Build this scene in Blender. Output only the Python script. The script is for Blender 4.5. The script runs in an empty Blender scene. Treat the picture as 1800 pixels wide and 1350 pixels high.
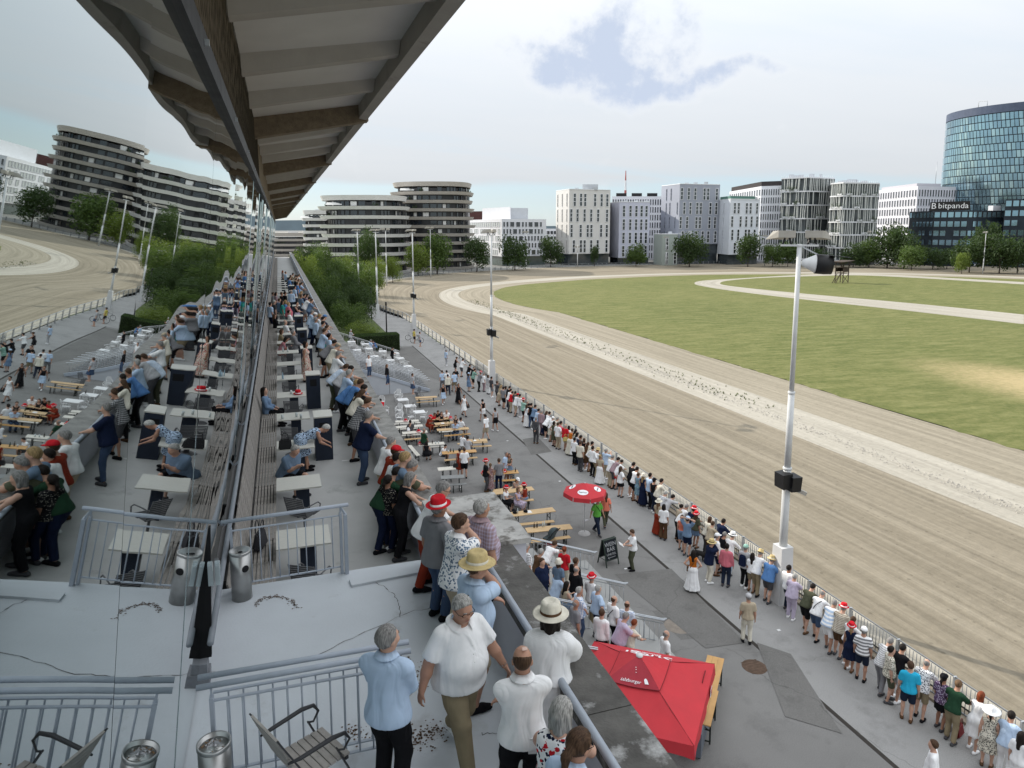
import bpy, bmesh, math, random
import numpy as np
from mathutils import Vector, Matrix
R = math.radians
SC = bpy.context.scene
COL = SC.collection
# ------------------------------------------------------------------ camera
ZC = 14.2                       # the camera is on the stand, 14.2 m above the track apron
FPX, PITCH, PCX, PCY, VPX = 1230.0, R(7.7), 900.0, 568.0, 488.0
YAW = math.atan2(PCX - VPX, FPX / math.cos(PITCH))
cam_d = bpy.data.cameras.new('camera'); cam = bpy.data.objects.new('camera', cam_d); COL.objects.link(cam)
cam.location = (0, 0, ZC); cam.rotation_euler = (R(90) - PITCH, 0, -YAW)
cam_d.sensor_width = 36; cam_d.lens = FPX / 1800 * 36; cam_d.shift_y = -(675 - PCY) / 1800
cam_d.clip_start = .05; cam_d.clip_end = 12000
SC.camera = cam
# ------------------------------------------------------------------ sun, sky, exposure
SUN_AZ, SUN_EL = R(34.5), R(30.5)          # azimuth measured from +Y towards -X
SC.view_settings.view_transform = 'Standard'; SC.view_settings.look = 'None'
SC.view_settings.exposure = 0.95; SC.view_settings.gamma = 1; SC.view_settings.use_curve_mapping = False
sd = bpy.data.lights.new('sun', 'SUN'); sun = bpy.data.objects.new('sun', sd); COL.objects.link(sun)
sd.energy = 2.6; sd.angle = R(.55); sd.color = (1, .93, .82)
sun.rotation_euler = Vector((-math.sin(SUN_AZ) * math.cos(SUN_EL), math.cos(SUN_AZ) * math.cos(SUN_EL), math.sin(SUN_EL))).to_track_quat('Z', 'Y').to_euler()

_fh = np.array([math.sin(YAW), math.cos(YAW), 0.]); _r = np.array([math.cos(YAW), -math.sin(YAW), 0.]); _up = np.array([0, 0, 1.])
_fw = _fh * math.cos(PITCH) - _up * math.sin(PITCH); _u = _fh * math.sin(PITCH) + _up * math.cos(PITCH)
def ray(x, y): return _fw + _r * (x - PCX) / FPX + _u * (PCY - y) / FPX
def g(x, y, Z=0.0):
    """where the line of sight through a point of the photograph meets the level Z"""
    d = ray(x, y); t = (Z - ZC) / d[2]; return (float(d[0] * t), float(d[1] * t), Z)
def far(x, y, dist):
    d = ray(x, y); t = dist / float(d @ _fh); return (float(d[0] * t), float(d[1] * t), ZC + float(d[2] * t))

class N:
    """small node helper"""
    def __init__(s, tree): s.t = tree; s.t.nodes.clear()
    def __call__(s, typ, **kw):
        n = s.t.nodes.new(typ)
        for k, v in kw.items():
            if k.startswith('i_'):
                key = k[2:]
                if key.isdigit(): key = int(key)
                else: key = key.replace('_', ' ')
                sock = n.inputs[key]
                if isinstance(v, bpy.types.NodeSocket): s.t.links.new(v, sock)
                else: sock.default_value = v
            else: setattr(n, k, v)
        return n
    def link(s, a, b): s.t.links.new(a, b)
def math_n(n, op, a, b=None, clamp=False):
    m = n('ShaderNodeMath', operation=op, use_clamp=clamp)
    for i, v in enumerate((a, b)):
        if v is None: continue
        if isinstance(v, bpy.types.NodeSocket): n.link(v, m.inputs[i])
        else: m.inputs[i].default_value = v
    return m.outputs[0]
def ramp(n, fac, stops):
    r = n('ShaderNodeValToRGB'); n.link(fac, r.inputs[0]); e = r.color_ramp.elements
    while len(e) > len(stops): e.remove(e[-1])
    while len(e) < len(stops): e.new(.5)
    for k, (p, c) in zip(e, stops): k.position = p; k.color = (c[0], c[1], c[2], 1) if len(c) == 3 else c
    return r.outputs[0]
def mix(n, fac, a, b, mode='MIX'):
    m = n('ShaderNodeMix', data_type='RGBA', blend_type=mode)
    for sock, v in ((m.inputs[0], fac), (m.inputs[6], a), (m.inputs[7], b)):
        if isinstance(v, bpy.types.NodeSocket): n.link(v, sock)
        elif isinstance(v, (int, float)): sock.default_value = v
        else: sock.default_value = (v[0], v[1], v[2], 1)
    return m.outputs[2]
def rgb(h):
    """sRGB 0-255 -> linear"""
    return tuple((c / 255 / 12.92 if c / 255 <= .04045 else ((c / 255 + .055) / 1.055) ** 2.4) for c in h)

def build_world():
    w = bpy.data.worlds.new('World'); SC.world = w; w.use_nodes = True
    n = N(w.node_tree)
    sky = n('ShaderNodeTexSky', sky_type='NISHITA'); sky.sun_disc = False
    sky.sun_elevation = SUN_EL; sky.sun_rotation = -SUN_AZ; sky.air_density = 1.0; sky.dust_density = .35; sky.ozone_density = 2.0; sky.altitude = 180
    tc = n('ShaderNodeTexCoord'); d = tc.outputs['Generated']
    sep = n('ShaderNodeSeparateXYZ'); n.link(d, sep.inputs[0])
    # thin high veil: direction projected on a flat layer, drawn out into long bands
    zz = math_n(n, 'ADD', math_n(n, 'MAXIMUM', sep.outputs[2], 0.0), .10)
    px = math_n(n, 'DIVIDE', sep.outputs[0], zz); py = math_n(n, 'DIVIDE', sep.outputs[1], zz)
    cv = n('ShaderNodeCombineXYZ'); n.link(px, cv.inputs[0]); n.link(py, cv.inputs[1])
    mp = n('ShaderNodeMapping'); n.link(cv.outputs[0], mp.inputs[0]); mp.inputs['Rotation'].default_value = (0, 0, R(-14)); mp.inputs['Scale'].default_value = (.10, .42, 1); mp.inputs['Location'].default_value = (1.3, .4, 0)
    n1 = n('ShaderNodeTexNoise', i_Vector=mp.outputs[0], i_Scale=1.0, i_Detail=6.0, i_Roughness=.5, i_Distortion=.4)
    mp2 = n('ShaderNodeMapping'); n.link(cv.outputs[0], mp2.inputs[0]); mp2.inputs['Scale'].default_value = (.25, .5, 1); mp2.inputs['Location'].default_value = (5, 2, 0)
    n2 = n('ShaderNodeTexNoise', i_Vector=mp2.outputs[0], i_Scale=1.4, i_Detail=8.0, i_Roughness=.58)
    veil = math_n(n, 'ADD', math_n(n, 'MULTIPLY', n1.outputs[0], .75), math_n(n, 'MULTIPLY', n2.outputs[0], .25))
    vm = n('ShaderNodeMapRange', i_Value=veil, i_1=.24, i_2=.50); vm.interpolation_type = 'SMOOTHSTEP'
    # a clear strip low over the horizon
    low = n('ShaderNodeMapRange', i_Value=math_n(n, 'ADD', sep.outputs[2], math_n(n, 'MULTIPLY', n2.outputs[0], .05)), i_1=.080, i_2=.097); low.interpolation_type = 'SMOOTHSTEP'
    vmask = math_n(n, 'MULTIPLY', vm.outputs[0], math_n(n, 'ADD', math_n(n, 'MULTIPLY', low.outputs[0], .74), .17))
    # thin cloud is brighter overhead than near the horizon, as under any veiled sky
    grad = math_n(n, 'ADD', .72, math_n(n, 'MULTIPLY', math_n(n, 'MAXIMUM', sep.outputs[2], 0.0), 1.45))
    vcol = mix(n, n2.outputs[0], (4.2, 4.45, 4.75), (5.0, 5.05, 5.15)); vs = n('ShaderNodeVectorMath', operation='SCALE', i_0=vcol); n.link(grad, vs.inputs['Scale'])
    pale = n('ShaderNodeVectorMath', operation='SCALE', i_0=(2.75, 3.55, 4.25)); n.link(math_n(n, 'ADD', grad, .18), pale.inputs['Scale'])
    c1 = mix(n, vmask, mix(n, .75, sky.outputs[0], pale.outputs[0]), vs.outputs[0])
    # one grey-blue cumulus, low in the west
    cd = Vector(ray(1105, 95)).normalized(); rt = cd.cross(Vector((0, 0, 1))).normalized(); upv = rt.cross(cd)
    def dot(v):
        m = n('ShaderNodeVectorMath', operation='DOT_PRODUCT', i_1=tuple(v)); n.link(d, m.inputs[0]); return m.outputs['Value']
    a, b, cfront = dot(rt), dot(upv), dot(cd)
    nz = n('ShaderNodeTexNoise', i_Vector=d, i_Scale=15.0, i_Detail=12.0, i_Roughness=.62)
    nz2 = n('ShaderNodeTexNoise', i_Vector=d, i_Scale=5.5, i_Detail=3.0)
    bb = math_n(n, 'ADD', b, math_n(n, 'MULTIPLY', math_n(n, 'SUBTRACT', nz2.outputs[0], .5), .12))
    def blob(cx_, cy_, rx, ry):
        u = math_n(n, 'DIVIDE', math_n(n, 'SUBTRACT', a, cx_), rx); v = math_n(n, 'DIVIDE', math_n(n, 'SUBTRACT', bb, cy_), ry)
        return math_n(n, 'SUBTRACT', 1.0, math_n(n, 'ADD', math_n(n, 'MULTIPLY', u, u), math_n(n, 'MULTIPLY', v, v)))
    m1 = math_n(n, 'MAXIMUM', math_n(n, 'MAXIMUM', blob(.0, .022, .085, .055), blob(-.045, -.012, .125, .030)), math_n(n, 'MAXIMUM', blob(.005, -.03, .10, .026), blob(.115, -.03, .075, .016)))
    nsum = math_n(n, 'ADD', math_n(n, 'MULTIPLY', math_n(n, 'SUBTRACT', nz.outputs[0], .5), 4.2), math_n(n, 'MULTIPLY', math_n(n, 'SUBTRACT', nz2.outputs[0], .5), 1.6))
    dens = math_n(n, 'ADD', math_n(n, 'MULTIPLY', math_n(n, 'MAXIMUM', m1, -1.2), .8), nsum)
    cm = n('ShaderNodeMapRange', i_Value=dens, i_1=-.45, i_2=1.15); cm.interpolation_type = 'SMOOTHSTEP'
    front = n('ShaderNodeMapRange', i_Value=cfront, i_1=.5, i_2=.9)
    cmask = math_n(n, 'MULTIPLY', cm.outputs[0], front.outputs[0])
    ccol = ramp(n, cm.outputs[0], [(0, (5.0, 5.1, 5.2)), (.3, (4.6, 4.8, 5.1)), (.62, (4.0, 4.3, 4.85)), (1, (3.1, 3.55, 4.4))])
    c2 = mix(n, math_n(n, 'MULTIPLY', cmask, .95), c1, ccol)
    bg = n('ShaderNodeBackground', i_Color=c2, i_Strength=.1)
    out = n('ShaderNodeOutputWorld'); n.link(bg.outputs[0], out.inputs[0])
build_world()

# ------------------------------------------------------------------ mesh helpers
class MB:
    """collects faces; .mesh() makes one mesh datablock"""
    def __init__(s): s.v = []; s.f = []; s.m = []; s.sm = []
    def add(s, vs, fs, m=0, smooth=False):
        o = len(s.v); s.v += [tuple(map(float, p)) for p in vs]; s.f += [tuple(i + o for i in f) for f in fs]; s.m += [m] * len(fs); s.sm += [smooth] * len(fs); return s
    def hexa(s, c8, m=0): return s.add(c8, [(0, 3, 2, 1), (4, 5, 6, 7), (0, 1, 5, 4), (1, 2, 6, 5), (2, 3, 7, 6), (3, 0, 4, 7)], m)
    def box(s, x0, x1, y0, y1, z0, z1, m=0): return s.hexa([(x0, y0, z0), (x1, y0, z0), (x1, y1, z0), (x0, y1, z0), (x0, y0, z1), (x1, y0, z1), (x1, y1, z1), (x0, y1, z1)], m)
    def bar(s, p, q, w, h=None, up=(0, 0, 1), m=0):
        p, q = Vector(p), Vector(q); h = h or w; d = (q - p).normalized(); u = Vector(up)
        if abs(d.dot(u)) > .98: u = Vector((1, 0, 0))
        a = d.cross(u).normalized() * w / 2; b = a.cross(d).normalized() * h / 2
        return s.hexa([p - a - b, p + a - b, p + a + b, p - a + b, q - a - b, q + a - b, q + a + b, q - a + b], m)
    def tube(s, pts, r, n=8, m=0, cap=True):
        pts = [Vector(p) for p in pts]; rs = r if isinstance(r, (list, tuple)) else [r] * len(pts); vs = []; ref = None
        for i, p in enumerate(pts):
            t = ((pts[min(i + 1, len(pts) - 1)] - p).normalized() + (p - pts[max(i - 1, 0)]).normalized()).normalized()
            if ref is None: ref = Vector((0, 0, 1)) if abs(t.z) < .9 else Vector((1, 0, 0))
            a = t.cross(ref).normalized(); b = a.cross(t).normalized(); ref = b
            vs += [p + (a * math.cos(2 * math.pi * k / n) + b * math.sin(2 * math.pi * k / n)) * rs[i] for k in range(n)]
        fs = [(i * n + k, i * n + (k + 1) % n, (i + 1) * n + (k + 1) % n, (i + 1) * n + k) for i in range(len(pts) - 1) for k in range(n)]
        fs = [f[::-1] for f in fs]
        if cap: fs += [tuple(range(n)), tuple(reversed(range((len(pts) - 1) * n, len(pts) * n)))]
        return s.add(vs, fs, m, True)
    def lathe(s, prof, n=16, c=(0, 0, 0), m=0, sx=1, sy=1, smooth=True):
        vs = [(c[0] + r * sx * math.cos(2 * math.pi * k / n), c[1] + r * sy * math.sin(2 * math.pi * k / n), c[2] + z) for r, z in prof for k in range(n)]
        fs = [(i * n + k, i * n + (k + 1) % n, (i + 1) * n + (k + 1) % n, (i + 1) * n + k) for i in range(len(prof) - 1) for k in range(n)]
        return s.add(vs, fs, m, smooth)
    def prism(s, poly, z0, z1, m=0, mtop=None):
        k = len(poly); vs = [(x, y, z0) for x, y in poly] + [(x, y, z1) for x, y in poly]
        s.add(vs, [(i, (i + 1) % k, (i + 1) % k + k, i + k) for i in range(k)], m)
        return s.add(vs, [tuple(reversed(range(k))), tuple(range(k, 2 * k))], m if mtop is None else mtop)
    def mesh(s, name):
        me = bpy.data.meshes.new(name); me.from_pydata(s.v, [], s.f)
        if s.f:
            me.polygons.foreach_set('material_index', s.m); me.polygons.foreach_set('use_smooth', s.sm)
        me.update(); return me
def link(name, me, mats=None, parent=None, loc=(0, 0, 0), rz=0.0, own=False):
    """own=True keeps the materials on the object so that copies can share the mesh"""
    if isinstance(me, MB): me = me.mesh(name)
    if mats is not None and not isinstance(mats, (list, tuple)): mats = [mats]
    if mats and not own and not me.materials:
        for m in mats: me.materials.append(m)
    o = bpy.data.objects.new(name, me); COL.objects.link(o)
    if mats and own:
        while len(me.materials) < len(mats): me.materials.append(None)
        for sl, m in zip(o.material_slots, mats): sl.link = 'OBJECT'; sl.material = m
    o.location = loc; o.rotation_euler = (0, 0, rz)
    if parent is not None: o.parent = parent
    return o
def tag(o, label=None, cat=None, group=None, kind=None):
    for k, v in (('label', label), ('category', cat), ('group', group), ('kind', kind)):
        if v: o[k] = v
    return o
def thing(name, label, cat, loc=(0, 0, 0), rz=0.0, group=None):
    o = bpy.data.objects.new(name, None); COL.objects.link(o); o.empty_display_size = .2
    o.location = loc; o.rotation_euler = (0, 0, rz); return tag(o, label, cat, group)
def children_of(o): return list(o.children)
def copy_tree(o, loc=None, rz=None, label=None, parent=None):
    c = o.copy(); COL.objects.link(c)
    if parent is not None: c.parent = parent
    if loc is not None: c.location = loc
    if rz is not None: c.rotation_euler = (0, 0, rz)
    if label: c['label'] = label
    for ch in KIDS.get(o.name, ()): copy_tree(ch, parent=c)
    return c
KIDS = {}
def remember(o):
    """lists the children once so that copies need no search"""
    KIDS[o.name] = [c for c in COL.objects if c.parent == o]
    for c in KIDS[o.name]: KIDS[c.name] = [d for d in COL.objects if d.parent == c]
    return o
def struct(name, mb, m, parent=None):
    o = link(name, mb, m, parent)
    if parent is None: o['kind'] = 'structure'
    return o

# ------------------------------------------------------------------ materials
_MC = {}
def M(name, col, rough=.6, var=.12, scale=3.0, bump=0.0, bscale=40.0, metal=0.0, spec=.3, detail=4.0, stain=None, coords='Object', sub=None):
    if name in _MC: return _MC[name]
    m = bpy.data.materials.new(name); m.use_nodes = True; n = N(m.node_tree); _MC[name] = m
    tc = n('ShaderNodeTexCoord'); co = tc.outputs[coords]
    p = n('ShaderNodeBsdfPrincipled'); p.inputs['Roughness'].default_value = rough; p.inputs['Metallic'].default_value = metal; p.inputs['Specular IOR Level'].default_value = spec
    c = (col[0], col[1], col[2])
    if var:
        nz = n('ShaderNodeTexNoise', i_Vector=co, i_Scale=scale, i_Detail=detail, i_Roughness=.6)
        cc = ramp(n, nz.outputs[0], [(.25, tuple(x * (1 - var) for x in c)), (.75, tuple(min(1, x * (1 + var)) for x in c))])
        if stain:
            n2 = n('ShaderNodeTexNoise', i_Vector=co, i_Scale=stain[1], i_Detail=8.0, i_Roughness=.65)
            f = n('ShaderNodeMapRange', i_Value=n2.outputs[0], i_1=stain[2], i_2=stain[2] + .12)
            cc = mix(n, f.outputs[0], cc, stain[0])
        n.link(cc, p.inputs['Base Color'])
        rr = n('ShaderNodeMapRange', i_Value=nz.outputs[0], i_3=max(0, rough - .1), i_4=min(1, rough + .1)); n.link(rr.outputs[0], p.inputs['Roughness'])
    else: p.inputs['Base Color'].default_value = (*c, 1)
    if bump:
        nb = n('ShaderNodeTexNoise', i_Vector=co, i_Scale=bscale, i_Detail=5.0)
        b = n('ShaderNodeBump', i_Strength=bump, i_Distance=.02, i_Height=nb.outputs[0]); n.link(b.outputs[0], p.inputs['Normal'])
    o = n('ShaderNodeOutputMaterial'); n.link(p.outputs[0], o.inputs[0]); return m
# ------------------------------------------------------------------ people: bodies grown from a distance field, one continuous surface each
def _ell(P, c, r, Q=None):
    q = P - c
    if Q is not None: q = q @ Q
    k = np.sqrt(((q / r) ** 2).sum(1)) + 1e-9; k2 = np.sqrt(((q / (r * r)) ** 2).sum(1)) + 1e-9
    return k * (k - 1) / k2
def _cone(P, a, b, ra, rb):
    ab = b - a; L2 = max(float(ab @ ab), 1e-9); t = np.clip(((P - a) @ ab) / L2, 0, 1)
    return np.sqrt(((P - a - t[:, None] * ab) ** 2).sum(1)) - (ra + (rb - ra) * t)
def _smin(a, b, k):
    if k <= 0: return np.minimum(a, b)
    h = np.maximum(k - np.abs(a - b), 0) / k; return np.minimum(a, b) - h * h * k * .25
def field(prims, P):
    d = None
    for pr in prims:
        e = _ell(P, *pr[1:-1]) if pr[0] == 'e' else _cone(P, *pr[1:-1])
        d = e if d is None else _smin(d, e, pr[-1])
    return d
def surf(fn, lo, hi, h):
    """surface nets on a sparse grid -> verts, quads"""
    lo = np.array(lo, np.float32) - 4 * h; S = 4
    nb = np.ceil((np.array(hi) + 4 * h - lo) / (S * h)).astype(int) + 1
    ax = [lo[i] + np.arange(nb[i] + 1, dtype=np.float32) * S * h for i in range(3)]
    Gc = np.stack(np.meshgrid(*ax, indexing='ij'), -1); Dc = fn(Gc.reshape(-1, 3)).reshape(Gc.shape[:3])
    near = np.abs(Dc)
    mn = near[:-1, :-1, :-1].copy()
    for i in (0, 1):
        for j in (0, 1):
            for k in (0, 1): mn = np.minimum(mn, near[i:nb[0] + i, j:nb[1] + j, k:nb[2] + k])
    act = mn < S * h * 1.9
    D = np.repeat(np.repeat(np.repeat(np.where(Dc[:-1, :-1, :-1] < 0, -1, 1).astype(np.float32), S, 0), S, 1), S, 2)
    bi = np.argwhere(act); off = np.stack(np.meshgrid(*[np.arange(S)] * 3, indexing='ij'), -1).reshape(-1, 3)
    idx = (bi[:, None, :] * S + off[None]).reshape(-1, 3)
    D[idx[:, 0], idx[:, 1], idx[:, 2]] = fn(lo + idx.astype(np.float32) * h)
    s = D < 0; n = D.shape
    cnt = np.zeros((n[0] - 1, n[1] - 1, n[2] - 1), np.int8)
    for i in (0, 1):
        for j in (0, 1):
            for k in (0, 1): cnt += s[i:n[0] - 1 + i, j:n[1] - 1 + j, k:n[2] - 1 + k]
    ac = (cnt > 0) & (cnt < 8); cells = np.argwhere(ac)
    if len(cells) == 0: return np.zeros((0, 3)), np.zeros((0, 4), int)
    num = np.full(ac.shape, -1, np.int64); num[tuple(cells.T)] = np.arange(len(cells))
    acc = np.zeros((len(cells), 3)); w = np.zeros(len(cells))
    cs = [(i, j, k) for i in (0, 1) for j in (0, 1) for k in (0, 1)]
    cv = {c: D[cells[:, 0] + c[0], cells[:, 1] + c[1], cells[:, 2] + c[2]] for c in cs}
    for c in cs:
        for a in range(3):
            if c[a] == 0:
                c2 = tuple(1 if q == a else c[q] for q in range(3)); v0, v1 = cv[c], cv[c2]
                x = (v0 < 0) != (v1 < 0); t = np.where(x, v0 / np.where(x, v0 - v1, 1), 0)
                p = np.array(c, float)[None].repeat(len(cells), 0); p[:, a] += t; acc += p * x[:, None]; w += x
    V = lo + (cells + acc / w[:, None]) * h
    Q = []
    for a in range(3):
        b, c = (a + 1) % 3, (a + 2) % 3
        sl0 = [slice(None)] * 3; sl1 = [slice(None)] * 3; sl0[a] = slice(0, -1); sl1[a] = slice(1, None)
        ch = s[tuple(sl0)] != s[tuple(sl1)]; e = np.argwhere(ch)
        ok = (e[:, b] > 0) & (e[:, c] > 0) & (e[:, b] < n[b] - 1) & (e[:, c] < n[c] - 1) & (e[:, a] < n[a] - 1); e = e[ok]
        ins = s[tuple(sl0)][tuple(e.T)]; q = []
        for db, dc in ((1, 1), (0, 1), (0, 0), (1, 0)):
            f = e.copy(); f[:, b] -= db; f[:, c] -= dc; q.append(num[tuple(f.T)])
        q = np.stack(q, 1); q[~ins] = q[~ins][:, ::-1]; Q.append(q)
    Q = np.concatenate(Q); Q = Q[(Q >= 0).all(1)]
    return V, Q
def np_mesh(name, V, Q):
    me = bpy.data.meshes.new(name); nv, nf = len(V), len(Q)
    me.vertices.add(nv); me.vertices.foreach_set('co', np.ascontiguousarray(V, np.float32).ravel())
    me.loops.add(nf * 4); me.loops.foreach_set('vertex_index', np.ascontiguousarray(Q, np.int32).ravel())
    me.polygons.add(nf); me.polygons.foreach_set('loop_start', np.arange(nf, dtype=np.int32) * 4)
    me.polygons.foreach_set('use_smooth', np.ones(nf, bool)); me.update(calc_edges=True); return me

def ik(a, t, l1, l2, pole):
    a, t, pole = map(np.array, (a, t, pole)); d = t - a; L = np.linalg.norm(d)
    if L > (l1 + l2) * .995: t = a + d / L * (l1 + l2) * .995; d = t - a; L = np.linalg.norm(d)
    L = max(L, abs(l1 - l2) + .02); u = d / np.linalg.norm(d)
    x = (l1 * l1 - l2 * l2 + L * L) / (2 * L); y = math.sqrt(max(l1 * l1 - x * x, 0))
    v = pole - (pole @ u) * u; v = v / (np.linalg.norm(v) + 1e-9); return a + u * x + v * y, a + u * L
def rotx(a): c, s = math.cos(a), math.sin(a); return np.array([[1, 0, 0], [0, c, -s], [0, s, c]])
def rotz(a): c, s = math.cos(a), math.sin(a); return np.array([[c, -s, 0], [s, c, 0], [0, 0, 1]])
# pose: lean (deg forward), bend (extra at the chest), hip z and y shift, hands and feet as targets (x out, y forward, z up; metres for a 1.75 m figure), head yaw and pitch
POSES = {
 'stand':  dict(hl=(.27, .03, .80), hr=(.27, .05, .80)),
 'easy':   dict(hl=(.26, .10, .82), hr=(.25, .02, .80), fl=(.12, .06), fr=(.10, -.03), tw=8),
 'rail':   dict(lean=16, hl=(.14, .42, 1.08), hr=(.18, .44, 1.08), el=(.9, -.3, -.4), hy=-.06, fl=(.11, -.02), fr=(.12, -.16)),
 'rail2':  dict(lean=24, bend=10, hl=(.02, .50, 1.08), hr=(.10, .52, 1.08), el=(1, -.2, -.4), hy=-.10, fl=(.10, .10), fr=(.13, -.22)),
 'rail3':  dict(lean=38, bend=14, hl=(-.06, .60, 1.08), hr=(.02, .62, 1.08), el=(1, -.1, -.3), hy=-.20, fl=(.12, -.05), fr=(.13, -.30), hp=-22),
 'hips':   dict(hl=(.21, .03, 1.02), hr=(.21, .03, 1.02), el=(1, -.6, 0)),
 'hip1':   dict(hl=(.27, .04, .80), hr=(.20, .05, 1.03), el=(1, -.6, 0)),
 'cross':  dict(hl=(-.13, .24, 1.14), hr=(-.11, .25, 1.10), el=(1, -.1, -.9)),
 'behind': dict(hl=(.05, -.16, .93), hr=(.05, -.18, .95), el=(1, -.5, 0)),
 'front':  dict(hl=(.03, .24, .92), hr=(.05, .24, .95), el=(1, -.5, -.3)),
 'phone':  dict(hl=(.05, .36, 1.42), hr=(.04, .38, 1.45), el=(.8, -.2, -1)),
 'face':   dict(hl=(.20, .40, 1.08), hr=(-.04, .17, 1.58), el=(.7, .1, -1), lean=6),
 'read':   dict(hl=(.05, .32, 1.12), hr=(.05, .34, 1.14), el=(.9, -.3, -.8), hp=22),
 'head':   dict(hl=(.08, -.05, 1.72), hr=(.08, -.05, 1.72), el=(1.5, .3, .3)),
 'walk':   dict(hl=(.26, .22, .86), hr=(.27, -.16, .83), fl=(.09, -.30), fr=(.09, .30), lean=3, lift=.07),
 'stroll': dict(hl=(.26, -.10, .82), hr=(.30, .16, .86), fl=(.12, .20), fr=(.12, -.16), lean=2, lift=.03, hp=14),
 'sit':    dict(sit=1, hl=(.12, .38, .78), hr=(.12, .38, .78), lean=6),
 'sitlean': dict(sit=1, hl=(-.04, .46, .80), hr=(.02, .44, .80), lean=18, bend=8),
 'sitback': dict(sit=1, hl=(.14, .24, .62), hr=(.14, .24, .62), lean=-8),
 'bend':   dict(lean=62, bend=12, hl=(.16, .55, .72), hr=(.16, .50, .70), hy=-.20, fl=(.10, .02), fr=(.10, -.06), hp=-8),
}
def figure(pose, build='m', heavy=0.0, hyaw=0.0, hpitch=0.0, fingers=False, over=None):
    """all primitives of one figure, by body region; local frame: faces +Y, feet on z=0, 1.75 m tall"""
    p = dict(POSES[pose]); p.update(over or {})
    F = build == 'f'; sw = .158 if F else .182; g_ = heavy
    lean, bend = R(p.get('lean', 0)), R(p.get('bend', 0)); hy = p.get('hy', 0.0)
    hipz = .50 if p.get('sit') else .93
    hip = np.array([0, hy, hipz]); Rl = rotx(-lean); Rb = rotx(-lean - bend); tw = rotz(R(p.get('tw', 0)))
    def T(x, y, z):                       # torso point given in upright coordinates
        q = np.array([x, y, z - .93])
        if z <= 1.15: return hip + Rl @ q
        k = np.array([0, 0, 1.15 - .93]); return hip + Rl @ k + Rb @ tw @ (q - k)
    pr = {k: [] for k in ('torso', 'head', 'arm', 'hand', 'leg', 'foot', 'sleeve', 'pants', 'shoe')}
    E = lambda key, c, r, Q=None, k=.05: pr[key].append(('e', np.array(c, np.float32), np.array(r, np.float32), None if Q is None else Q.astype(np.float32), k))
    C = lambda key, a, b, ra, rb, k=.03: pr[key].append(('c', np.array(a, np.float32), np.array(b, np.float32), ra, rb, k))
    Qb = Rb @ tw
    E('torso', T(0, -.005, .965), (.165 + .05 * g_, .115 + .045 * g_, .125), Rl)
    E('torso', T(0, .012 + .045 * g_, 1.11), ((.128 if F else .142) + .06 * g_, .098 + .085 * g_, .14), Rl, .08)
    E('torso', T(0, -.005 + .012 * g_, 1.30), ((.142 if F else .165) + .035 * g_, .108 + .03 * g_, .17), Qb, .07)
    if F: E('torso', T(.065, .085, 1.28), (.062, .062, .066), Qb, .04); E('torso', T(-.065, .085, 1.28), (.062, .062, .066), Qb, .04)
    C('torso', T(-sw + .045, -.015, 1.415), T(sw - .045, -.015, 1.415), .062, .062, .06)
    C('torso', T(0, -.01, 1.44), T(0, .012, 1.545), .062 + .01 * g_, .052 + .008 * g_, .05)
    # head on the neck
    hc0 = T(0, .012, 1.545); Qh = Qb @ rotz(R(hyaw)) @ rotx(-R(hpitch + p.get('hp', 0)))
    H = lambda x, y, z: hc0 + Qh @ np.array([x, y, z])
    C('head', hc0 + Qb @ np.array([0, -.005, -.06]), H(0, .0, .05), .054, .052, .03)
    E('head', H(0, .0, .125), (.078, .098, .105), Qh, .03)
    E('head', H(0, .032, .055), (.058, .062, .07), Qh, .04)
    E('head', H(0, .072, .02), (.03, .026, .026), Qh, .03)
    C('head', H(0, .094, .112), H(0, .118, .078), .008, .015, .014)
    E('head', H(0, .088, .140), (.052, .016, .012), Qh, .02)
    E('head', H(0, .094, .044), (.024, .011, .012), Qh, .012)
    for sx in (-1, 1):
        E('head', H(.079 * sx, -.008, .092), (.012, .024, .033), Qh, .008); E('head', H(.042 * sx, .072, .085), (.026, .026, .026), Qh, .03)
    info = dict(H=H, Qh=Qh, T=T, Qb=Qb, Rl=Rl, hc=H(0, 0, .125), hip=hip)
    for sx, hk, fk in ((-1, 'hl', 'fl'), (1, 'hr', 'fr')):
        s = T(sw * sx, -.012, 1.405); hx, hy_, hz = p.get(hk, (.27, .03, .8)); t = np.array([hx * sx, hy_ + (0 if not p.get('handlean') else 0), hz])
        if F: t = t * np.array([.93, 1, 1])
        t[0] += sx * .05 * g_ * (hz < 1)
        if p.get('sit') and hz < .6: t = t
        pol = p.get('el_' + hk[1], p.get('el', (.35, -.9, -.25))); e, w = ik(s, t, .285, .25, (pol[0] * sx, pol[1], pol[2]))
        a = .9 if F else 1.0; a *= 1 + .18 * g_
        C('arm', s, s + (e - s) * .5, .052 * a, .050 * a); C('arm', s + (e - s) * .4, e, .049 * a, .040 * a); C('arm', e, e + (w - e) * .35, .041 * a, .042 * a); C('arm', e + (w - e) * .3, w, .041 * a, .027 * a)
        d = (w - e) / (np.linalg.norm(w - e) + 1e-9)
        side = np.cross(d, np.array([0, 0, 1.0])); side = side / (np.linalg.norm(side) + 1e-9) if np.linalg.norm(side) > .2 else np.array([0, 1.0, 0])
        if abs(d[2]) > .6: side = np.array([0, 1.0, 0])            # hanging hand: thumb forward
        else: side = side * (-sx) * -1
        side = side - (side @ d) * d; side /= np.linalg.norm(side); nrm = np.cross(d, side); nrm = nrm if nrm[2] < 0 or abs(d[2]) > .6 else -nrm
        if abs(d[2]) > .6 and nrm[0] * sx > 0: nrm = -nrm
        k0 = w + d * .085
        Qp = np.stack([side, d, nrm], 1)
        E('hand', w + d * .048, (.040, .052, .018), Qp, .015)
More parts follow.
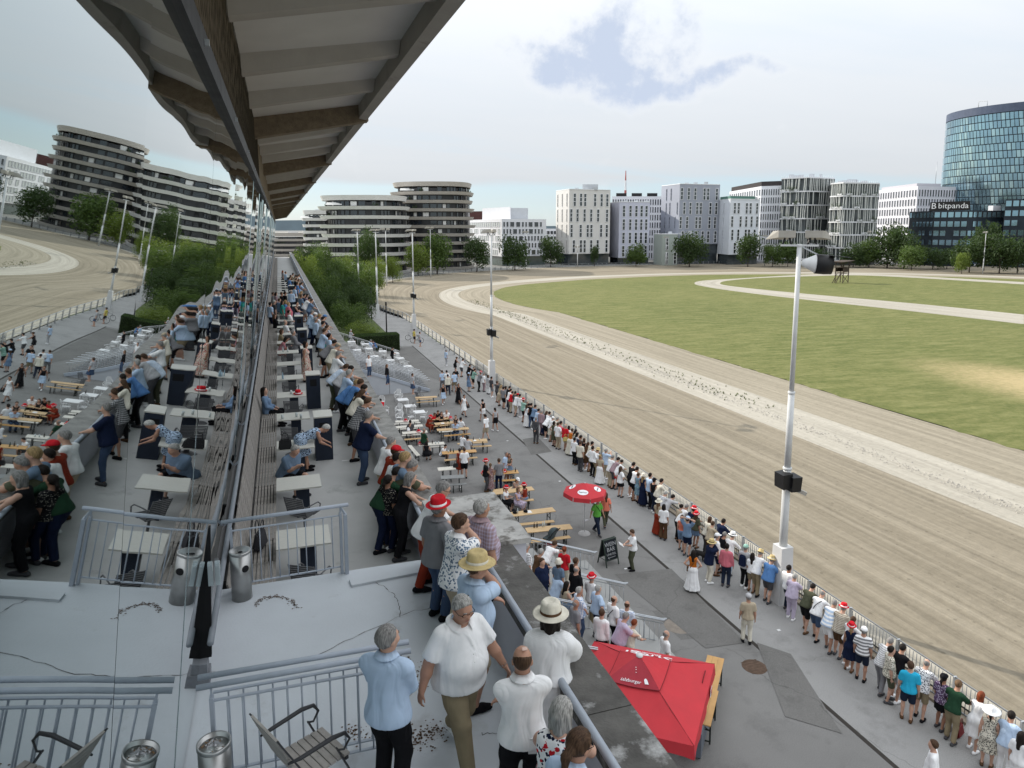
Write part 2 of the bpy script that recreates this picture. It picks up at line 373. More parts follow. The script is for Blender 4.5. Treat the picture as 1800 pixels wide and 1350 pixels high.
        if fingers:
            for q, ln in ((-.03, .066), (-.0105, .078), (.0105, .083), (.03, .073)):
                b0 = k0 + side * q * 1.0; c = b0 + (d * .85 + nrm * .5 + side * q * .6) * ln * .5; e2 = c + (d * .45 + nrm * .9) * ln * .5
                C('hand', b0 - d * .015, c, .0105, .0095, .004); C('hand', c, e2, .0095, .0085, .003)
            b0 = w + d * .028 + side * .033; c = b0 + (d * .7 + side * .7 + nrm * .2) * .036; C('hand', b0, c, .0125, .0115, .008); C('hand', c, c + (d * .9 + side * .15 + nrm * .35) * .032, .0115, .0095, .004)
        else:
            C('hand', k0, k0 + (d * .8 + nrm * .6) * .05, .022, .016, .012); C('hand', w + d * .03 + side * .03, w + d * .075 + side * .05, .012, .010, .006)
        info['wrist' + hk[1]] = w; info['dir' + hk[1]] = d; info['elbow' + hk[1]] = e; info['sh' + hk[1]] = s; info['palm' + hk[1]] = w + d * .06 + nrm * .025
        # leg
        hj = hip + np.array([.088 * sx, 0, -.005]); fx, fy = p.get(fk, (.105, .0))
        if p.get('sit'): ft = np.array([.12 * sx, p.get('fyl' if sx < 0 else 'fyr', .40) + hy, .085]); kn, an = ik(hj, ft, .44, .415, (.15 * sx, 1, .6))
        else:
            lift = p.get('lift', 0) if fy < 0 else 0
            ft = np.array([fx * sx, fy, .085 + lift]); kn, an = ik(hj, ft, .435, .425, (.08 * sx, 1, 0))
        b = 1 + .16 * g_
        C('leg', hj + (kn - hj) * .06, hj + (kn - hj) * .5, .090 * b, .074 * b); C('leg', hj + (kn - hj) * .5, kn, .074 * b, .052 * b); mid = kn + (an - kn) * .32 + np.array([0, -.012, 0])
        C('leg', kn, mid, .051 * b, .053 * b); C('leg', mid, an, .053 * b, .034)
        fd = np.array([.12 * sx, 1, 0]); fd /= np.linalg.norm(fd); pit = -.35 if (not p.get('sit') and fy < -.2 and p.get('lift')) else 0
        toe = an + fd * .155 + np.array([0, 0, -.05 + pit * .12]); heel = an - fd * .045 + np.array([0, 0, -.045])
        C('foot', an, heel, .034, .036, .02); C('foot', heel, toe, .036, .028, .02)
        C('shoe', heel + np.array([0, 0, -.001]), an + fd * .08 + np.array([0, 0, -.04 + pit * .07]), .044, .047, .02); C('shoe', an + fd * .08 + np.array([0, 0, -.04 + pit * .07]), toe, .047, .036, .02); C('shoe', an + np.array([0, 0, -.01]), heel, .041, .044, .02)
        info['knee' + hk[1]] = kn; info['ank' + hk[1]] = an; info['hj' + hk[1]] = hj
    return pr, info
def inflate(prims, a, k=None):
    out = []
    for q in prims:
        if q[0] == 'e': out.append(('e', q[1], (q[2] + a).astype(np.float32), q[3], q[4] if k is None else k))
        else: out.append(('c', q[1], q[2], q[3] + a, q[4] + a, q[5] if k is None else k))
    return out
def bounds(prims):
    lo, hi = np.full(3, 9.), np.full(3, -9.)
    for q in prims:
        if q[0] == 'e': r = float(max(q[2])); a = b = q[1]
        else: r = max(q[3], q[4]); a, b = q[1], q[2]
        lo = np.minimum(lo, np.minimum(a, b) - r); hi = np.maximum(hi, np.maximum(a, b) + r)
    return lo, hi
def half(c, nrm): c = np.array(c, np.float32); nrm = np.array(nrm, np.float32); return lambda P: (P - c) @ nrm
def body_mesh(pr, h):
    tor = pr['torso'] + pr['head']; limbs = [pr['arm'][:4] + pr['hand'][:len(pr['hand']) // 2], pr['arm'][4:] + pr['hand'][len(pr['hand']) // 2:], pr['leg'][:4] + pr['foot'][:2], pr['leg'][4:] + pr['foot'][2:]]
    allp = sum(limbs, tor)
    def fn(P):
        P = P.astype(np.float32); d = field(tor, P)
        for i, l in enumerate(limbs): d = _smin(d, field(l, P), .035 if i < 2 else .03)
        return d
    return surf(fn, *bounds(allp), h)
def top_mesh(pr, I, kind, h, heavy=0.0, loose=.0):
    """shirt, tee, tank, blouse (long sleeve), jacket, shawl"""
    inf = {'tee': .014, 'shirt': .017, 'long': .017, 'tank': .012, 'jacket': .034, 'crop': .014, 'shawl': .05}[kind] + loose
    tor = inflate(pr['torso'][:-1], inf); T = I['T']
    hem = {'tee': .90, 'shirt': .86, 'long': .88, 'tank': .95, 'jacket': .80, 'crop': 1.06, 'shawl': 1.02}[kind]
    fr = {'tee': .78, 'shirt': .82, 'long': 1.9, 'tank': 0, 'jacket': 1.9, 'crop': .45, 'shawl': .9}[kind]
    ex = [('c', np.array(T(0, .01 + .03 * heavy, 1.12), np.float32), np.array(T(0, .005, hem), np.float32), .13 + inf * .6 + .06 * heavy, .145 + inf + .05 * heavy, .1)] if kind not in ('tank', 'crop') else []
    ex += [('e', np.array(T(0, .0, hem + .02), np.float32), np.array((.172 + inf + .05 * heavy, .125 + inf + .05 * heavy, .12), np.float32), I['Rl'].astype(np.float32), .1)] if hem < .92 else []
    sl = []
    for q in 'lr':
        s, e, w = I['sh' + q], I['elbow' + q], I['wrist' + q]
        a = inf + (.004 if kind == 'long' else .010); th = 1 + .15 * heavy
        if fr > 0:
            f1 = min(fr, 1); sl.append([('c', s.astype(np.float32), (s + (e - s) * f1).astype(np.float32), .054 * th + a * .7, (.050 if fr <= 1 else .045) * th + a * (1.25 if fr <= 1 else .8), .02)])
            if kind == 'shawl': sl[-1][0] = sl[-1][0][:4] + (.12, .04)
            if fr > 1: sl[-1].append(('c', e.astype(np.float32), (e + (w - e) * min(fr - 1, 1)).astype(np.float32), .045 * th + a * .8, .034 + a, .02))
    allp = tor + ex + sum(sl, [])
    zc = half(T(0, 0, hem), I['Rl'] @ np.array([0, 0, -1.])); nk = T(0, .03, 1.535)
    cuts = []
    for q in 'lr':
        if 0 < fr:
            s, e, w = I['sh' + q], I['elbow' + q], I['wrist' + q]
            if fr <= 1: d = (e - s) / np.linalg.norm(e - s); cuts.append((half(s + (e - s) * fr, d), s + (e - s) * fr))
            else: d = (w - e) / np.linalg.norm(w - e); pt = e + (w - e) * min(fr - 1, .97); cuts.append((half(pt, d), pt))
    def fn(P):
        P = P.astype(np.float32); d = field(tor + ex, P); d = np.maximum(d, zc(P))
        for l, c in zip(sl, cuts): d = _smin(d, np.maximum(field(l, P), c[0](P)), .03)
        nr = .075 if kind not in ('tank', 'crop') else .12
        return np.maximum(d, nr - np.sqrt(((P - nk) ** 2).sum(1)))
    return surf(fn, *bounds(allp), h)
def bottom_mesh(pr, I, kind, h, heavy=0.0):
    """trousers, shorts, skirt, maxi, dress, (mini) and wide trousers"""
    T = I['T']
    if kind in ('trousers', 'shorts', 'wide'):
        a = .014; tor = inflate(pr['torso'][:1], a + .004); ex = [('e', np.array(T(0, 0, 1.02), np.float32), np.array((.148 + .06 * heavy, .108 + .07 * heavy, .08), np.float32), I['Rl'].astype(np.float32), .06)]
        legs, cuts = [], []
        for q in 'lr':
            hj, kn, an = I['hj' + q], I['knee' + q], I['ank' + q]; b = 1 + .16 * heavy; f = lambda v: v.astype(np.float32)
            L = [('c', f(hj), f(hj + (kn - hj) * .5), .094 * b + a, .080 * b + a, .03), ('c', f(hj + (kn - hj) * .5), f(kn), .080 * b + a, (.062 if kind != 'shorts' else .078) * b + a, .03)]
            if kind == 'shorts': pt = hj + (kn - hj) * .90; cuts.append(half(pt, (kn - hj) / np.linalg.norm(kn - hj)))
            else:
                lo = .062 if kind == 'trousers' else .115; L.append(('c', f(kn), f(an), .062 * b + a, lo + .004, .03)); pt = kn + (an - kn) * (.98 if not 0 else 1); cuts.append(half(pt, (an - kn) / np.linalg.norm(an - kn)))
            legs.append(L)
        top = half(T(0, 0, 1.055), I['Rl'] @ np.array([0, 0, 1.]))
        def fn(P):
            P = P.astype(np.float32); d = field(tor + ex, P); d = np.maximum(d, top(P))
            for l, c in zip(legs, cuts): d = _smin(d, np.maximum(field(l, P), c(P)), .03)
            return d
        return surf(fn, *bounds(tor + ex + sum(legs, [])), h)
    hemz = {'skirt': .52, 'maxi': .10, 'dress': .50, 'mini': .66, 'maxidress': .12}[kind]; rb = {'skirt': .24, 'maxi': .31, 'dress': .24, 'mini': .20, 'maxidress': .28}[kind]
    sit = I['hip'][2] < .7; w = T(0, .0, 1.08); hp = T(0, -.005, .95)
    kc = (I['kneel'] + I['kneer']) / 2
    if sit: hm = kc + np.array([0, .03, -.08]); r2 = .2
    else: hm = np.array([(I['ankl'][0] + I['ankr'][0]) / 2 * .5, (hp[1] + kc[1]) / 2 if hemz > .4 else (I['ankl'][1] + I['ankr'][1]) / 2, hemz]); r2 = rb
    f = lambda v: np.array(v, np.float32)
    pc = inflate(pr['torso'][:1], .016) + [('c', f(w), f(hp), .125 + .06 * heavy, .165 + .05 * heavy, .05)]
    ax = f(hm - hp); L = float(np.linalg.norm(ax)); ax = ax / L
    ext = inflate(pr['torso'][1:-1], .014) if 'dress' in kind else []
    nk = T(0, .04, 1.54); topc = half(T(0, 0, 1.07), I['Rl'] @ np.array([0, 0, 1.]))
    rr = np.random.RandomState(3).rand(2) * 6; lg = inflate(pr['leg'][:3] + pr['leg'][4:7], .022)
    def fn(P):
        P = P.astype(np.float32); q = P - f(hp); t = np.clip(q @ ax, 0, L); rad = q - t[:, None] * ax
        an_ = np.arctan2(rad[:, 0], rad[:, 1]); fold = (t / L) ** 1.2
        R_ = .160 + .05 * heavy + (r2 - .16) * fold + .014 * fold * np.sin(an_ * 9 + rr[0]) + .010 * fold * np.sin(an_ * 14 + rr[1])
        d = (np.sqrt((rad[:, 0] / 1.06) ** 2 + (rad[:, 1] / .88) ** 2 + rad[:, 2] ** 2) - R_) * .9
        d = _smin(d, field(lg, P), .06); d = np.maximum(d, q @ ax - L); e = field(pc, P)
        if ext:
            d = _smin(d, e, .05); e2 = field(ext, P); e2 = np.maximum(e2, .11 - np.sqrt(((P - nk) ** 2).sum(1))); return _smin(d, e2, .04)
        return _smin(d, np.maximum(e, topc(P)), .05)
    lo, hi = bounds(pc + ext + [('c', f(hp), f(hm), .17, r2 + .06, 0)]); return surf(fn, lo, hi, h)
def hair_mesh(I, kind, h):
    H, Qh = I['H'], I['Qh']; f = lambda v: np.array(v, np.float32); Q = Qh.astype(np.float32)
    cap = [('e', f(H(0, -.006, .132)), f((.090, .109, .112)), Q, 0)]
    fr = Qh @ np.array([0, 1., .0])
    if kind == 'bald':      # a fringe round the back and sides only
        hl = half(H(0, .035, .1), fr); tp = half(H(0, -.03, .165), Qh @ np.array([0, .5, .86])); bt = half(H(0, 0, .045), Qh @ np.array([0, 0, -1.]))
        fn = lambda P: np.maximum(np.maximum(np.maximum(field(cap, P.astype(np.float32)) + .008, hl(P)), tp(P)), bt(P))
        return surf(fn, *bounds(cap), h)
    if kind == 'short': ext = []; face = half(H(0, .062, .178), Qh @ np.array([0, .80, -.60])); bt = half(H(0, -.03, .038), Qh @ np.array([0, .35, -.93]))
    else: face = half(H(0, .066, .185), Qh @ np.array([0, .88, -.47])); bt = None
    ext = []
    if kind == 'bob': ext = [('c', f(H(.055, -.025, .10)), f(H(.066, -.015, -.02)), .045, .034, .02), ('c', f(H(-.055, -.025, .10)), f(H(-.066, -.015, -.02)), .045, .034, .02), ('c', f(H(0, -.06, .10)), f(H(0, -.055, -.03)), .065, .045, .03)]
    if kind == 'long': ext = [('c', f(H(.055, -.03, .10)), f(H(.07, -.05, -.16)), .045, .032, .02), ('c', f(H(-.055, -.03, .10)), f(H(-.07, -.05, -.16)), .045, .032, .02), ('c', f(H(0, -.06, .10)), f(H(0, -.10, -.20)), .066, .055, .03)]
    if kind == 'tail': ext = [('c', f(H(0, -.11, .10)), f(H(0, -.135, .05)), .032, .036, .02), ('c', f(H(0, -.135, .05)), f(H(.01, -.13, -.10)), .038, .016, .02)]
    if kind == 'bun': ext = [('e', f(H(0, -.115, .17)), f((.045, .045, .042)), Q, .01)]
    if kind in ('tail', 'bun'): bt = half(H(0, -.03, .05), Qh @ np.array([0, .3, -.95]))
    n3 = np.random.RandomState(5).rand(3) * 9
    def fn(P):
        P = P.astype(np.float32); d = np.maximum(field(cap, P), face(P))
        if bt is not None: d = np.maximum(d, bt(P))
        if ext: d = _smin(d, np.maximum(field(ext, P), half(H(0, .045, 0), fr)(P)), .02)
        q = (P - f(H(0, 0, .13))) @ Q; return d + .0028 * np.sin(q[:, 0] * 150 + n3[0] + 3 * np.sin(q[:, 2] * 30)) * (1 if h < .02 else 0)
    return surf(fn, *bounds(cap + ext), h)
def shoe_mesh(pr, i, h):
    P3 = pr['shoe'][i * 3:i * 3 + 3]; zb = min(float(q[2][2]) - q[4] for q in P3) + .008
    fn = lambda P: np.maximum(np.maximum(field(P3, P.astype(np.float32)), zb - P[:, 2]), P[:, 2] - (zb + .125)); return surf(fn, *bounds(P3), h)
def sole(kind): pass
def hat_mesh(kind):
    b = MB(); bd = MB()
    if kind == 'fedora':
        b.lathe([(.0, .118), (.03, .112), (.055, .122), (.082, .118), (.092, .10), (.098, .03), (.103, .0), (.150, -.006), (.158, .004), (.150, .000), (.10, -.006)], 24, sy=1.12); bd.lathe([(.1035, .002), (.1015, .034), (.1005, .034), (.1025, .002)], 24, sy=1.12)
    elif kind == 'panama':
        b.lathe([(.0, .112), (.03, .105), (.05, .122), (.078, .12), (.094, .10), (.102, .03), (.106, .0), (.165, -.016), (.178, -.012), (.17, -.020), (.10, -.008)], 28, sy=1.1); bd.lathe([(.1065, .002), (.1045, .03), (.1035, .03), (.1055, .002)], 28, sy=1.1)
    elif kind == 'wide':
        b.lathe([(.0, .11), (.05, .115), (.082, .10), (.098, .03), (.104, .0), (.20, -.018), (.235, -.022), (.20, -.024), (.10, -.008)], 28, sy=1.05); bd.lathe([(.1045, .002), (.102, .022), (.101, .022), (.1035, .002)], 28, sy=1.05)
    elif kind == 'bucket':
        b.lathe([(.0, .10), (.06, .10), (.085, .085), (.098, .02), (.104, .0), (.15, -.05), (.146, -.053), (.10, -.005)], 24, sy=1.1); bd.lathe([(.1045, .002), (.1005, .02), (.0995, .02), (.1035, .002)], 24, sy=1.1)
    else:   # cap
        b.lathe([(.0, .085), (.04, .08), (.075, .06), (.096, .02), (.102, -.012), (.099, -.014)], 20, sy=1.12)
        vs = []; K = 9
        for k in range(K):
            a = math.pi * (.16 + .68 * k / (K - 1)); vs += [(.1 * math.cos(a), .108 * math.sin(a), -.008), (.105 * math.cos(a) * .95, .11 * math.sin(a) + .085 * math.sin(a) ** 1.5, -.022), (.1 * math.cos(a), .108 * math.sin(a), -.014)]
        fs = []
        for k in range(K - 1): fs += [(3 * k, 3 * k + 1, 3 * k + 4, 3 * k + 3), (3 * k + 1, 3 * k + 2, 3 * k + 5, 3 * k + 4)]
        b.add(vs, fs, 0, True); bd.lathe([(.012, .084), (.0, .088)], 8)
    return b, bd

# ---- cloth and skin
def cloth(col, pat='plain', col2=None, col3=None, rough=.85):
    key = 'cloth' + pat + str(tuple(round(x, 3) for x in col)) + str(col2) + str(col3)
    if key in _MC: return _MC[key]
    m = bpy.data.materials.new('fabric'); m.use_nodes = True; n = N(m.node_tree); _MC[key] = m
    tc = n('ShaderNodeTexCoord'); co = tc.outputs['Object']; sp = n('ShaderNodeSeparateXYZ'); n.link(co, sp.inputs[0])
    p = n('ShaderNodeBsdfPrincipled'); p.inputs['Roughness'].default_value = rough; p.inputs['Specular IOR Level'].default_value = .06
    nz = n('ShaderNodeTexNoise', i_Vector=co, i_Scale=6.0, i_Detail=3.0)
    base = ramp(n, nz.outputs[0], [(.3, tuple(x * .93 for x in col)), (.7, tuple(min(1, x * 1.05) for x in col))])
    c2 = col2 or (.02, .02, .03)
    def sw(axis, f, th):
        s = math_n(n, 'FRACT', math_n(n, 'MULTIPLY', axis, f)); return math_n(n, 'LESS_THAN', s, th)
    if pat == 'stripe': base = mix(n, sw(sp.outputs[2], 10, .5), base, c2)
    elif pat == 'pin': base = mix(n, math_n(n, 'MULTIPLY', sw(sp.outputs[0], 55, .4), .7), base, c2)
    elif pat == 'check':
        f = math_n(n, 'MULTIPLY', math_n(n, 'ADD', sw(math_n(n, 'ADD', sp.outputs[0], math_n(n, 'MULTIPLY', sp.outputs[1], .7)), 22, .42), sw(sp.outputs[2], 22, .42)), .5); base = mix(n, f, base, c2)
    elif pat == 'knit':
        base = mix(n, math_n(n, 'MULTIPLY', math_n(n, 'MULTIPLY', sw(sp.outputs[2], 90, .45), sw(sp.outputs[0], 110, .5)), .25), base, tuple(x * .55 for x in col))
    elif pat in ('floral', 'leaf', 'dots', 'swirl'):
        if pat == 'swirl':
            w = n('ShaderNodeTexWave', wave_type='RINGS', i_Vector=co, i_Scale=7.0, i_Distortion=9.0, i_Detail=1.5); w.inputs['Detail Scale'].default_value = 2.2
            base = mix(n, math_n(n, 'GREATER_THAN', w.outputs['Fac'], .72), base, c2)
        else:
            sc = {'floral': 32.0, 'leaf': 36.0, 'dots': 42.0}[pat]
            wv = n('ShaderNodeTexNoise', i_Vector=co, i_Scale=14.0); va = n('ShaderNodeVectorMath', operation='MULTIPLY_ADD', i_1=(.05, .05, .05)); n.link(wv.outputs['Color'], va.inputs[0]); n.link(co, va.inputs[2])
            v = n('ShaderNodeTexVoronoi', i_Vector=va.outputs[0] if pat != 'dots' else co, i_Scale=sc); v2 = n('ShaderNodeTexVoronoi', i_Vector=va.outputs[0], i_Scale=sc * .55)
            sel = n('ShaderNodeSeparateColor'); n.link(v.outputs['Color'], sel.inputs[0])
            f1 = math_n(n, 'MULTIPLY', math_n(n, 'LESS_THAN', v.outputs['Distance'], {'floral': .46, 'leaf': .5, 'dots': .25}[pat]), math_n(n, 'GREATER_THAN', sel.outputs[0], .35)); base = mix(n, f1, base, c2)
            if col3: base = mix(n, math_n(n, 'MULTIPLY', math_n(n, 'LESS_THAN', v2.outputs['Distance'], .36), math_n(n, 'GREATER_THAN', sel.outputs[1], .3)), base, col3)
    n.link(base, p.inputs['Base Color'])
    mp = n('ShaderNodeMapping'); n.link(co, mp.inputs[0]); mp.inputs['Scale'].default_value = (6.5, 6.5, 2.0); mp.inputs['Rotation'].default_value = (.35, .3, .2)
    wr = n('ShaderNodeTexNoise', i_Vector=mp.outputs[0], i_Scale=1.0, i_Detail=2.0, i_Roughness=.4, i_Distortion=.9)
    bp = n('ShaderNodeBump', i_Strength=.9, i_Distance=.05, i_Height=wr.outputs[0]); n.link(bp.outputs[0], p.inputs['Normal'])
    o = n('ShaderNodeOutputMaterial'); n.link(p.outputs[0], o.inputs[0]); return m
def skin(t):
    key = 'skin%d' % t
    if key in _MC: return _MC[key]
    col = [(.52, .31, .225), (.43, .235, .16), (.35, .18, .115), (.19, .095, .06)][t]
    m = M(key, col, .5, .10, 9, .12, 60, spec=.35); p = [q for q in m.node_tree.nodes if q.type == 'BSDF_PRINCIPLED'][0]
    p.inputs['Subsurface Weight'].default_value = .06; p.inputs['Subsurface Radius'].default_value = (.02, .008, .004); return m
HAIR = {'grey': (.24, .23, .22), 'white': (.50, .49, .46), 'brown': (.075, .042, .025), 'dark': (.016, .012, .010), 'blond': (.34, .23, .11), 'red': (.20, .05, .02), 'silver': (.36, .35, .33), 'ltbrown': (.15, .09, .05)}
def hairm(k):
    key = 'hair' + k
    if key in _MC: return _MC[key]
    m = bpy.data.materials.new('hair_' + k); m.use_nodes = True; n = N(m.node_tree); _MC[key] = m; c = HAIR[k]
    tc = n('ShaderNodeTexCoord'); mp = n('ShaderNodeMapping'); n.link(tc.outputs['Object'], mp.inputs[0]); mp.inputs['Scale'].default_value = (130, 40, 9)
    nz = n('ShaderNodeTexNoise', i_Vector=mp.outputs[0], i_Scale=1.0, i_Detail=3.0)
    p = n('ShaderNodeBsdfPrincipled', i_Roughness=.6); p.inputs['Specular IOR Level'].default_value = .15; n.link(ramp(n, nz.outputs[0], [(.3, tuple(x * .45 for x in c)), (.7, tuple(min(1, x * 1.35) for x in c))]), p.inputs['Base Color'])
    b = n('ShaderNodeBump', i_Strength=.6, i_Distance=.01, i_Height=nz.outputs[0]); n.link(b.outputs[0], p.inputs['Normal'])
    o = n('ShaderNodeOutputMaterial'); n.link(p.outputs[0], o.inputs[0]); return m
CLR = {'white': (.84, .84, .84), 'cream': (.68, .64, .54), 'ltblue': (.46, .58, .74), 'blue': (.10, .22, .46), 'sky': (.03, .40, .62), 'navy': (.012, .018, .045), 'black': (.012, .012, .014),
 'grey': (.22, .22, .23), 'ltgrey': (.45, .45, .46), 'dkgrey': (.07, .07, .075), 'beige': (.44, .37, .27), 'khaki': (.27, .22, .14), 'olive': (.08, .085, .055), 'green': (.02, .055, .03), 'lime': (.13, .42, .07),
 'pink': (.58, .16, .20), 'coral': (.70, .20, .13), 'red': (.55, .02, .03), 'rust': (.24, .035, .018), 'brown': (.10, .055, .03), 'orange': (.50, .14, .02), 'teal': (.04, .30, .26), 'mint': (.30, .50, .42),
 'jeans': (.055, .085, .15), 'dkjeans': (.02, .028, .05), 'lilac': (.50, .44, .56), 'purple': (.10, .06, .12), 'mauve': (.35, .25, .27), 'yellow': (.60, .50, .12), 'denim': (.16, .24, .36), 'straw': (.56, .44, .22), 'steel': (.14, .20, .28)}
CNAME = {'ltblue': 'light blue', 'sky': 'turquoise', 'ltgrey': 'light grey', 'dkgrey': 'dark grey', 'lime': 'bright green', 'rust': 'rust red', 'jeans': 'blue denim', 'dkjeans': 'dark denim', 'mint': 'pale green', 'coral': 'coral red', 'denim': 'washed blue', 'steel': 'steel blue', 'green': 'dark green', 'pink': 'pink red'}
BUILD = {'m': ('m', 0.), 'h': ('m', .8), 'hh': ('m', 1.1), 'f': ('f', 0.), 'fh': ('f', .7), 'c': ('f', 0.)}
_FIG, _PM = {}, {}
def fig(pose, b, yaw=0, fingers=False, over=None):
    k = (pose, b, yaw, fingers, str(over))
    if k not in _FIG: _FIG[k] = figure(pose, BUILD[b][0], BUILD[b][1], yaw, 0, fingers, over)
    return _FIG[k]
def pmesh(key, fn, name, smooth_to=None):
    if key not in _PM: _PM[key] = np_mesh(name, *fn())
    return _PM[key]
HATM = {}
def person(loc, heading, label, pose='stand', b='m', top=('tee', 'white'), bot=('trousers', 'dkjeans'), hair=('short', 'brown'), hat=None, sk=0, h=.02, height=1.75, yaw=0, group=None, shoes='dkgrey', fingers=False, over=None, parts=True, glasses=None, squash=(1, 1)):
    """one person: an Empty on the ground, the body, and hair, hat and clothing as its parts. heading in degrees, 0 = +X (towards the track), 90 = +Y"""
    pr, I = fig(pose, b, yaw, fingers, over); hv = BUILD[b][1]; key = (pose, b, yaw, str(over), h); s = height / 1.75
    root = thing('person', label, 'person', loc, R(heading - 90), group); root.scale = (s * squash[0], s * squash[0], s * squash[1])
    bm = pmesh(key + ('body', fingers), lambda: body_mesh(pr, h), 'body'); link('body', bm, skin(sk), root, own=True)
    tops = top if isinstance(top[0], tuple) else (top,)
    for tp in tops:
        kind, col = tp[0], tp[1]; pat = tp[2] if len(tp) > 2 else 'plain'
        if kind == 'none': continue
        c2 = CLR.get(tp[3], None) if len(tp) > 3 else None; c3 = CLR.get(tp[4], None) if len(tp) > 4 else None
        me = pmesh(key + ('top', kind), lambda: top_mesh(pr, I, kind, h, hv), 'shirt')
        o = link({'tank': 'vest_top', 'jacket': 'jacket', 'shawl': 'shawl', 'crop': 'vest_top'}.get(kind, 'shirt'), me, cloth(CLR[col], pat, c2, c3), root, own=True)
    kind, col = bot[0], bot[1]; pat = bot[2] if len(bot) > 2 else 'plain'
    c2 = CLR.get(bot[3], None) if len(bot) > 3 else None; c3 = CLR.get(bot[4], None) if len(bot) > 4 else None
    me = pmesh(key + ('bot', kind), lambda: bottom_mesh(pr, I, kind, h, hv), 'trousers')
    link({'wide': 'trousers', 'maxi': 'skirt', 'mini': 'skirt', 'maxidress': 'dress'}.get(kind, kind), me, cloth(CLR[col], pat, c2, c3), root, own=True)
    if hair[0] != 'none':
        hh = min(h, .014); me = pmesh(key + ('hair', hair[0], hh), lambda: hair_mesh(I, hair[0], hh), 'hair'); link('hair', me, hairm(hair[1]), root, own=True)
    if shoes and parts:
        for i in (0, 1):
            me = pmesh(key + ('shoe', i), lambda: shoe_mesh(pr, i, min(h, .018)), 'shoe'); link('shoe', me, cloth(CLR[shoes], rough=.6), root, own=True)
    if hat:
        if hat[0] not in HATM: HATM[hat[0]] = tuple(x.mesh(y) for x, y in zip(hat_mesh(hat[0]), ('hat', 'hat_band')))
        o = link('hat', HATM[hat[0]][0], cloth(CLR[hat[1]], 'knit' if hat[1] == 'straw' else 'plain', rough=.8), root, own=True); q = I['H'](0, -.004, .168)
        tl = hat[3] if len(hat) > 3 else 6
        o.matrix_local = Matrix.Translation(Vector(q)) @ Matrix((I['Qh'] @ rotx(R(-tl + 10))).tolist()).to_4x4()
        if parts: link('hat_band', HATM[hat[0]][1], cloth(CLR[hat[2]]), o, own=True)
    if glasses:
        H = I['H']; gm = MB()
        for sx in (-1, 1):
            if glasses == 'sun': gm.lathe([(0, .006), (.024, .004), (.026, 0), (.0, -.002)], 14)
            else: gm.lathe([(.021, .002), (.024, .003), (.025, 0), (.024, -.003), (.021, -.002)], 16)
            k = 14 if glasses == 'sun' else 16; cnt = len(gm.v) - k * (4 if glasses == 'sun' else 5)
            for i in range(cnt, len(gm.v)):
                x, y, z = gm.v[i]; gm.v[i] = tuple(H(x * 1.1 + .034 * sx, .100 + z, y * .85 + .113))
            gm.tube([H(.060 * sx, .098, .118), H(.082 * sx, .075, .116), H(.084 * sx, -.01, .114)], .003, 5)
        gm.tube([H(-.012, .106, .118), H(.012, .106, .118)], .0028, 5)
        link('glasses', gm, M('glasses_' + glasses, (.008, .008, .009), .15, 0), root)
    return root, I, s
# ------------------------------------------------------------------ ground, track, grass
TCX, TCY = 100.0, 110.0                       # pole of the bend
TH = np.radians(np.linspace(180, -20, 81))
def bend(pts, xnear):
    """radius of a track line about the pole as a function of angle, from points of the photograph"""
    an, ra = [math.pi], [TCX - xnear]
    for q in pts:
        x, y, _ = g(*q); an.append(math.atan2(y - TCY, x - TCX)); ra.append(math.hypot(x - TCX, y - TCY))
    o = np.argsort(an); r = np.interp(TH, np.array(an)[o], np.array(ra)[o])
    for _ in range(6): r[1:-1] = .25 * r[:-2] + .5 * r[1:-1] + .25 * r[2:]
    return r
def line(r, xnear, y0=-70, step=4.0):
    p = [(xnear, y) for y in np.arange(y0, TCY, step)]
    p += [(TCX + a * math.cos(t), TCY + a * math.sin(t)) for a, t in zip(r, TH)]
    return p
R_FENCE = bend([(655, 520), (652, 508), (668, 497), (700, 489.5), (760, 482.5), (820, 478), (900, 473.5), (985, 469.5), (1100, 466.5), (1200, 464.5), (1372, 463), (1600, 464.5), (1800, 470)], 18.5)
R_MAIN = bend([(782, 521), (781, 516), (790, 509), (863, 498), (960, 490), (1100, 483.5), (1372, 479), (1600, 481), (1800, 487)], 34.4)
R_SAND = bend([(806, 520), (806, 514), (818, 508), (872, 501), (960, 493.5), (1100, 485.5), (1372, 480.5), (1600, 482.5), (1800, 488.5)], 38.6)
R_GRASS = bend([(870, 520), (867, 514), (880, 507), (905, 502), (960, 497), (1100, 488.5), (1372, 482.5), (1600, 485), (1800, 491)], 45.0)
def strip(a, b, z, rep=1.0):
    mb = MB(); n = min(len(a), len(b)); K = 6
    for i in range(n):
        for k in range(K + 1): t = k / K; mb.v.append((a[i][0] * (1 - t) + b[i][0] * t, a[i][1] * (1 - t) + b[i][1] * t, z))
    L = np.concatenate([[0], np.cumsum([math.hypot(a[i + 1][0] - a[i][0], a[i + 1][1] - a[i][1]) for i in range(n - 1)])])
    uv = []
    for i in range(n - 1):
        for k in range(K):
            q = (i * (K + 1) + k, i * (K + 1) + k + 1, (i + 1) * (K + 1) + k + 1, (i + 1) * (K + 1) + k); mb.f.append(q); mb.m.append(0); mb.sm.append(False)
            uv += [(L[i], k / K), (L[i], (k + 1) / K), (L[i + 1], (k + 1) / K), (L[i + 1], k / K)]
    me = mb.mesh('strip'); u = me.uv_layers.new(name='UVMap'); u.data.foreach_set('uv', np.array(uv, np.float32).ravel()); return me
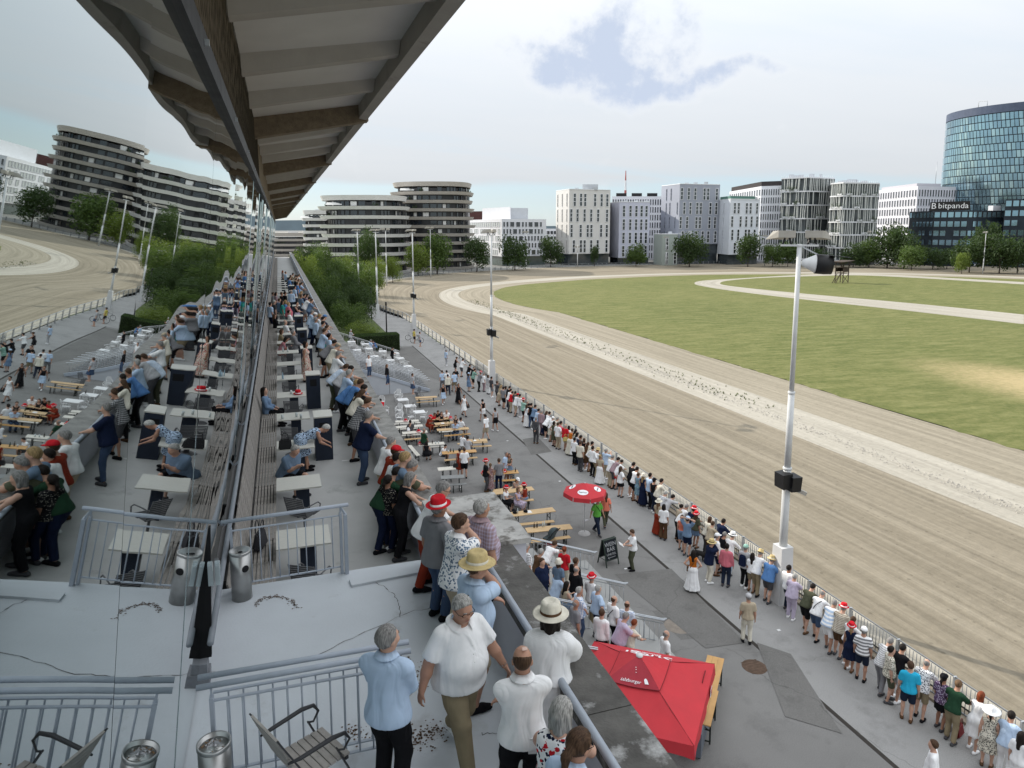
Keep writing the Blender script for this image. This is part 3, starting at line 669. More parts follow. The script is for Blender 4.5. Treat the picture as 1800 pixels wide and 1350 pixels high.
def sand_mat(name, c1, c2, c3, width, fine=1.0):
    m = bpy.data.materials.new(name); m.use_nodes = True; n = N(m.node_tree)
    tc = n('ShaderNodeTexCoord'); mp = n('ShaderNodeMapping'); n.link(tc.outputs['UV'], mp.inputs[0]); mp.inputs['Scale'].default_value = (.03, width * 1.3, 1)
    s1 = n('ShaderNodeTexNoise', i_Vector=mp.outputs[0], i_Scale=1.0, i_Detail=8.0, i_Roughness=.72, i_Distortion=.25)
    mpb = n('ShaderNodeMapping'); n.link(tc.outputs['UV'], mpb.inputs[0]); mpb.inputs['Scale'].default_value = (.012, width * .22, 1)
    s2 = n('ShaderNodeTexNoise', i_Vector=mpb.outputs[0], i_Scale=1.0, i_Detail=4.0)
    ob = tc.outputs['Object']; gr = n('ShaderNodeTexNoise', i_Vector=ob, i_Scale=2.2, i_Detail=9.0, i_Roughness=.7)
    col = ramp(n, s2.outputs[0], [(.33, c1), (.52, c2), (.7, c3)])
    col = mix(n, .66, col, ramp(n, s1.outputs[0], [(.34, tuple(x * .50 for x in c1)), (.5, c2), (.68, tuple(min(1, x * 1.25) for x in c3))]))
    col = mix(n, .5, col, ramp(n, gr.outputs[0], [(.3, tuple(x * .72 for x in c2)), (.7, tuple(min(1, x * 1.15) for x in c2))]))
    hv = n('ShaderNodeTexVoronoi', i_Vector=ob, i_Scale=2.3, i_Randomness=1.0); hs = n('ShaderNodeSeparateColor'); n.link(hv.outputs['Color'], hs.inputs[0])
    hoof = math_n(n, 'MULTIPLY', math_n(n, 'LESS_THAN', hv.outputs['Distance'], .16), math_n(n, 'GREATER_THAN', hs.outputs[0], .55))
    col = mix(n, math_n(n, 'MULTIPLY', hoof, .30), col, tuple(x * .5 for x in c1))
    p = n('ShaderNodeBsdfPrincipled', i_Roughness=.95); n.link(col, p.inputs['Base Color']); p.inputs['Specular IOR Level'].default_value = .1
    hh = math_n(n, 'SUBTRACT', math_n(n, 'ADD', math_n(n, 'MULTIPLY', s1.outputs[0], 1.2), gr.outputs[0]), math_n(n, 'MULTIPLY', hoof, .5))
    b = n('ShaderNodeBump', i_Strength=.7, i_Distance=.09, i_Height=hh); n.link(b.outputs[0], p.inputs['Normal'])
    o = n('ShaderNodeOutputMaterial'); n.link(p.outputs[0], o.inputs[0]); return m
def grass_mat(name, dry):
    m = bpy.data.materials.new(name); m.use_nodes = True; n = N(m.node_tree); tc = n('ShaderNodeTexCoord'); co = tc.outputs['Object']
    a = n('ShaderNodeTexNoise', i_Vector=co, i_Scale=.035, i_Detail=5.0, i_Roughness=.6); mp = n('ShaderNodeMapping'); n.link(co, mp.inputs[0]); mp.inputs['Scale'].default_value = (.22, .9, 1); mp.inputs['Rotation'].default_value = (0, 0, R(58))
    st = n('ShaderNodeTexNoise', i_Vector=mp.outputs[0], i_Scale=1.0, i_Detail=6.0, i_Roughness=.65); f = n('ShaderNodeTexNoise', i_Vector=co, i_Scale=1.6, i_Detail=9.0, i_Roughness=.75)
    c = ramp(n, a.outputs[0], [(.30, (.072, .100, .022)), (.45, (.112, .138, .036)), (.58, (.165, .172, .058)), (.72, (.092, .118, .03))])
    c = mix(n, .6, c, ramp(n, st.outputs[0], [(.38, (.062, .090, .018)), (.5, (.135, .148, .046)), (.62, (.225, .225, .092))]))
    c = mix(n, .42, c, ramp(n, f.outputs[0], [(.35, (.045, .06, .013)), (.65, (.20, .18, .08))]))
    # a worn dry patch near the right of the infield
    vm = n('ShaderNodeVectorMath', operation='SUBTRACT', i_1=(dry[0], dry[1], 0)); n.link(co, vm.inputs[0]); mr = n('ShaderNodeMapping'); n.link(vm.outputs[0], mr.inputs[0]); mr.inputs['Rotation'].default_value = (0, 0, R(20)); mr.inputs['Scale'].default_value = (1 / 8, 1 / 17, 1)
    ln = n('ShaderNodeVectorMath', operation='LENGTH'); n.link(mr.outputs[0], ln.inputs[0])
    dm = n('ShaderNodeMapRange', i_Value=math_n(n, 'ADD', ln.outputs['Value'], math_n(n, 'MULTIPLY', math_n(n, 'SUBTRACT', f.outputs[0], .5), 1.6)), i_1=1.1, i_2=.35)
    c = mix(n, math_n(n, 'MULTIPLY', dm.outputs[0], .85), c, (.42, .33, .18))
    p = n('ShaderNodeBsdfPrincipled', i_Roughness=.9); n.link(c, p.inputs['Base Color']); p.inputs['Specular IOR Level'].default_value = .15
    b = n('ShaderNodeBump', i_Strength=1.0, i_Distance=.12, i_Height=f.outputs[0]); n.link(b.outputs[0], p.inputs['Normal'])
    o = n('ShaderNodeOutputMaterial'); n.link(p.outputs[0], o.inputs[0]); return m
def asphalt_mat(name, base, var=.22):
    m = bpy.data.materials.new(name); m.use_nodes = True; n = N(m.node_tree); co = n('ShaderNodeTexCoord').outputs['Object']
    a = n('ShaderNodeTexNoise', i_Vector=co, i_Scale=.35, i_Detail=6.0, i_Roughness=.6); f = n('ShaderNodeTexNoise', i_Vector=co, i_Scale=45.0, i_Detail=3.0); s = n('ShaderNodeTexNoise', i_Vector=co, i_Scale=.9, i_Detail=9.0, i_Roughness=.7)
    k = lambda q: tuple(x * q for x in base)
    c = ramp(n, a.outputs[0], [(.3, k(1 - var)), (.5, base), (.72, k(1 + var))]); c = mix(n, .55, c, ramp(n, f.outputs[0], [(.3, k(.6)), (.7, k(1.4))]))
    st = n('ShaderNodeMapRange', i_Value=s.outputs[0], i_1=.52, i_2=.70); c = mix(n, math_n(n, 'MULTIPLY', st.outputs[0], .6), c, k(.60))
    cr = n('ShaderNodeTexVoronoi', feature='DISTANCE_TO_EDGE', i_Scale=.16); wv = n('ShaderNodeTexNoise', i_Vector=co, i_Scale=.8, i_Detail=4.0); va = n('ShaderNodeVectorMath', operation='MULTIPLY_ADD', i_1=(1.3, 1.3, 0)); n.link(wv.outputs['Color'], va.inputs[0]); n.link(co, va.inputs[2]); n.link(va.outputs[0], cr.inputs['Vector'])
    c = mix(n, math_n(n, 'MULTIPLY', math_n(n, 'LESS_THAN', cr.outputs['Distance'], .0014), .4), c, k(.35))
    p = n('ShaderNodeBsdfPrincipled', i_Roughness=.9); p.inputs['Specular IOR Level'].default_value = .15; n.link(c, p.inputs['Base Color']); b = n('ShaderNodeBump', i_Strength=.35, i_Distance=.012, i_Height=f.outputs[0]); n.link(b.outputs[0], p.inputs['Normal'])
    o = n('ShaderNodeOutputMaterial'); n.link(p.outputs[0], o.inputs[0]); return m
S_TRACK = sand_mat('track_sand', (.145, .124, .092), (.225, .196, .148), (.33, .295, .235), 16)
S_PALE = sand_mat('pale_sand', (.27, .245, .20), (.36, .335, .285), (.45, .425, .37), 4)
S_SECOND = sand_mat('training_track_sand', (.19, .165, .12), (.27, .24, .185), (.36, .325, .26), 7)
A_APRON = asphalt_mat('apron_asphalt', (.195, .190, .182)); A_WALK = asphalt_mat('walkway_concrete', (.275, .27, .262)); A_DARK = asphalt_mat('patch_asphalt', (.155, .15, .142))
GRASS = grass_mat('infield_grass', (66, 40))
VERGE = M('verge_grass', (.075, .10, .03), .9, .35, .8, .6, 30)
def build_ground():
    def sheet(name, pts, z, m, kind='structure'):
        me = bpy.data.meshes.new(name); me.from_pydata([(x, y, z) for x, y in pts], [], [tuple(range(len(pts)))]); o = link(name, me, m); o['kind'] = kind; return o
    rect = lambda x0, x1, y0, y1: [(x0, y0), (x1, y0), (x1, y1), (x0, y1)]
    sheet('ground', rect(-1500, 2500, -600, 4500), -.06, asphalt_mat('town_ground', (.20, .20, .19)))
    sheet('verge', rect(-30, 19.2, 70, 260), -.03, VERGE)
    sheet('apron', rect(-14, 15.0, -60, 84), 0, A_APRON); sheet('walkway', rect(15.0, 18.9, -60, 84), 0, A_WALK)
    sheet('park_path', rect(13.6, 18.6, 84, 170), 0, A_WALK)
    fence = line(R_FENCE, 18.75); main = line(R_MAIN, 34.4); sand = line(R_SAND, 38.6); grass = line(R_GRASS, 45.0)
    k = min(len(fence), len(main))
    margin = [(x + .75 * (1 if i < k - 81 else 0), y) for i, (x, y) in enumerate(fence)]; r2 = R_FENCE - 1.1
    margin = line(r2, 20.0); inner = line(R_MAIN + 1.2, 33.3)
    for nm, a, b, m, z in (('track_margin', fence, margin, S_PALE, 0), ('race_track', margin, inner, S_TRACK, .004), ('sand_margin', inner, sand, S_PALE, .008), ('training_track', sand, grass, S_SECOND, .004)):
        struct(nm, strip(a, b, z), m)
    rg = random.Random(4); gp = [(x + rg.uniform(-.25, .25), y + rg.uniform(-.2, .2)) for x, y in line(R_GRASS, 45.0, step=1.2)]
    far_end = gp[-1]; gp += [(far_end[0] + 12, -70)]
    sheet('infield_grass', gp, .010, GRASS)
    po = [(1800, 570), (1600, 547), (1400, 525), (1300, 513), (1245, 505), (1221, 499), (1235, 493.5), (1300, 489.5), (1400, 483.7), (1500, 481), (1600, 485), (1800, 496)]; pi_ = [(1800, 553), (1600, 533), (1400, 515), (1320, 507), (1275, 501.5), (1266, 497.5), (1282, 493), (1340, 488.5), (1410, 486), (1500, 484), (1600, 488), (1800, 500)]
    def sm(pts):
        w = [g(*q)[:2] for q in pts]; out = []
        for i in range(len(w) - 1):
            p0, p1, p2, p3 = w[max(i - 1, 0)], w[i], w[i + 1], w[min(i + 2, len(w) - 1)]
            for t in np.linspace(0, 1, 8, endpoint=False): out.append(tuple(.5 * (2 * p1[c] + (p2[c] - p0[c]) * t + (2 * p0[c] - 5 * p1[c] + 4 * p2[c] - p3[c]) * t * t + (3 * p1[c] - p0[c] - 3 * p2[c] + p3[c]) * t ** 3) for c in (0, 1)))
        return out + [w[-1]]
    struct('infield_path', strip(sm(po), sm(pi_), .016), S_PALE)
    # repaired rectangles of darker asphalt, each its own sheet
    pi0 = 0
    for q in ([(1146, 1074), (1182, 1069), (1250, 1112), (1236, 1121), (1197, 1125)], [(918, 772), (945, 768), (970, 794), (934, 800)], [(690, 612), (725, 610), (800, 680), (735, 655)], [(1080, 1010), (1180, 1000), (1310, 1130), (1240, 1140)], [(1330, 1130), (1390, 1150), (1480, 1290), (1380, 1260)]):
        sheet('asphalt_patch', [g(*p)[:2] for p in q], .004 + .003 * pi0, A_DARK); pi0 += 1
    # slot drain along the apron
    mb = MB(); mb.box(14.93, 15.07, -40, 84, -.03, .006); struct('drain_channel', mb, M('drain_iron', (.035, .03, .025), .8, .3, 6))
    x, y, _ = g(1326, 1172); mb = MB(); mb.lathe([(0, .012), (.38, .012), (.40, .0)], 28, (x, y, 0)); [mb.box(x - .3, x + .3, y - .3 + .12 * i - .012, y - .3 + .12 * i + .012, .012, .018) for i in range(6)]
    tag(link('manhole_cover', mb, M('rusty_iron', (.10, .065, .045), .85, .3, 8)), 'rusty round manhole cover set in the grey apron', 'manhole cover')
    x, y, _ = g(1193, 1100); mb = MB(); mb.lathe([(0, .010), (.50, .010), (.52, .0)], 28, (x, y, 0)); tag(link('manhole_cover', mb, M('tan_cover', (.22, .19, .16), .9, .25, 5)), 'round tan manhole cover inside the dark asphalt patch', 'manhole cover')
    # stones and tufts along the sand between the two tracks
    rg = random.Random(9); mb = MB(); tf = MB()
    for i in range(2400):
        y = 14 + 120 * rg.random() ** 1.4; x = 35.3 + rg.gauss(0, .33) + (rg.random() < .12) * rg.uniform(0, 2.6); r = rg.uniform(.02, .07) * (1 + .4 * rg.random()); z = .01
        if x < 34.5: continue
        v = [(x + r * math.cos(a) * rg.uniform(.7, 1.2), y + r * math.sin(a) * rg.uniform(.7, 1.2), z) for a in (0, 1.6, 3.1, 4.7)] + [(x + rg.uniform(-.3, .3) * r, y, z + r * rg.uniform(.6, 1.1))]
        mb.add(v, [(0, 1, 4), (1, 2, 4), (2, 3, 4), (3, 0, 4)])
    link('stones', mb, M('sand_stones', (.36, .335, .295), .9, .25, 4))['kind'] = 'stuff'
    for i in range(420):
        y = 45 + 90 * rg.random(); x = 36.2 + rg.gauss(0, .7); 
        for k in range(7):
            a = rg.uniform(0, 6.3); r = rg.uniform(.05, .16); tf.add([(x - .03 * math.sin(a), y + .03 * math.cos(a), .01), (x + .03 * math.sin(a), y - .03 * math.cos(a), .01), (x + r * math.cos(a), y + r * math.sin(a), rg.uniform(.08, .2))], [(0, 1, 2)])
    link('weeds', tf, M('weed_green', (.09, .12, .03), .9, .4, 3))['kind'] = 'stuff'
    # distant hills, the haze over them painted into their blue-grey colour
    mb = MB(); pts = []
    for i in range(61):
        a = R(-60 + i * 2.4); d = 5200; pts.append((d * math.sin(a), d * math.cos(a), 20 + 40 * (.5 + .5 * math.sin(i * .35)) * (.6 + .4 * math.sin(i * .9 + 1)) + 45 * math.exp(-((i - 26) / 6) ** 2)))
    vs = [(x, y, -1) for x, y, z in pts] + pts + [(x * 1.25, y * 1.25, -1) for x, y, z in pts]; n_ = len(pts)
    mb.add(vs, [(i, i + 1, n_ + i + 1, n_ + i) for i in range(n_ - 1)] + [(n_ + i, n_ + i + 1, 2 * n_ + i + 1, 2 * n_ + i) for i in range(n_ - 1)]); struct('hills', mb, M('hazy_wooded_hills', (.17, .21, .23), .95, .2, .004))
build_ground()

# ------------------------------------------------------------------ the stand: terraces, parapets, glass front, canopy
ZP, ZL = 9.1, 7.9                           # near platform, long lower terrace
CONC = M('terrace_concrete', (.58, .61, .64), .8, .07, .9, .12, 30, stain=((.47, .48, .49), 1.3, .58))
CONC_L = M('lower_terrace_concrete', (.45, .45, .44), .85, .12, .6, .15, 25, stain=((.31, .31, .30), .8, .62))
CONC_D = M('weathered_coping', (.105, .10, .092), .9, .5, 2.6, .45, 30, detail=8, stain=((.46, .46, .45), 1.7, .545))
WALLW = M('painted_wall', (.55, .55, .60), .75, .08, 1.2, .05, 20)
GREYM = M('grey_painted_steel', (.40, .44, .50), .45, .08, 6, .05, 60); GALV = M('galvanised_steel', (.42, .44, .46), .4, .12, 9, metal=.55); WHITEM = M('white_painted_steel', (.62, .63, .63), .5, .10, 3)
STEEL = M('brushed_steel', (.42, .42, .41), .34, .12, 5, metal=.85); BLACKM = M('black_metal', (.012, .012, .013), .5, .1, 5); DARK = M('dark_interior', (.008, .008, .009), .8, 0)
SLATW = M('weathered_slat', (.27, .25, .228), .85, .35, 7, .4, 45); NAVYP = M('navy_panel', (.018, .026, .045), .5, .12, 4); TOPW = M('pale_table_top', (.54, .53, .48), .45, .06, 22)
BEAMB = M('exposed_aggregate', (.19, .15, .105), .95, .28, 9, .6, 60); RIBC = M('precast_rib', (.36, .34, .31), .9, .14, 1.1, .12, 25, stain=((.16, .15, .13), .9, .60)); SOFF = M('soffit_paint', (.52, .51, .49), .85, .08, 1.0, .05, 20)
YE = 165.0
def build_stand():
    mb = MB(); mb.box(-16, 2.7, -6, 10.2, 0, ZP); struct('terrace_floor', mb, CONC)
    mb = MB(); mb.box(-16, 2.6, 10.203, YE, 0, ZL); struct('lower_terrace_floor', mb, CONC_L)
    # worn joints, ring stain and cracks of the near platform, as thin sheets
    cr = MB()
    def crack(pts, w):
        W = [Vector(g(x, y, ZP + .004)) for x, y in pts]; rg = random.Random(len(pts)); fine = []
        for a, b in zip(W[:-1], W[1:]): fine += [a.lerp(b, t) + Vector((rg.uniform(-.02, .02), rg.uniform(-.02, .02), 0)) for t in np.linspace(0, 1, 7, endpoint=False)]
        fine.append(W[-1])
        for a, b in zip(fine[:-1], fine[1:]):
            d = (b - a).normalized(); s = Vector((-d.y, d.x, 0)) * w * rg.uniform(.15, .6); cr.add([a - s, a + s, b + s, b - s], [(0, 3, 2, 1)])
    crack([(370, 1182), (470, 1170), (560, 1150), (640, 1112), (720, 1075), (790, 1062)], .012); crack([(660, 1022), (690, 1042), (700, 1060), (703, 1085)], .014); crack([(845, 1290), (880, 1288)], .008); crack([(703, 1240), (730, 1212)], .006)
    tag(link('floor_cracks', cr, M('crack_dark', (.15, .15, .15), .95, .3, 9)), kind='structure')
    st = MB(); rg = random.Random(2)
    for i in range(150):
        a = math.pi * (.02 + .9 * rg.random()); rr = 38 + rg.gauss(0, 2.2) * (1.7 if a < 1 else 1); x, y = 484 + rr * math.cos(a), 1072 - rr * .62 * math.sin(a); c = g(x, y, ZP + .005); s = rg.uniform(.004, .016)
        st.add([(c[0] + s * math.cos(q) * rg.uniform(.5, 1.3), c[1] + s * math.sin(q) * rg.uniform(.5, 1.3), c[2]) for q in (0, 1.2, 2.5, 3.8, 5)], [(0, 1, 2, 3, 4)])
    for i in range(420):
        cx_, cy_ = rg.choice([(715, 1175), (700, 1165), (725, 1190), (735, 1300), (765, 1285), (625, 1290)]); c = g(cx_ + rg.gauss(0, 14), cy_ + rg.gauss(0, 9), ZP + .0045); s = rg.uniform(.004, .017)
        st.add([(c[0] + s * math.cos(q) * rg.uniform(.5, 1.3), c[1] + s * math.sin(q) * rg.uniform(.5, 1.3), c[2]) for q in (0, 1.2, 2.5, 3.8, 5)], [(0, 1, 2, 3, 4)])
    tag(link('floor_rust', st, M('rust_flakes', (.13, .085, .06), .95, .4, 20)), kind='stuff')
    mb = MB(); a, b, c, d = g(614, 1022, ZP), g(735, 998, ZP), g(735, 1010, ZP), g(618, 1033, ZP); mb.hexa([(q[0], q[1], ZP) for q in (d, c, b, a)] + [(q[0], q[1], ZP + .035) for q in (d, c, b, a)])
    struct('step_edge', mb, CONC)
    # parapets: wall, coping, steel tube on brackets
    def parapet(label, x0, x1, y0, y1, z, top, tube_x, wm):
        t = thing('parapet_wall', label, 'parapet', (0, 0, 0)); mb = MB(); mb.box(x0, x1 - .04, y0, y1, 0.0, top - .10); link('wall', mb, wm, t)
        n_ = max(1, int((y1 - y0) / 3.2)); L = (y1 - y0) / n_
        for i in range(n_): mb = MB(); mb.box(x0 - .05, x1, y0 + i * L + .006, y0 + (i + 1) * L - .006, top - .10, top); link('coping_slab', mb, CONC_D if z == ZP else M('light_coping', (.25, .245, .23), .9, .35, 3, .3, 25, stain=((.12, .115, .105), 2.0, .56)), t)
        mb = MB(); mb.tube([(tube_x, y0 + .1, top + .05), (tube_x, y1 - .1, top + .05)], .038, 10); link('handrail', mb, GREYM, t)
        for i in range(n_): mb = MB(); yy = y0 + (i + .5) * L; mb.bar((tube_x, yy, top + .03), (x0 + .03, yy, top - .05), .04, .02); link('bracket', mb, GREYM, t)
    parapet('concrete parapet of the near platform with stained dark coping and steel tube', 2.34, 2.80, -5, 8.42, ZP, ZP + .92, 2.30, WALLW)
    parapet('long concrete parapet of the lower terrace under the leaning spectators', 2.34, 2.80, 10.2, YE, ZL, ZL + 1.0, 2.28, WALLW)
    t = thing('pedestal_block', 'broad pale concrete block with stained top at the terrace step', 'concrete block'); mb = MB(); mb.prism([(2.10, 8.48), (3.02, 8.48), (3.02, 10.12), (1.97, 10.12), (1.97, 8.66)], 0, ZP + .90); link('block', mb, WALLW, t); mb = MB(); mb.prism([(2.06, 8.43), (3.07, 8.43), (3.07, 10.17), (1.92, 10.17), (1.92, 8.63)], ZP + .90, ZP + .97); link('slab', mb, M('mottled_slab', (.42, .41, .39), .85, .3, 3, .2, 20, stain=((.15, .14, .125), 3.2, .50)), t)
    # glass front: leaning panes on a low boarded base
    tl = R(6.5); gx = lambda z: -1.07 + math.tan(tl) * (z - 9.1)
    t = thing('glass_facade', 'tall leaning reflective glass front of the grandstand', 'glass front')
    GL = bpy.data.materials.new('mirror_glass'); GL.use_nodes = True; n = N(GL.node_tree); p = n('ShaderNodeBsdfPrincipled', i_Roughness=.012, i_Metallic=1.0); p.inputs['Base Color'].default_value = (.49, .555, .56, 1)
    co = n('ShaderNodeTexCoord').outputs['Object']; mp = n('ShaderNodeMapping'); n.link(co, mp.inputs[0]); mp.inputs['Scale'].default_value = (1, .55, .35); nz = n('ShaderNodeTexNoise', i_Vector=mp.outputs[0], i_Scale=1.0, i_Detail=1.0); b = n('ShaderNodeBump', i_Strength=.22, i_Distance=.035, i_Height=nz.outputs[0]); n.link(b.outputs[0], p.inputs['Normal'])
    o = n('ShaderNodeOutputMaterial'); n.link(p.outputs[0], o.inputs[0])
    rg = random.Random(21); W = 2.9; y = -5.78; i = 0; zt = 15.22
    while y < YE:
        z0 = 9.12 if y < 7 else 9.62; y1 = y + W
        mb = MB(); w0, w1 = y + .006, y1 - .006; mb.hexa([(gx(z0) - .02, w0, z0), (gx(z0), w0, z0), (gx(z0), w1, z0), (gx(z0) - .02, w1, z0), (gx(zt) - .02, w0, zt), (gx(zt), w0, zt), (gx(zt), w1, zt), (gx(zt) - .02, w1, zt)])
        ob = link('glass_pane', mb, GL, t); c = Vector((gx(12), (y + y1) / 2, 12)); k = .0035 if y < 12 else .011
        ob.matrix_local = Matrix.Translation(c) @ Matrix.Rotation(rg.uniform(-k, k), 4, 'Z') @ Matrix.Rotation(rg.uniform(-k, k) * .6, 4, 'Y') @ Matrix.Translation(-c)
        y = y1; i += 1
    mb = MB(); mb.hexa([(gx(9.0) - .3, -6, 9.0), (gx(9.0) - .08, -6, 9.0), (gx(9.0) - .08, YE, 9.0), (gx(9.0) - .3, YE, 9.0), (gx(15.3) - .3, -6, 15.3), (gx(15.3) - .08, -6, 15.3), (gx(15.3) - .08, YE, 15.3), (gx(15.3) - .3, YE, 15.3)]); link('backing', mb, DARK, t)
    mb = MB(); mb.box(gx(15.2) - .03, gx(15.2) + .035, -6, YE, 15.14, 15.30); link('head_rail', mb, BLACKM, t)
    for k in range(40): mb = MB(); yy = -5.78 + k * 2.9 + 1.45; mb.box(gx(15.2) + .036, gx(15.2) + .06, yy - .015, yy + .015, 15.20, 15.235); link('clip', mb, GALV, t)
    # open door leaf: dark of its gap drawn as a solid black wedge, clear handle, timber foot
    mb = MB(); mb.hexa([(gx(9.36) - .01, 8.1, 9.36), (gx(9.36) + .12, 8.1, 9.36), (gx(9.36) + .12, 8.16, 9.36), (gx(9.36) - .01, 8.16, 9.36), (gx(10.9) - .01, 8.1, 10.9), (gx(10.9) + .012, 8.1, 10.9), (gx(10.9) + .012, 8.16, 10.9), (gx(10.9) - .01, 8.16, 10.9)]); link('door_gap_wedge', mb, DARK, t)
    mb = MB(); mb.box(gx(9.2) - .01, gx(9.2) + .12, 7.95, 8.18, 9.1, 9.24); mb.box(gx(9.2) - .01, gx(9.2) + .10, 7.97, 8.18, 9.245, 9.36); link('timber_foot', mb, M('grey_timber', (.22, .23, .25), .8, .2, 8, .3, 40), t)
    CL = bpy.data.materials.new('clear_plastic'); CL.use_nodes = True; q = CL.node_tree.nodes['Principled BSDF']; q.inputs['Base Color'].default_value = (.75, .85, .88, 1); q.inputs['Roughness'].default_value = .12; q.inputs['Transmission Weight'].default_value = .55
    for dx in (0, .075):
        mb = MB(); zc = 10.42; mb.box(gx(zc) + .03 + dx, gx(zc) + .08 + dx, 7.94, 8.0, zc - .13, zc + .13); mb.box(gx(zc) + .04 + dx, gx(zc) + .07 + dx, 7.92, 7.94, zc - .10, zc + .10); link('door_handle', mb, CL, t)
    mb = MB()
    for k in range(6): mb.box(gx(9.3) + .004 - .0, gx(9.3) + .05 + .012 * (k % 2), 8.2, 10.15, 9.1 + k * .085, 9.1 + k * .085 + .078)
    link('boarded_base', mb, M('white_boards', (.40, .41, .43), .7, .1, 5), t)
    mb = MB(); mb.box(gx(9.0) - .25, gx(9.0) - .03, 10.25, YE, ZL, 9.58); link('base_wall', mb, M('dark_grey_wall', (.12, .12, .12), .9, .2, 2), t)  # low dark grey wall under the far panes
    t2 = thing('pipe_rail', 'long grey steel pipe running above the bench back', 'pipe'); mb = MB(); mb.tube([(-.89, 7.8, 9.70), (-.89, YE, 9.70)], .036, 10); link('pipe', mb, M('pipe_grey', (.27, .29, .32), .45, .1, 6), t2)
    for k in range(26): mb = MB(); yy = 8.4 + k * 3.0; mb.bar((-.90, yy, 9.66), (-1.0, yy, 9.56), .03); link('bracket', mb, GREYM, t2)
    # canopy: beam over the glass, soffit, ribs, deep beams and edge
    t = thing('canopy_roof', 'ribbed concrete canopy over the terraces with brown beams', 'canopy'); xi = -.40; xo = 1.92; zs = lambda x: 16.52 + (x - xi) * .17
    mb = MB(); mb.box(xi - .5, xi, -6, YE, 15.31, 16.75); link('edge_beam', mb, BEAMB, t)
    mb = MB(); mb.hexa([(xi + .002, -6, zs(xi)), (xo, -6, zs(xo)), (xo, YE, zs(xo)), (xi + .002, YE, zs(xi)), (xi + .002, -6, 17.3), (xo, -6, 17.3), (xo, YE, 17.3), (xi + .002, YE, 17.3)]); link('soffit', mb, SOFF, t)
    mb = MB(); mb.box(-14, xi - .5, -6, YE, 16.2, 17.3); link('roof_slab', mb, RIBC, t)
    mb = MB(); mb.hexa([(xo - .12, -6, 16.60), (xo + .05, -6, 16.57), (xo + .05, YE, 16.57), (xo - .12, YE, 16.60), (xo - .12, -6, 17.32), (xo + .10, -6, 17.32), (xo + .10, YE, 17.32), (xo - .12, YE, 17.32)]); link('fascia', mb, RIBC, t)
    ribs = MB(); ribs.hexa([(xi + .01, -.12, 16.30), (xo - .13, -.12, 16.72), (xo - .13, .12, 16.72), (xi + .01, .12, 16.30), (xi + .01, -.5, 16.70), (xo - .13, -.34, 16.98), (xo - .13, .20, 16.98), (xi + .01, .24, 16.70)]); rm = ribs.mesh('rib')
    beam = MB(); beam.hexa([(xi + .01, -.17, 16.10), (xo + .09, -.17, 16.56), (xo + .09, .17, 16.56), (xi + .01, .17, 16.10), (xi + .01, -.17, 16.70), (xo + .09, -.17, 17.28), (xo + .09, .17, 17.28), (xi + .01, .17, 16.70)]); bmh = beam.mesh('cross_beam')
    plate = MB(); plate.box(xi + .05, xo * .62, -.19, -.171, 16.02, 16.16); 
    y = 0.0; j = 0
    ys = [8.1, 10.9, 13.9]; yb = 16.9
    k = 0; y = 2.4
    while y < YE:
        if k % 4 == 1 and k > 1 or k == 1: link('cross_beam', bmh, BEAMB, t, (0, y + .0, 0)); 
        else: link('rib', rm, RIBC, t, (0, y, 0))
        y += 2.78; k += 1
    # bird net in front of the beam: thin crossing wires
    nt = MB(); rg = random.Random(5)
    for i in range(260):
        yy = .5 + i * .07; s = rg.uniform(-.05, .05); nt.bar((xi + .02, yy, 15.32), (xi + .02, yy + .25 + s, 16.5), .0022)
        if i % 2: nt.bar((xi + .024, yy + .3, 15.32), (xi + .024, yy - .02 + s, 16.5), .0022)
    tag(link('bird_net', nt, M('net_cord', (.07, .06, .045), .9, 0), t), kind='stuff')
build_stand()
def railing(label, p, q, h=1.05, double=False, group=None, gap=.12, posts=2, z=ZP):
    """steel balustrade between two floor points: posts, handrail, lower rails, bars"""
    p, q = Vector((p[0], p[1], z)), Vector((q[0], q[1], z)); t = thing('steel_railing', label, 'railing', (0, 0, 0), 0, group); d = (q - p).normalized(); L = (q - p).length; up = Vector((0, 0, h))
    for k in range(posts):
        c = p + (q - p) * (k / (posts - 1)); mb = MB(); mb.bar(c, c + up * .90, .07, .035, up=tuple(d)); link('post', mb, GREYM, t); mb = MB(); mb.bar(c + up * .9, c + up, .018); link('bracket', mb, GREYM, t)
    n_ = Vector((-d.y, d.x, 0)) * .12
    for s in ((0, 1) if double else (0,)):
        o = n_ * s; mb = MB(); mb.tube([p + up + o - d * .12 + Vector((0, 0, .02 * s)), q + up + o + d * .12 + Vector((0, 0, .02 * s))], .027, 10); link('handrail', mb, GREYM, t)
        for f in (.86, .10): mb = MB(); mb.bar(p + up * f + o, q + up * f + o, .03, .014); link('rail', mb, GREYM, t)
        m = None; k = int(L / gap)
        for i in range(1, k):
            c = p + d * (L * i / k) + o
            if m is None: mb = MB(); mb.tube([(0, 0, h * .10), (0, 0, h * .86)], .009, 6); m = mb.mesh('bar'); m.materials.append(GREYM)
            link('bar', m, None, t, c)
    return t
railing('grey steel railing by the ashtray bin at the end of the bench', (-.80, 10.08), (.70, 10.16)); 
railing('grey steel railing with doubled handrail beside the slatted chair', (-.74, 6.32), (.93, 6.28), double=True)
mb = MB(); c = g(604, 1008, ZP); mb.bar((c[0] + .05, c[1] - .0, ZP), (c[0] + .05, c[1], ZP + .92), .09, .05); mb.bar((c[0] + .05, c[1], ZP + .92), (.70, 10.16, ZP + 1.04), .03); t = thing('railing_post', 'short thick grey steel post at the end of the railing', 'post'); link('post_tube', mb, GREYM, t)
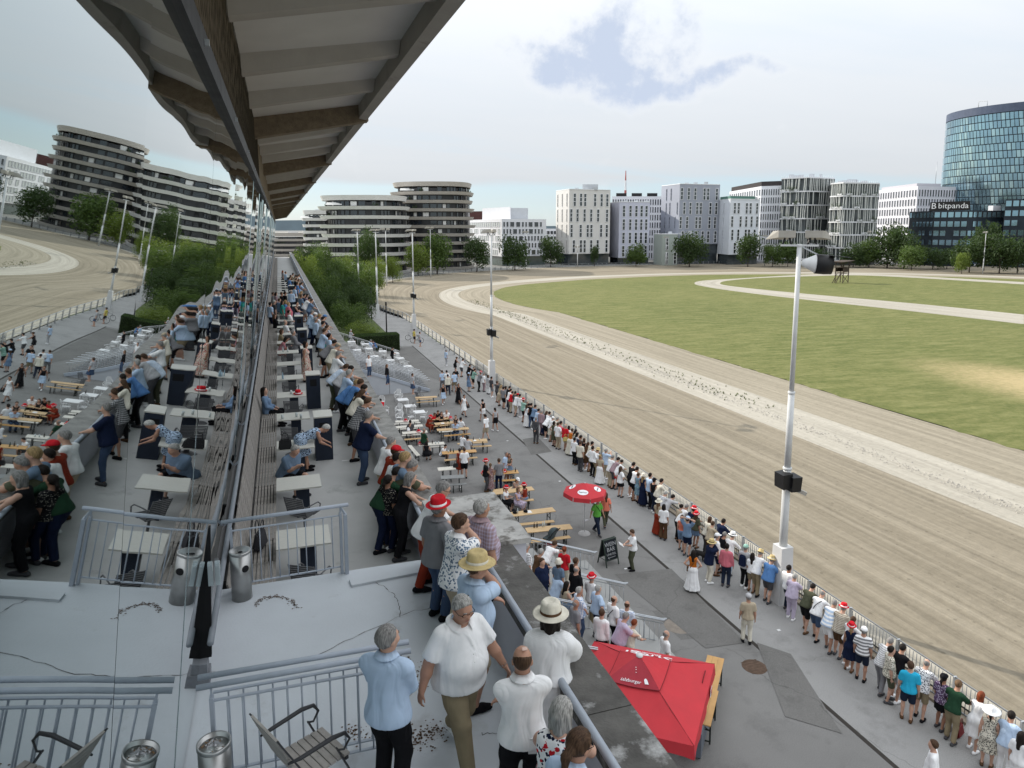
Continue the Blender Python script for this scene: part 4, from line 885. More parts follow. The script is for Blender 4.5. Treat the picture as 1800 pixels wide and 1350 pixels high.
# ------------------------------------------------------------------ fence round the track
def build_fence():
    t = thing('track_fence', 'grey steel fence along the outer edge of the sand track', 'fence'); x = 18.45
    FBAR = M('fence_bar', (.16, .17, .18), .5, .1, 5, metal=.3); pm = MB(); pm.box(-.06, .06, -.02, .02, 0, 1.08); pm2 = pm.mesh('post'); bm_ = MB(); bm_.tube([(0, 0, .12), (0, 0, 1.0)], .012, 5); bmh = bm_.mesh('bar'); pk = MB(); pk.box(-.03, .03, -.14, .14, 0, 1.12); pkm = pk.mesh('slab_post')
    mb = MB(); mb.box(x - .25, x + .25, -40, 60, 0, .09); link('kerb', mb, M('kerb_soil', (.22, .185, .14), .95, .3, 2, .5, 12), t)
    for s0, s1 in ((-40, 60),):
        for z in (.12, 1.06): mb = MB(); mb.bar((x, s0, z), (x, s1, z), .04, .03); link('rail', mb, FBAR, t)
    for k in range(40): link('post', pm2, GALV, t, (x, -18 + 2 * k, 0))
    for k in range(290): link('bar', bmh, FBAR, t, (x, 9.2 + .13 * k, 0))
    rest = MB()
    for k in range(160): rest.tube([(x, 9.2 + .13 * (290 + k), .12), (x, 9.2 + .13 * (290 + k), 1.0)], .012, 4)
    tag(link('bars', rest, FBAR, t), kind='stuff')
    P = [(x, y) for y in np.arange(62, 110, 2.4)] + [(TCX + (r + .3) * math.cos(a), TCY + (r + .3) * math.sin(a)) for r, a in zip(R_FENCE, TH)]
    D = [P[0]]
    for a, b in zip(P[:-1], P[1:]):
        L = math.hypot(b[0] - a[0], b[1] - a[1]); k = max(1, round(L / 2.4)); D += [(a[0] + (b[0] - a[0]) * i / k, a[1] + (b[1] - a[1]) * i / k) for i in range(1, k + 1)]
    for i, q in enumerate(D[:150]):
        nx = D[min(i + 1, len(D) - 1)]; link('slab_post', pkm, M('slab_grey', (.20, .21, .22), .7, .15, 2), t, (q[0], q[1], 0), math.atan2(nx[1] - q[1], nx[0] - q[0]) - math.pi / 2 + (0 if i < len(D) - 1 else 0))
    top = MB()
    for a, b in zip(D[:-1], D[1:]): top.bar((a[0], a[1], 1.08), (b[0], b[1], 1.08), .06, .05); top.bar((a[0], a[1], .55), (b[0], b[1], .55), .03, .03)
    link('long_rail', top, GALV, t)
build_fence()
# ------------------------------------------------------------------ town beyond the track
GLASSD = M('window_glass', (.02, .026, .034), .06, .35, .15, spec=.9); GLASSB = M('window_glass_light', (.12, .15, .18), .10, .3, .4, spec=.8); BLIND = M('white_blind', (.62, .62, .60), .7, .1, 2)
FRAMEW = M('window_frame', (.74, .75, .76), .5, .05, 2)
def bxy(px, d): x, y, _ = far(px, 400, d); return Vector((x, y, 0))
def ztop(py, d): return ZC + (401.7 - py) / FPX * d * math.cos(PITCH)
def footprint(cs, depth):
    f = [bxy(*c) for c in cs]; out = list(f)
    for p in reversed(f): out.append(p + Vector((p.x, p.y, 0)).normalized() * depth)
    return [(p.x, p.y) for p in out][::-1]
_WIN = {}
def win_mesh(kind):
    """unit window: width 1 along x, height 1 along z, face towards -y"""
    if kind not in _WIN:
        mb = MB(); fr = .10 if kind == 'slot' else .06
        if kind == 'slot':      # tall slot split in three lights
            mb.box(-.5, -.5 + fr, -.10, 0, 0, 1); mb.box(.5 - fr, .5, -.10, 0, 0, 1)
            for z in (0, .36, .66, .97): mb.box(-.5 + fr, .5 - fr, -.10, 0, z, z + .03)
        else:
            mb.box(-.5, -.5 + fr, -.10, 0, 0, 1); mb.box(.5 - fr, .5, -.10, 0, 0, 1); mb.box(-.5 + fr, .5 - fr, -.10, 0, 0, .04); mb.box(-.5 + fr, .5 - fr, -.10, 0, .96, 1)
        pn = MB(); pn.add([(-.45, -.03, .02), (.45, -.03, .02), (.45, -.03, .98), (-.45, -.03, .98)], [(0, 1, 2, 3)]); pq = MB(); pq.add([(-.40, -.04, .38), (.40, -.04, .38), (.40, -.04, .64), (-.40, -.04, .64)], [(0, 1, 2, 3)])
        _WIN[kind] = (mb.mesh('window'), pn.mesh('pane'), pq.mesh('pane'))
    return _WIN[kind]
def window(parent, A, B, u, z, w, h, kind='plain', glass=None, frame=None, push=.02, blind=0.0, rg=random):
    d = (B - A); L = d.length; d.normalize(); nrm = Vector((d.y, -d.x, 0))
    if nrm.dot(-A) < 0: nrm = -nrm
    c = A + d * (u * L) + nrm * push; wm, pm, pq = win_mesh(kind)
    o = link('window', wm, frame or FRAMEW, parent, (c.x, c.y, z), own=True); o.rotation_euler = (0, 0, math.atan2(nrm.y, nrm.x) + math.pi / 2); o.scale = (w, 1.5, h)
    p = link('pane', pm, BLIND if rg.random() < blind else (glass or GLASSD), o, own=True)
    return o
def build_city():
    rg = random.Random(7)
    def block(name, label, cs, depth, z0, z1, m, parts=True):
        t = thing(name, label, 'building'); mb = MB(); mb.prism(footprint(cs, depth), z0, z1); link('wall', mb, m, t); return t
    def roofbox(t, px, d, wpx, z, h, m, name='roof_unit', dep=6):
        mb = MB(); mb.prism(footprint([(px, d), (px + wpx, d)], dep), z, z + h); link(name, mb, m, t)
    # --- rounded terrace blocks
    def rounded(label, px0, px1, d, ytop, nfl, m, dep=22, skip=(), ground=0):
        A, B = bxy(px0, d), bxy(px1, d); c = (A + B) / 2; ax = (B - A).normalized(); bk = Vector((c.x, c.y, 0)).normalized(); bk = (bk - ax * bk.dot(ax)).normalized(); a = (B - A).length / 2; c = c + bk * dep * .55; zt = ztop(ytop, d + dep * .1)
        t = thing('apartment_building', label, 'building'); fh = zt / nfl
        def ring(f, ph=0.0, sx=1, sy=1):
            out = []
            for k in range(56):
                q = 2 * math.pi * k / 56; ex = 2 / 2.7; cx_ = math.copysign(abs(math.cos(q)) ** ex, math.cos(q)); sy_ = math.copysign(abs(math.sin(q)) ** ex, math.sin(q)); wob = 1 + .03 * math.sin(3 * q + ph)
                p = c + ax * (a * f * sx * cx_ * wob) + bk * (dep * .55 * f * sy * sy_ * wob); out.append((p.x, p.y))
            return out
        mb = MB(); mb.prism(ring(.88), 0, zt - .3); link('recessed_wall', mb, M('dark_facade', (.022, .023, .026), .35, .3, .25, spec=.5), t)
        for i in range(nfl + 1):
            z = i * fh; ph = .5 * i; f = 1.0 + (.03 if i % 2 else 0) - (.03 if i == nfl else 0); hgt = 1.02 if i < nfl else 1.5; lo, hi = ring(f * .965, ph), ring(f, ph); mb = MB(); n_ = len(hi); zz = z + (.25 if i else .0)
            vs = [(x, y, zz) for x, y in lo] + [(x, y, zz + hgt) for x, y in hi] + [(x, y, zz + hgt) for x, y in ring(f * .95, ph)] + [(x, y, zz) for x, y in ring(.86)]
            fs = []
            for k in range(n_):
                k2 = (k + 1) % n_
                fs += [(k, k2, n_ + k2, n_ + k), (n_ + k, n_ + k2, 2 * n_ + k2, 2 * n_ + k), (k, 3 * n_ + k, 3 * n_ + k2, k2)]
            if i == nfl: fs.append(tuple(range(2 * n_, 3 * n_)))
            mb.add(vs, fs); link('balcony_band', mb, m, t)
            if i < nfl and i >= ground:           # window lights and curtains facing the track
                rr = ring(.885)
                for k in range(56):
                    p, q = Vector((*rr[k], 0)), Vector((*rr[(k + 1) % 56], 0)); mid = (p + q) / 2
                    if (mid - c).dot(-bk) < dep * .1 or rg.random() < .30: continue
                    window(t, p, q, .5, zz + hgt + .05, (q - p).length * .9, fh - hgt - .35, 'plain', None, M('dark_frame', (.04, .04, .042), .5, 0), .03, .09, rg)
        for k in range(9):
            q = rg.uniform(3.3, 6.1); i = rg.randrange(2, nfl); p = c + ax * a * .93 * math.cos(q) + bk * dep * .52 * math.sin(q); bush = MB(); r = rg.uniform(.5, .9)
            for s in range(60): v = Vector((rg.gauss(0, 1), rg.gauss(0, 1), rg.gauss(0, .7))).normalized() * r; e = Vector((rg.gauss(0, 1), rg.gauss(0, 1), rg.gauss(0, 1))).normalized() * .22; f2 = e.cross(v).normalized() * .22; o = Vector((p.x, p.y, i * fh + 1.7)) + v; bush.add([o - e, o + f2, o + e], [(0, 1, 2)])
            link('balcony_plant', bush, LEAFD, t)
        aw = MB(); q = 4.1; p = c + ax * a * .93 * math.cos(q) + bk * dep * .55 * math.sin(q); z = zt - .4; e = ax * 2.4; aw.add([p - e + Vector((0, 0, z)), p + e + Vector((0, 0, z)), p + e - bk * 1.2 + Vector((0, 0, z - .8)), p - e - bk * 1.2 + Vector((0, 0, z - .8))], [(0, 1, 2, 3)]); link('awning', aw, BLIND, t)
        for k in range(3): x = c + ax * rg.uniform(-.5, .5) * a; mb = MB(); mb.box(x.x - 1.2, x.x + 1.2, x.y - .8, x.y + .8, zt + .3, zt + rg.uniform(1.7, 2.4)); link('roof_unit', mb, WALLG, t)
    CONCB = M('band_pale', (.70, .69, .67), .7, .07, .4); CONCB2 = M('band_taupe', (.46, .43, .39), .7, .07, .4)
    WALLG = M('roof_grey', (.48, .50, .53), .7, .08, .6)
    rounded('long low rounded apartment block with a curving pale band below the hill', 455, 552, 300, 416, 5, CONCB2, 26)
    rounded('small rounded apartment block farther back behind the pale banded one', 524, 585, 265, 378, 8, CONCB, 18)
    rounded('taller dark rounded apartment block with taupe balcony bands', 681, 829, 240, 330, 10, CONCB2, 26)
    rounded('lower rounded apartment block with pale white balcony bands', 549, 708, 214, 354, 8, CONCB, 24)
    # --- white office with grid front
    t = block('office_building', 'white office block with gridded front and grey rooftop box', [(826, 300), (882, 268), (960, 277)], 24, 3.6, ztop(385, 268), WHITEB); zt = ztop(385, 268)
    mb = MB(); mb.prism(footprint([(830, 299), (883, 269.5), (958, 278)], 22), 0, 3.6); link('glass_base', mb, M('green_glass', (.06, .085, .08), .08, .3, .6, spec=.9), t)
    A, B, C_ = bxy(826, 300), bxy(882, 268), bxy(960, 277); fh = (zt - 4.4) / 5
    for i in range(5):
        u = .03
        while u < .97:
            w = rg.choice([.038, .038, .045, .10]); 
            if u + w > .985: break
            window(t, B, C_, u + w / 2, 4.1 + i * fh, w * (C_ - B).length, fh - .75, 'plain', GLASSD, WHITEB, .02, .03, rg); u += w + .032
        for k in range(14):
            if rg.random() < .82: window(t, A, B, .05 + k * .067, 4.1 + i * fh, .055 * (B - A).length, fh - .75, 'plain', M('curtain_glass', (.50, .53, .52), .3, .18, .9), WHITEB, .02, .0, rg)
    mb = MB(); mb.prism(footprint([(848, 295), (897, 276), (898, 276)], 18), zt, ztop(366, 290)); link('penthouse', mb, WHITEB, t)
    mb = MB(); mb.prism(footprint([(898, 279), (928, 282)], 14), zt, ztop(366, 280)); link('plant_room', mb, WALLG, t)
    mb = MB(); mb.prism(footprint([(815, 330), (848, 326)], 14), 0, ztop(372, 330)); link('brick_wing', mb, M('dark_brick', (.09, .04, .035), .85, .2, 1), t)
    t = block('office_building', 'white banded office seen in the gap beside the tall cream block', [(955, 345), (985, 345)], 20, 0, ztop(402, 345), WHITEB)
    A, B = bxy(955, 345), bxy(985, 345)
    for i in range(5):
        for k in range(5): window(t, A, B, .1 + k * .2, 1.0 + i * 2.6, 1.4, 1.7, 'plain', GLASSD, WHITEB, .02, 0, rg)
    # --- residential slabs with slot windows
    def slab(label, cs, depth, ytop, m, face, rows, base, z0=0.0, side=None, matside=None, box=None):
        d = cs[face][1]; zt = ztop(ytop, d); t = thing('residential_block', label, 'building'); mb = MB(); mb.prism(footprint(cs, depth), base, zt); link('wall', mb, m, t)
        if base > z0: mb = MB(); k = [(a + (1 if i == 0 else -1), b + 1.5) for i, (a, b) in enumerate(cs)]; mb.prism(footprint(k, depth - 3), 0, base); link('glass_base', mb, M('dark_glass_base', (.05, .062, .07), .10, .4, .5, spec=.9), t)
        A, B = bxy(*cs[face]), bxy(*cs[face + 1]); L = (B - A).length; n_ = len(rows); fh = (zt - base - .9) / n_
        for i, row in enumerate(rows):
            for u in row: window(t, A, B, u, base + .45 + (n_ - 1 - i) * fh, 1.2, fh * .84, 'slot', GLASSD, FRAMEW, .02, .0, rg)
        if side:
            A, B = bxy(*cs[face - 1]), bxy(*cs[face])
            for i, row in enumerate(side):
                for u in row: window(t, A, B, u, base + .45 + (n_ - 1 - i) * fh, .55, fh * .84, 'slot', GLASSD, m, .02, 0, rg)
        mb = MB(); mb.prism([(x, y) for x, y in footprint([(a, b - .15) for a, b in cs], depth)], zt, zt + .25); link('roof_edge', mb, FRAMEW, t)
        for (px, w, h) in box or (): roofbox(t, px, d + 5, w, zt, h, WALLG)
        for k in range(3): roofbox(t, cs[face][0] + 6 + k * 17 + rg.uniform(0, 6), d + 4, 7, zt, rg.uniform(.6, 1.3), WALLG, 'roof_vent', 2)
        return t, zt
    CREAM = M('cream_render', (.60, .59, .57), .8, .05, .25); LILAC = M('lilac_render', (.50, .51, .60), .8, .05, .25); SLATEG = M('slate_render', (.31, .33, .385), .8, .05, .25); WHITER = M('white_render', (.62, .65, .70), .8, .05, .25)
    slab('tall cream apartment slab with tall slot windows and grey roof box', [(977, 285), (1000, 272), (1072, 279)], 20, 334, CREAM, 1, [(.13, .28, .38, .62, .78, .92), (.05, .20, .37, .53, .70, .92), (.06, .28, .45, .54, .78, .92), (.12, .29, .38, .54, .70, .92)], 4.4, side=[(.15, .5, .85)] * 4, box=[(1023, 27, 2.2)])
    slab('lilac grey apartment slab with rounded end beside the cream block', [(1071, 296), (1088, 284), (1142, 286)], 20, 356, LILAC, 1, [(.15, .36, .55, .72, .88), (.15, .36, .55, .72, .88), (.15, .36, .55, .72, .88), (.15, .36, .55, .72, .88)], 2.4)
    slab('dark slate grey apartment tower with staggered slot windows', [(1161, 296), (1193, 282), (1263, 287)], 20, 325, SLATEG, 1, [(.05, .22, .38, .61, .70, .92), (.12, .27, .44, .53, .77, .92), (.04, .20, .43, .52, .76, .90), (.10, .28, .44, .60, .74, .92)], 8.0, side=[(.3, .55), (.3, .5, .9), (.25, .5, .8), (.25, .45)])
    slab('low sage green annex at the foot of the slate tower', [(1150, 285), (1165, 272), (1192, 273)], 12, 412, M('sage_render', (.34, .38, .35), .8, .05, .3), 1, [(.3, .85), (.3, .85)], 0.0)
    slab('white apartment slab with green roof fence and slot windows', [(1262, 288), (1282, 276), (1334, 281)], 20, 351, WHITER, 1, [(.15, .28, .55, .68, .90), (.08, .36, .55, .73, .92), (.10, .30, .55, .66, .85), (.20, .38, .6)], 4.0, side=[(.5,)] * 4)
    mb = MB(); z = ztop(351, 276); mb.prism(footprint([(1264, 287), (1282, 276.6), (1325, 280)], .2), z, z + 1.3); tag(link('roof_fence', mb, M('green_fence', (.10, .20, .17), .8, .1, 1)), 'green fence along the roof of the white slab', 'roof fence')
    # --- gridded white offices behind
    def grid(label, cs, depth, ytop, rows, cols, m, glass=None, w=.5, stag=False, face=0, base=0):
        d = cs[face][1]; zt = ztop(ytop, d); t = thing('office_building', label, 'building'); mb = MB(); mb.prism(footprint(cs, depth), 0, zt); link('wall', mb, m, t)
        for fi, nc in cols:
            A, B = bxy(*cs[fi]), bxy(*cs[fi + 1]); L = (B - A).length; fh = (zt - base - 1) / rows
            for i in range(rows):
                for k in range(nc):
                    window(t, A, B, (k + .5 + (.25 * (i % 2) if stag else 0)) / (nc + (.25 if stag else 0)), base + .5 + i * fh, L / nc * w, fh * .78, 'plain', glass or GLASSD, m, .02, .0, rg)
        return t, zt
    t, zt = grid('white gridded office behind the lilac block', [(1075, 325), (1162, 325)], 20, 346, 8, ((0, 20),), WHITEB)
    for k in range(3): roofbox(t, 1082 + k * 27, 328, 18, zt, 1.6, BLACKM)
    t, zt = grid('long white gridded office with dark roof band behind the white slab', [(1280, 350), (1335, 305), (1372, 300)], 20, 338, 9, ((0, 14), (1, 9)), WHITEB)
    mb = MB(); mb.prism(footprint([(1283, 352), (1335, 309), (1370, 304)], 12), zt, zt + 2.2); link('roof_band', mb, M('dark_brown_band', (.03, .025, .025), .7, .1, 1), t)
    t, zt = grid('white chequered office between the finned block and the round tower', [(1538, 335), (1608, 300), (1680, 306)], 20, 336, 8, ((0, 15), (1, 15)), M('chequer_white', (.66, .66, .70), .7, .05, .3), GLASSD, .5, True)
    mb = MB(); mb.prism(footprint([(1545, 338), (1606, 306), (1648, 309)], 10), zt, ztop(322, 300)); link('roof_storey', mb, M('lilac_band', (.42, .41, .44), .7, .05, .4), t)
    mb = MB(); c = bxy(1638, 310); mb.tube([(c.x, c.y, zt), (c.x, c.y, zt + 11)], .12, 6); link('antenna', mb, GALV, t)
    # --- the finned glass block
    def fins(label, px0, px1, pxm, d, ytop, nband):
        zt = ztop(ytop, d); cs = [(px0, d + 7), (pxm, d), (px1, d + 5)]; t = thing('finned_building', label, 'building'); mb = MB(); mb.prism(footprint([(a, b + 1.3) for a, b in cs], 20), 0, zt - .5); link('glass_wall', mb, M('grey_glass', (.065, .075, .08), .12, .45, .35, spec=.8), t); fh = (zt - 2) / nband
        for i in range(nband + 1): z = 2 + i * fh; mb = MB(); mb.prism(footprint([(a + (-.6 if j == 0 else .6 if j == 2 else 0), b - .1) for j, (a, b) in enumerate(cs)], 20), z - .35, z + .12); link('floor_band', mb, WHITEB, t)
        for i in range(nband):
            fm = MB()
            for j in (0, 1):
                A, B = bxy(*cs[j]), bxy(*cs[j + 1]); L = (B - A).length; k = int(L / .85)
                for q in range(k):
                    if rg.random() < .85:
                        p = A + (B - A) * ((q + rg.uniform(.1, .9)) / k); ln = rg.uniform(-.25, .25); e = (B - A).normalized() * ln; fm.bar((p.x, p.y, 2 + i * fh + .12), (p.x + e.x, p.y + e.y, 2 + (i + 1) * fh - .35), .16, .22)
            tag(link('fins', fm, M('fin_grey', (.58, .60, .58), .6, .15, .5), t), kind='stuff')
            for q in range(4):
                j = rg.choice((0, 1)); A, B = bxy(*cs[j]), bxy(*cs[j + 1]); p = A + (B - A) * rg.uniform(.05, .95); bush = MB(); z0 = 2 + i * fh + .9
                for s in range(70): v = Vector((rg.gauss(0, .6), rg.gauss(0, .6), rg.gauss(0, .7))); e = Vector((rg.gauss(0, 1), rg.gauss(0, 1), rg.gauss(0, 1))).normalized() * .28; f2 = e.orthogonal().normalized() * .2; o = Vector((p.x, p.y, z0)) + v; bush.add([o - e, o + f2, o + e], [(0, 1, 2)])
                link('terrace_plant', bush, LEAFD, t); mb = MB(); d_ = (B - A).normalized() * 1.1; mb.bar((p.x - d_.x, p.y - d_.y, z0 - .4), (p.x + d_.x, p.y + d_.y, z0 - .4), .5, .7); link('planter', mb, WHITEB, t)
        for k in range(7): roofbox(t, px0 + 12 + k * (px1 - px0 - 30) / 7, d + 8, rg.uniform(4, 10), zt, rg.uniform(.6, 2.0), WALLG, 'roof_unit', 4)
        for k in range(24): p = bxy(px0 + (px1 - px0) * k / 24, d + 6); mb = MB() if k == 0 else mb; mb.bar((p.x, p.y, zt - .3), (p.x, p.y, zt + 1.0), .07)
        link('roof_railing', mb, WHITEM, t)
    fins('finned glass block on the left, taller, with planted terraces', 1370, 1462, 1415, 285, 313, 6)
    fins('finned glass block on the right with planted terraces and roof units', 1456, 1541, 1478, 270, 322, 6)
    # --- round glass tower
    c = bxy(1795, 305); t = thing('round_tower', 'tall round blue glass tower with slanting panes', 'tower'); ra, rb = 31.0, 26.0; zt = ztop(196, 300) + 0; vdir = Vector((c.x, c.y, 0)).normalized(); sd_ = Vector((vdir.y, -vdir.x, 0))
    P = lambda q, z, r=1.0: c + sd_ * (ra * r * math.cos(q)) - vdir * (rb * r * math.sin(q)) + Vector((0, 0, z))
    K = 96; mb = MB(); vs = [tuple(P(2 * math.pi * k / K, z, .985)) for z in (0, zt - 3) for k in range(K)]; mb.add(vs, [((k + 1) % K, k, K + k, K + (k + 1) % K) for k in range(K)]); link('spandrel_wall', mb, M('dark_spandrel', (.04, .055, .07), .3, .2, .2), t)
    mb = MB(); vs = [tuple(P(2 * math.pi * k / K, z, r)) for z, r in ((zt - 3.2, 1.0), (zt, 1.0), (zt, .9)) for k in range(K)]; mb.add(vs, [((k + 1) % K + a * K, k + a * K, K + k + a * K, K + (k + 1) % K + a * K) for a in (0, 1) for k in range(K)] + [tuple(range(2 * K, 3 * K))]); link('roof_crown', mb, M('crown_blue', (.07, .09, .14), .4, .1, .5), t)
    nf = 20; fh = (zt - 3.4) / nf; GT = [M('tower_glass_%d' % i, c_, .08, .15, .1, metal=.8) for i, c_ in enumerate([(.30, .45, .52), (.34, .50, .56), (.27, .41, .49), (.42, .58, .62)])]
    cnt = 0; rest = [MB() for _ in GT]
    for i in range(nf - 1, -1, -1):
        for k in range(130):
            q0 = 2 * math.pi * (k + .06 + .3 * (i % 2)) / 130; q1 = 2 * math.pi * (k + .88 + .3 * (i % 2)) / 130; qm = (q0 + q1) / 2
            if not (.12 < qm < 3.06): continue
            tl_ = .030 + rg.uniform(-.006, .006); v = [P(q0, i * fh + .2, 1.0), P(q1, i * fh + .2, 1.0), P(q1 + tl_ * .3, (i + 1) * fh - .16, 1.004), P(q0 + tl_ * .3, (i + 1) * fh - .16, 1.004)]; gi = rg.choice([0, 0, 1, 2, 2, 3]); px = cnt < 300 and .9 < qm < 3.06
            if px: m_ = MB(); m_.add(v, [(3, 2, 1, 0)]); link('pane', m_, GT[gi], t); cnt += 1
            else: rest[gi].add(v, [(3, 2, 1, 0)])
    for i, r in enumerate(rest): tag(link('panes', r, GT[i], t), kind='stuff')
    mb = MB(); p = P(2.2, zt); mb.tube([p, p + Vector((0, 0, 2.2)), p + sd_ * 3 + Vector((0, 0, 2.2)), p + sd_ * 3], .12, 6); link('roof_frame', mb, WHITEM, t)
    # --- low dark glass block with rooftop sign
    def dark_glass(label, cs, ytop, nf, npx):
        d = cs[1][1] if len(cs) > 2 else cs[0][1]; zt = ztop(ytop, d); t = thing('glass_office', label, 'building'); mb = MB(); mb.prism(footprint(cs, 18), 0, zt); link('wall', mb, M('dark_blue_cladding', (.018, .026, .036), .35, .25, .25), t); fh = zt / nf
        for j in range(len(cs) - 1):
            A, B = bxy(*cs[j]), bxy(*cs[j + 1]); L = (B - A).length; k = max(2, int(L / 2.1))
            for i in range(nf):
                for q in range(k):
                    if rg.random() < .9: window(t, A, B, (q + .5) / k, i * fh + .9, L / k * .88, fh * .62, 'plain', rg.choice([GT[0], GT[2], GT[1] if i == nf - 1 else GT[2]]), M('dark_frame', (.04, .04, .042), .5, 0), .02, 0, rg)
        return t, zt
    t, zt = dark_glass('curved dark glass office below the round tower', [(1597, 285), (1640, 270), (1700, 264), (1765, 268)], 371, 6, 0)
    dark_glass('small pale topped glass office at the right edge', [(1763, 262), (1815, 256)], 351, 7, 0)
    s = thing('rooftop_sign', 'white rooftop sign lettering bitpanda on a dark board', 'sign'); A, B = bxy(1632, 272), bxy(1702, 266); z0 = zt + .3; mb = MB(); mb.bar((A.x, A.y, z0 + 1.3), (B.x, B.y, z0 + 1.6), .3, 3.4); link('board', mb, M('sign_board', (.02, .018, .018), .6, 0), s)
    EM = bpy.data.materials.new('sign_white'); EM.use_nodes = True; EM.node_tree.nodes['Principled BSDF'].inputs['Base Color'].default_value = (.85, .85, .85, 1)
    d_ = (B - A).normalized(); nrm = Vector((d_.y, -d_.x, 0)); nrm = nrm if nrm.dot(-A) > 0 else -nrm
    f = text('lettering', 'bitpanda', 2.9, EM, s); c0 = A + d_ * 2.6 + nrm * .25; f.location = (c0.x, c0.y, z0 + .65); f.rotation_euler = (R(90), 0, math.atan2(d_.y, d_.x))
    f = text('emblem', 'B', 3.2, EM, s); c0 = A + d_ * .3 + nrm * .25; f.location = (c0.x, c0.y, z0 + .5); f.rotation_euler = (R(90), 0, math.atan2(d_.y, d_.x))
    mb = MB(); c = bxy(1745, 272); mb.box(c.x - 2, c.x + 2, c.y - 1, c.y + 1, zt, zt + 2); tag(link('roof_cabin', mb, WHITEB), 'small pale cabin on the roof of the curved dark office', 'roof cabin')
    # lattice mast
    c = bxy(1098, 520); mb = MB(); zt = ztop(302, 520); zb = 0; t = thing('lattice_mast', 'slender red and white lattice mast behind the apartment slabs', 'mast')
    for seg in range(8):
        mb = MB(); z0, z1 = zb + (zt - zb) * seg / 8, zb + (zt - zb) * (seg + 1) / 8; w0, w1 = 1.6 * (1 - seg / 8.3), 1.6 * (1 - (seg + 1) / 8.3)
        for sx, sy in ((1, 1), (-1, 1), (-1, -1), (1, -1)): mb.bar((c.x + sx * w0, c.y + sy * w0, z0), (c.x + sx * w1, c.y + sy * w1, z1), .28)
        mb.bar((c.x - w0, c.y - w0, z0), (c.x + w1, c.y - w1, z1), .2); mb.bar((c.x + w0, c.y - w0, z0), (c.x - w1, c.y - w1, z1), .2); link('mast_section', mb, M('mast_red', (.35, .10, .09), .7) if seg % 2 else WHITEB, t)
def text(name, s, size, m, parent=None, ext=.02, align='LEFT'):
    cu = bpy.data.curves.new(name, 'FONT'); cu.body = s; cu.size = size; cu.extrude = ext; cu.align_x = align; cu.resolution_u = 2
    o = bpy.data.objects.new(name, cu); COL.objects.link(o); o.data.materials.append(m)
    me = bpy.data.meshes.new_from_object(o); bpy.data.objects.remove(o); o = bpy.data.objects.new(name, me); COL.objects.link(o)
    if parent: o.parent = parent
    return o
WHITEB = M('white_facade', (.66, .67, .70), .7, .04, .3)
# ------------------------------------------------------------------ trees
def leaf_mat(name, c):
    m = bpy.data.materials.new(name); m.use_nodes = True; n = N(m.node_tree); co = n('ShaderNodeTexCoord').outputs['Object']; nz = n('ShaderNodeTexNoise', i_Vector=co, i_Scale=1.3, i_Detail=4.0)
    col = ramp(n, nz.outputs[0], [(.3, tuple(x * .6 for x in c)), (.7, tuple(x * 1.35 for x in c))])
    p = n('ShaderNodeBsdfPrincipled', i_Roughness=.6); n.link(col, p.inputs['Base Color']); p.inputs['Specular IOR Level'].default_value = .3
    tr = n('ShaderNodeBsdfTranslucent'); n.link(mix(n, .5, col, (c[0] * 1.7, c[1] * 1.75, c[2] * .7)), tr.inputs[0]); ms = n('ShaderNodeMixShader', i_0=.38); n.link(p.outputs[0], ms.inputs[1]); n.link(tr.outputs[0], ms.inputs[2]); o = n('ShaderNodeOutputMaterial'); n.link(ms.outputs[0], o.inputs[0]); return m
LEAFD = leaf_mat('leaf_dark', (.042, .072, .022)); LEAFM = leaf_mat('leaf_mid', (.075, .120, .030)); LEAFL = leaf_mat('leaf_light', (.135, .185, .036)); BARK = M('bark', (.075, .06, .048), .95, .3, 3, .5, 12)
def crown_mesh(seed, n_, size, shape='round'):
    rg = np.random.RandomState(seed); L = 9; lobes = [(np.array([0, 0, .55]), .36)]
    for i in range(L):
        a = 2 * math.pi * i / L + rg.rand() * .6; r = .22 + .14 * rg.rand(); z = .28 + .55 * rg.rand(); lobes.append((np.array([r * math.cos(a), r * math.sin(a), z]) * (np.array([.8, .8, 1]) if shape == 'tall' else 1), .16 + .12 * rg.rand()))
    V, F = [], []; per = n_ // len(lobes)
    for c, r in lobes:
        k = per if r < .3 else per * 2
        u = rg.normal(size=(k, 3)); u /= np.linalg.norm(u, axis=1)[:, None]; p = c + u * r * (rg.rand(k, 1) ** .45) * (1 + .25 * rg.rand(k, 1)); p[:, 2] = np.maximum(p[:, 2], .06)
        nn = u * .6 + rg.normal(size=(k, 3)) * .7 + np.array([0, 0, .4]); nn /= np.linalg.norm(nn, axis=1)[:, None]; a = np.cross(nn, rg.normal(size=(k, 3))); a /= np.linalg.norm(a, axis=1)[:, None]; b = np.cross(nn, a); s = size * (.6 + .8 * rg.rand(k, 1))
        q = np.stack([p - a * s, p - b * s * .45, p + a * s, p + b * s * .45], 1); o = len(V); V += list(q.reshape(-1, 3)); F += [(o + 4 * i, o + 4 * i + 1, o + 4 * i + 2, o + 4 * i + 3) for i in range(k)]
    me = bpy.data.meshes.new('crown'); me.from_pydata([tuple(v) for v in V], [], F); me.update(); return me
def trunk_mesh(seed):
    rg = random.Random(seed); mb = MB(); mb.tube([(0, 0, -.02), (.004, .003, .12), (rg.uniform(-.02, .02), 0, .3), (rg.uniform(-.03, .03), rg.uniform(-.03, .03), .6)], [.022, .016, .013, .006], 7)
    for k in range(6):
        a = rg.uniform(0, 6.3); z = rg.uniform(.18, .4); mb.tube([(0, 0, z), (.12 * math.cos(a), .12 * math.sin(a), z + .14), (.26 * math.cos(a), .26 * math.sin(a), z + .24)], [.008, .006, .003], 5)
    return mb.mesh('trunk')
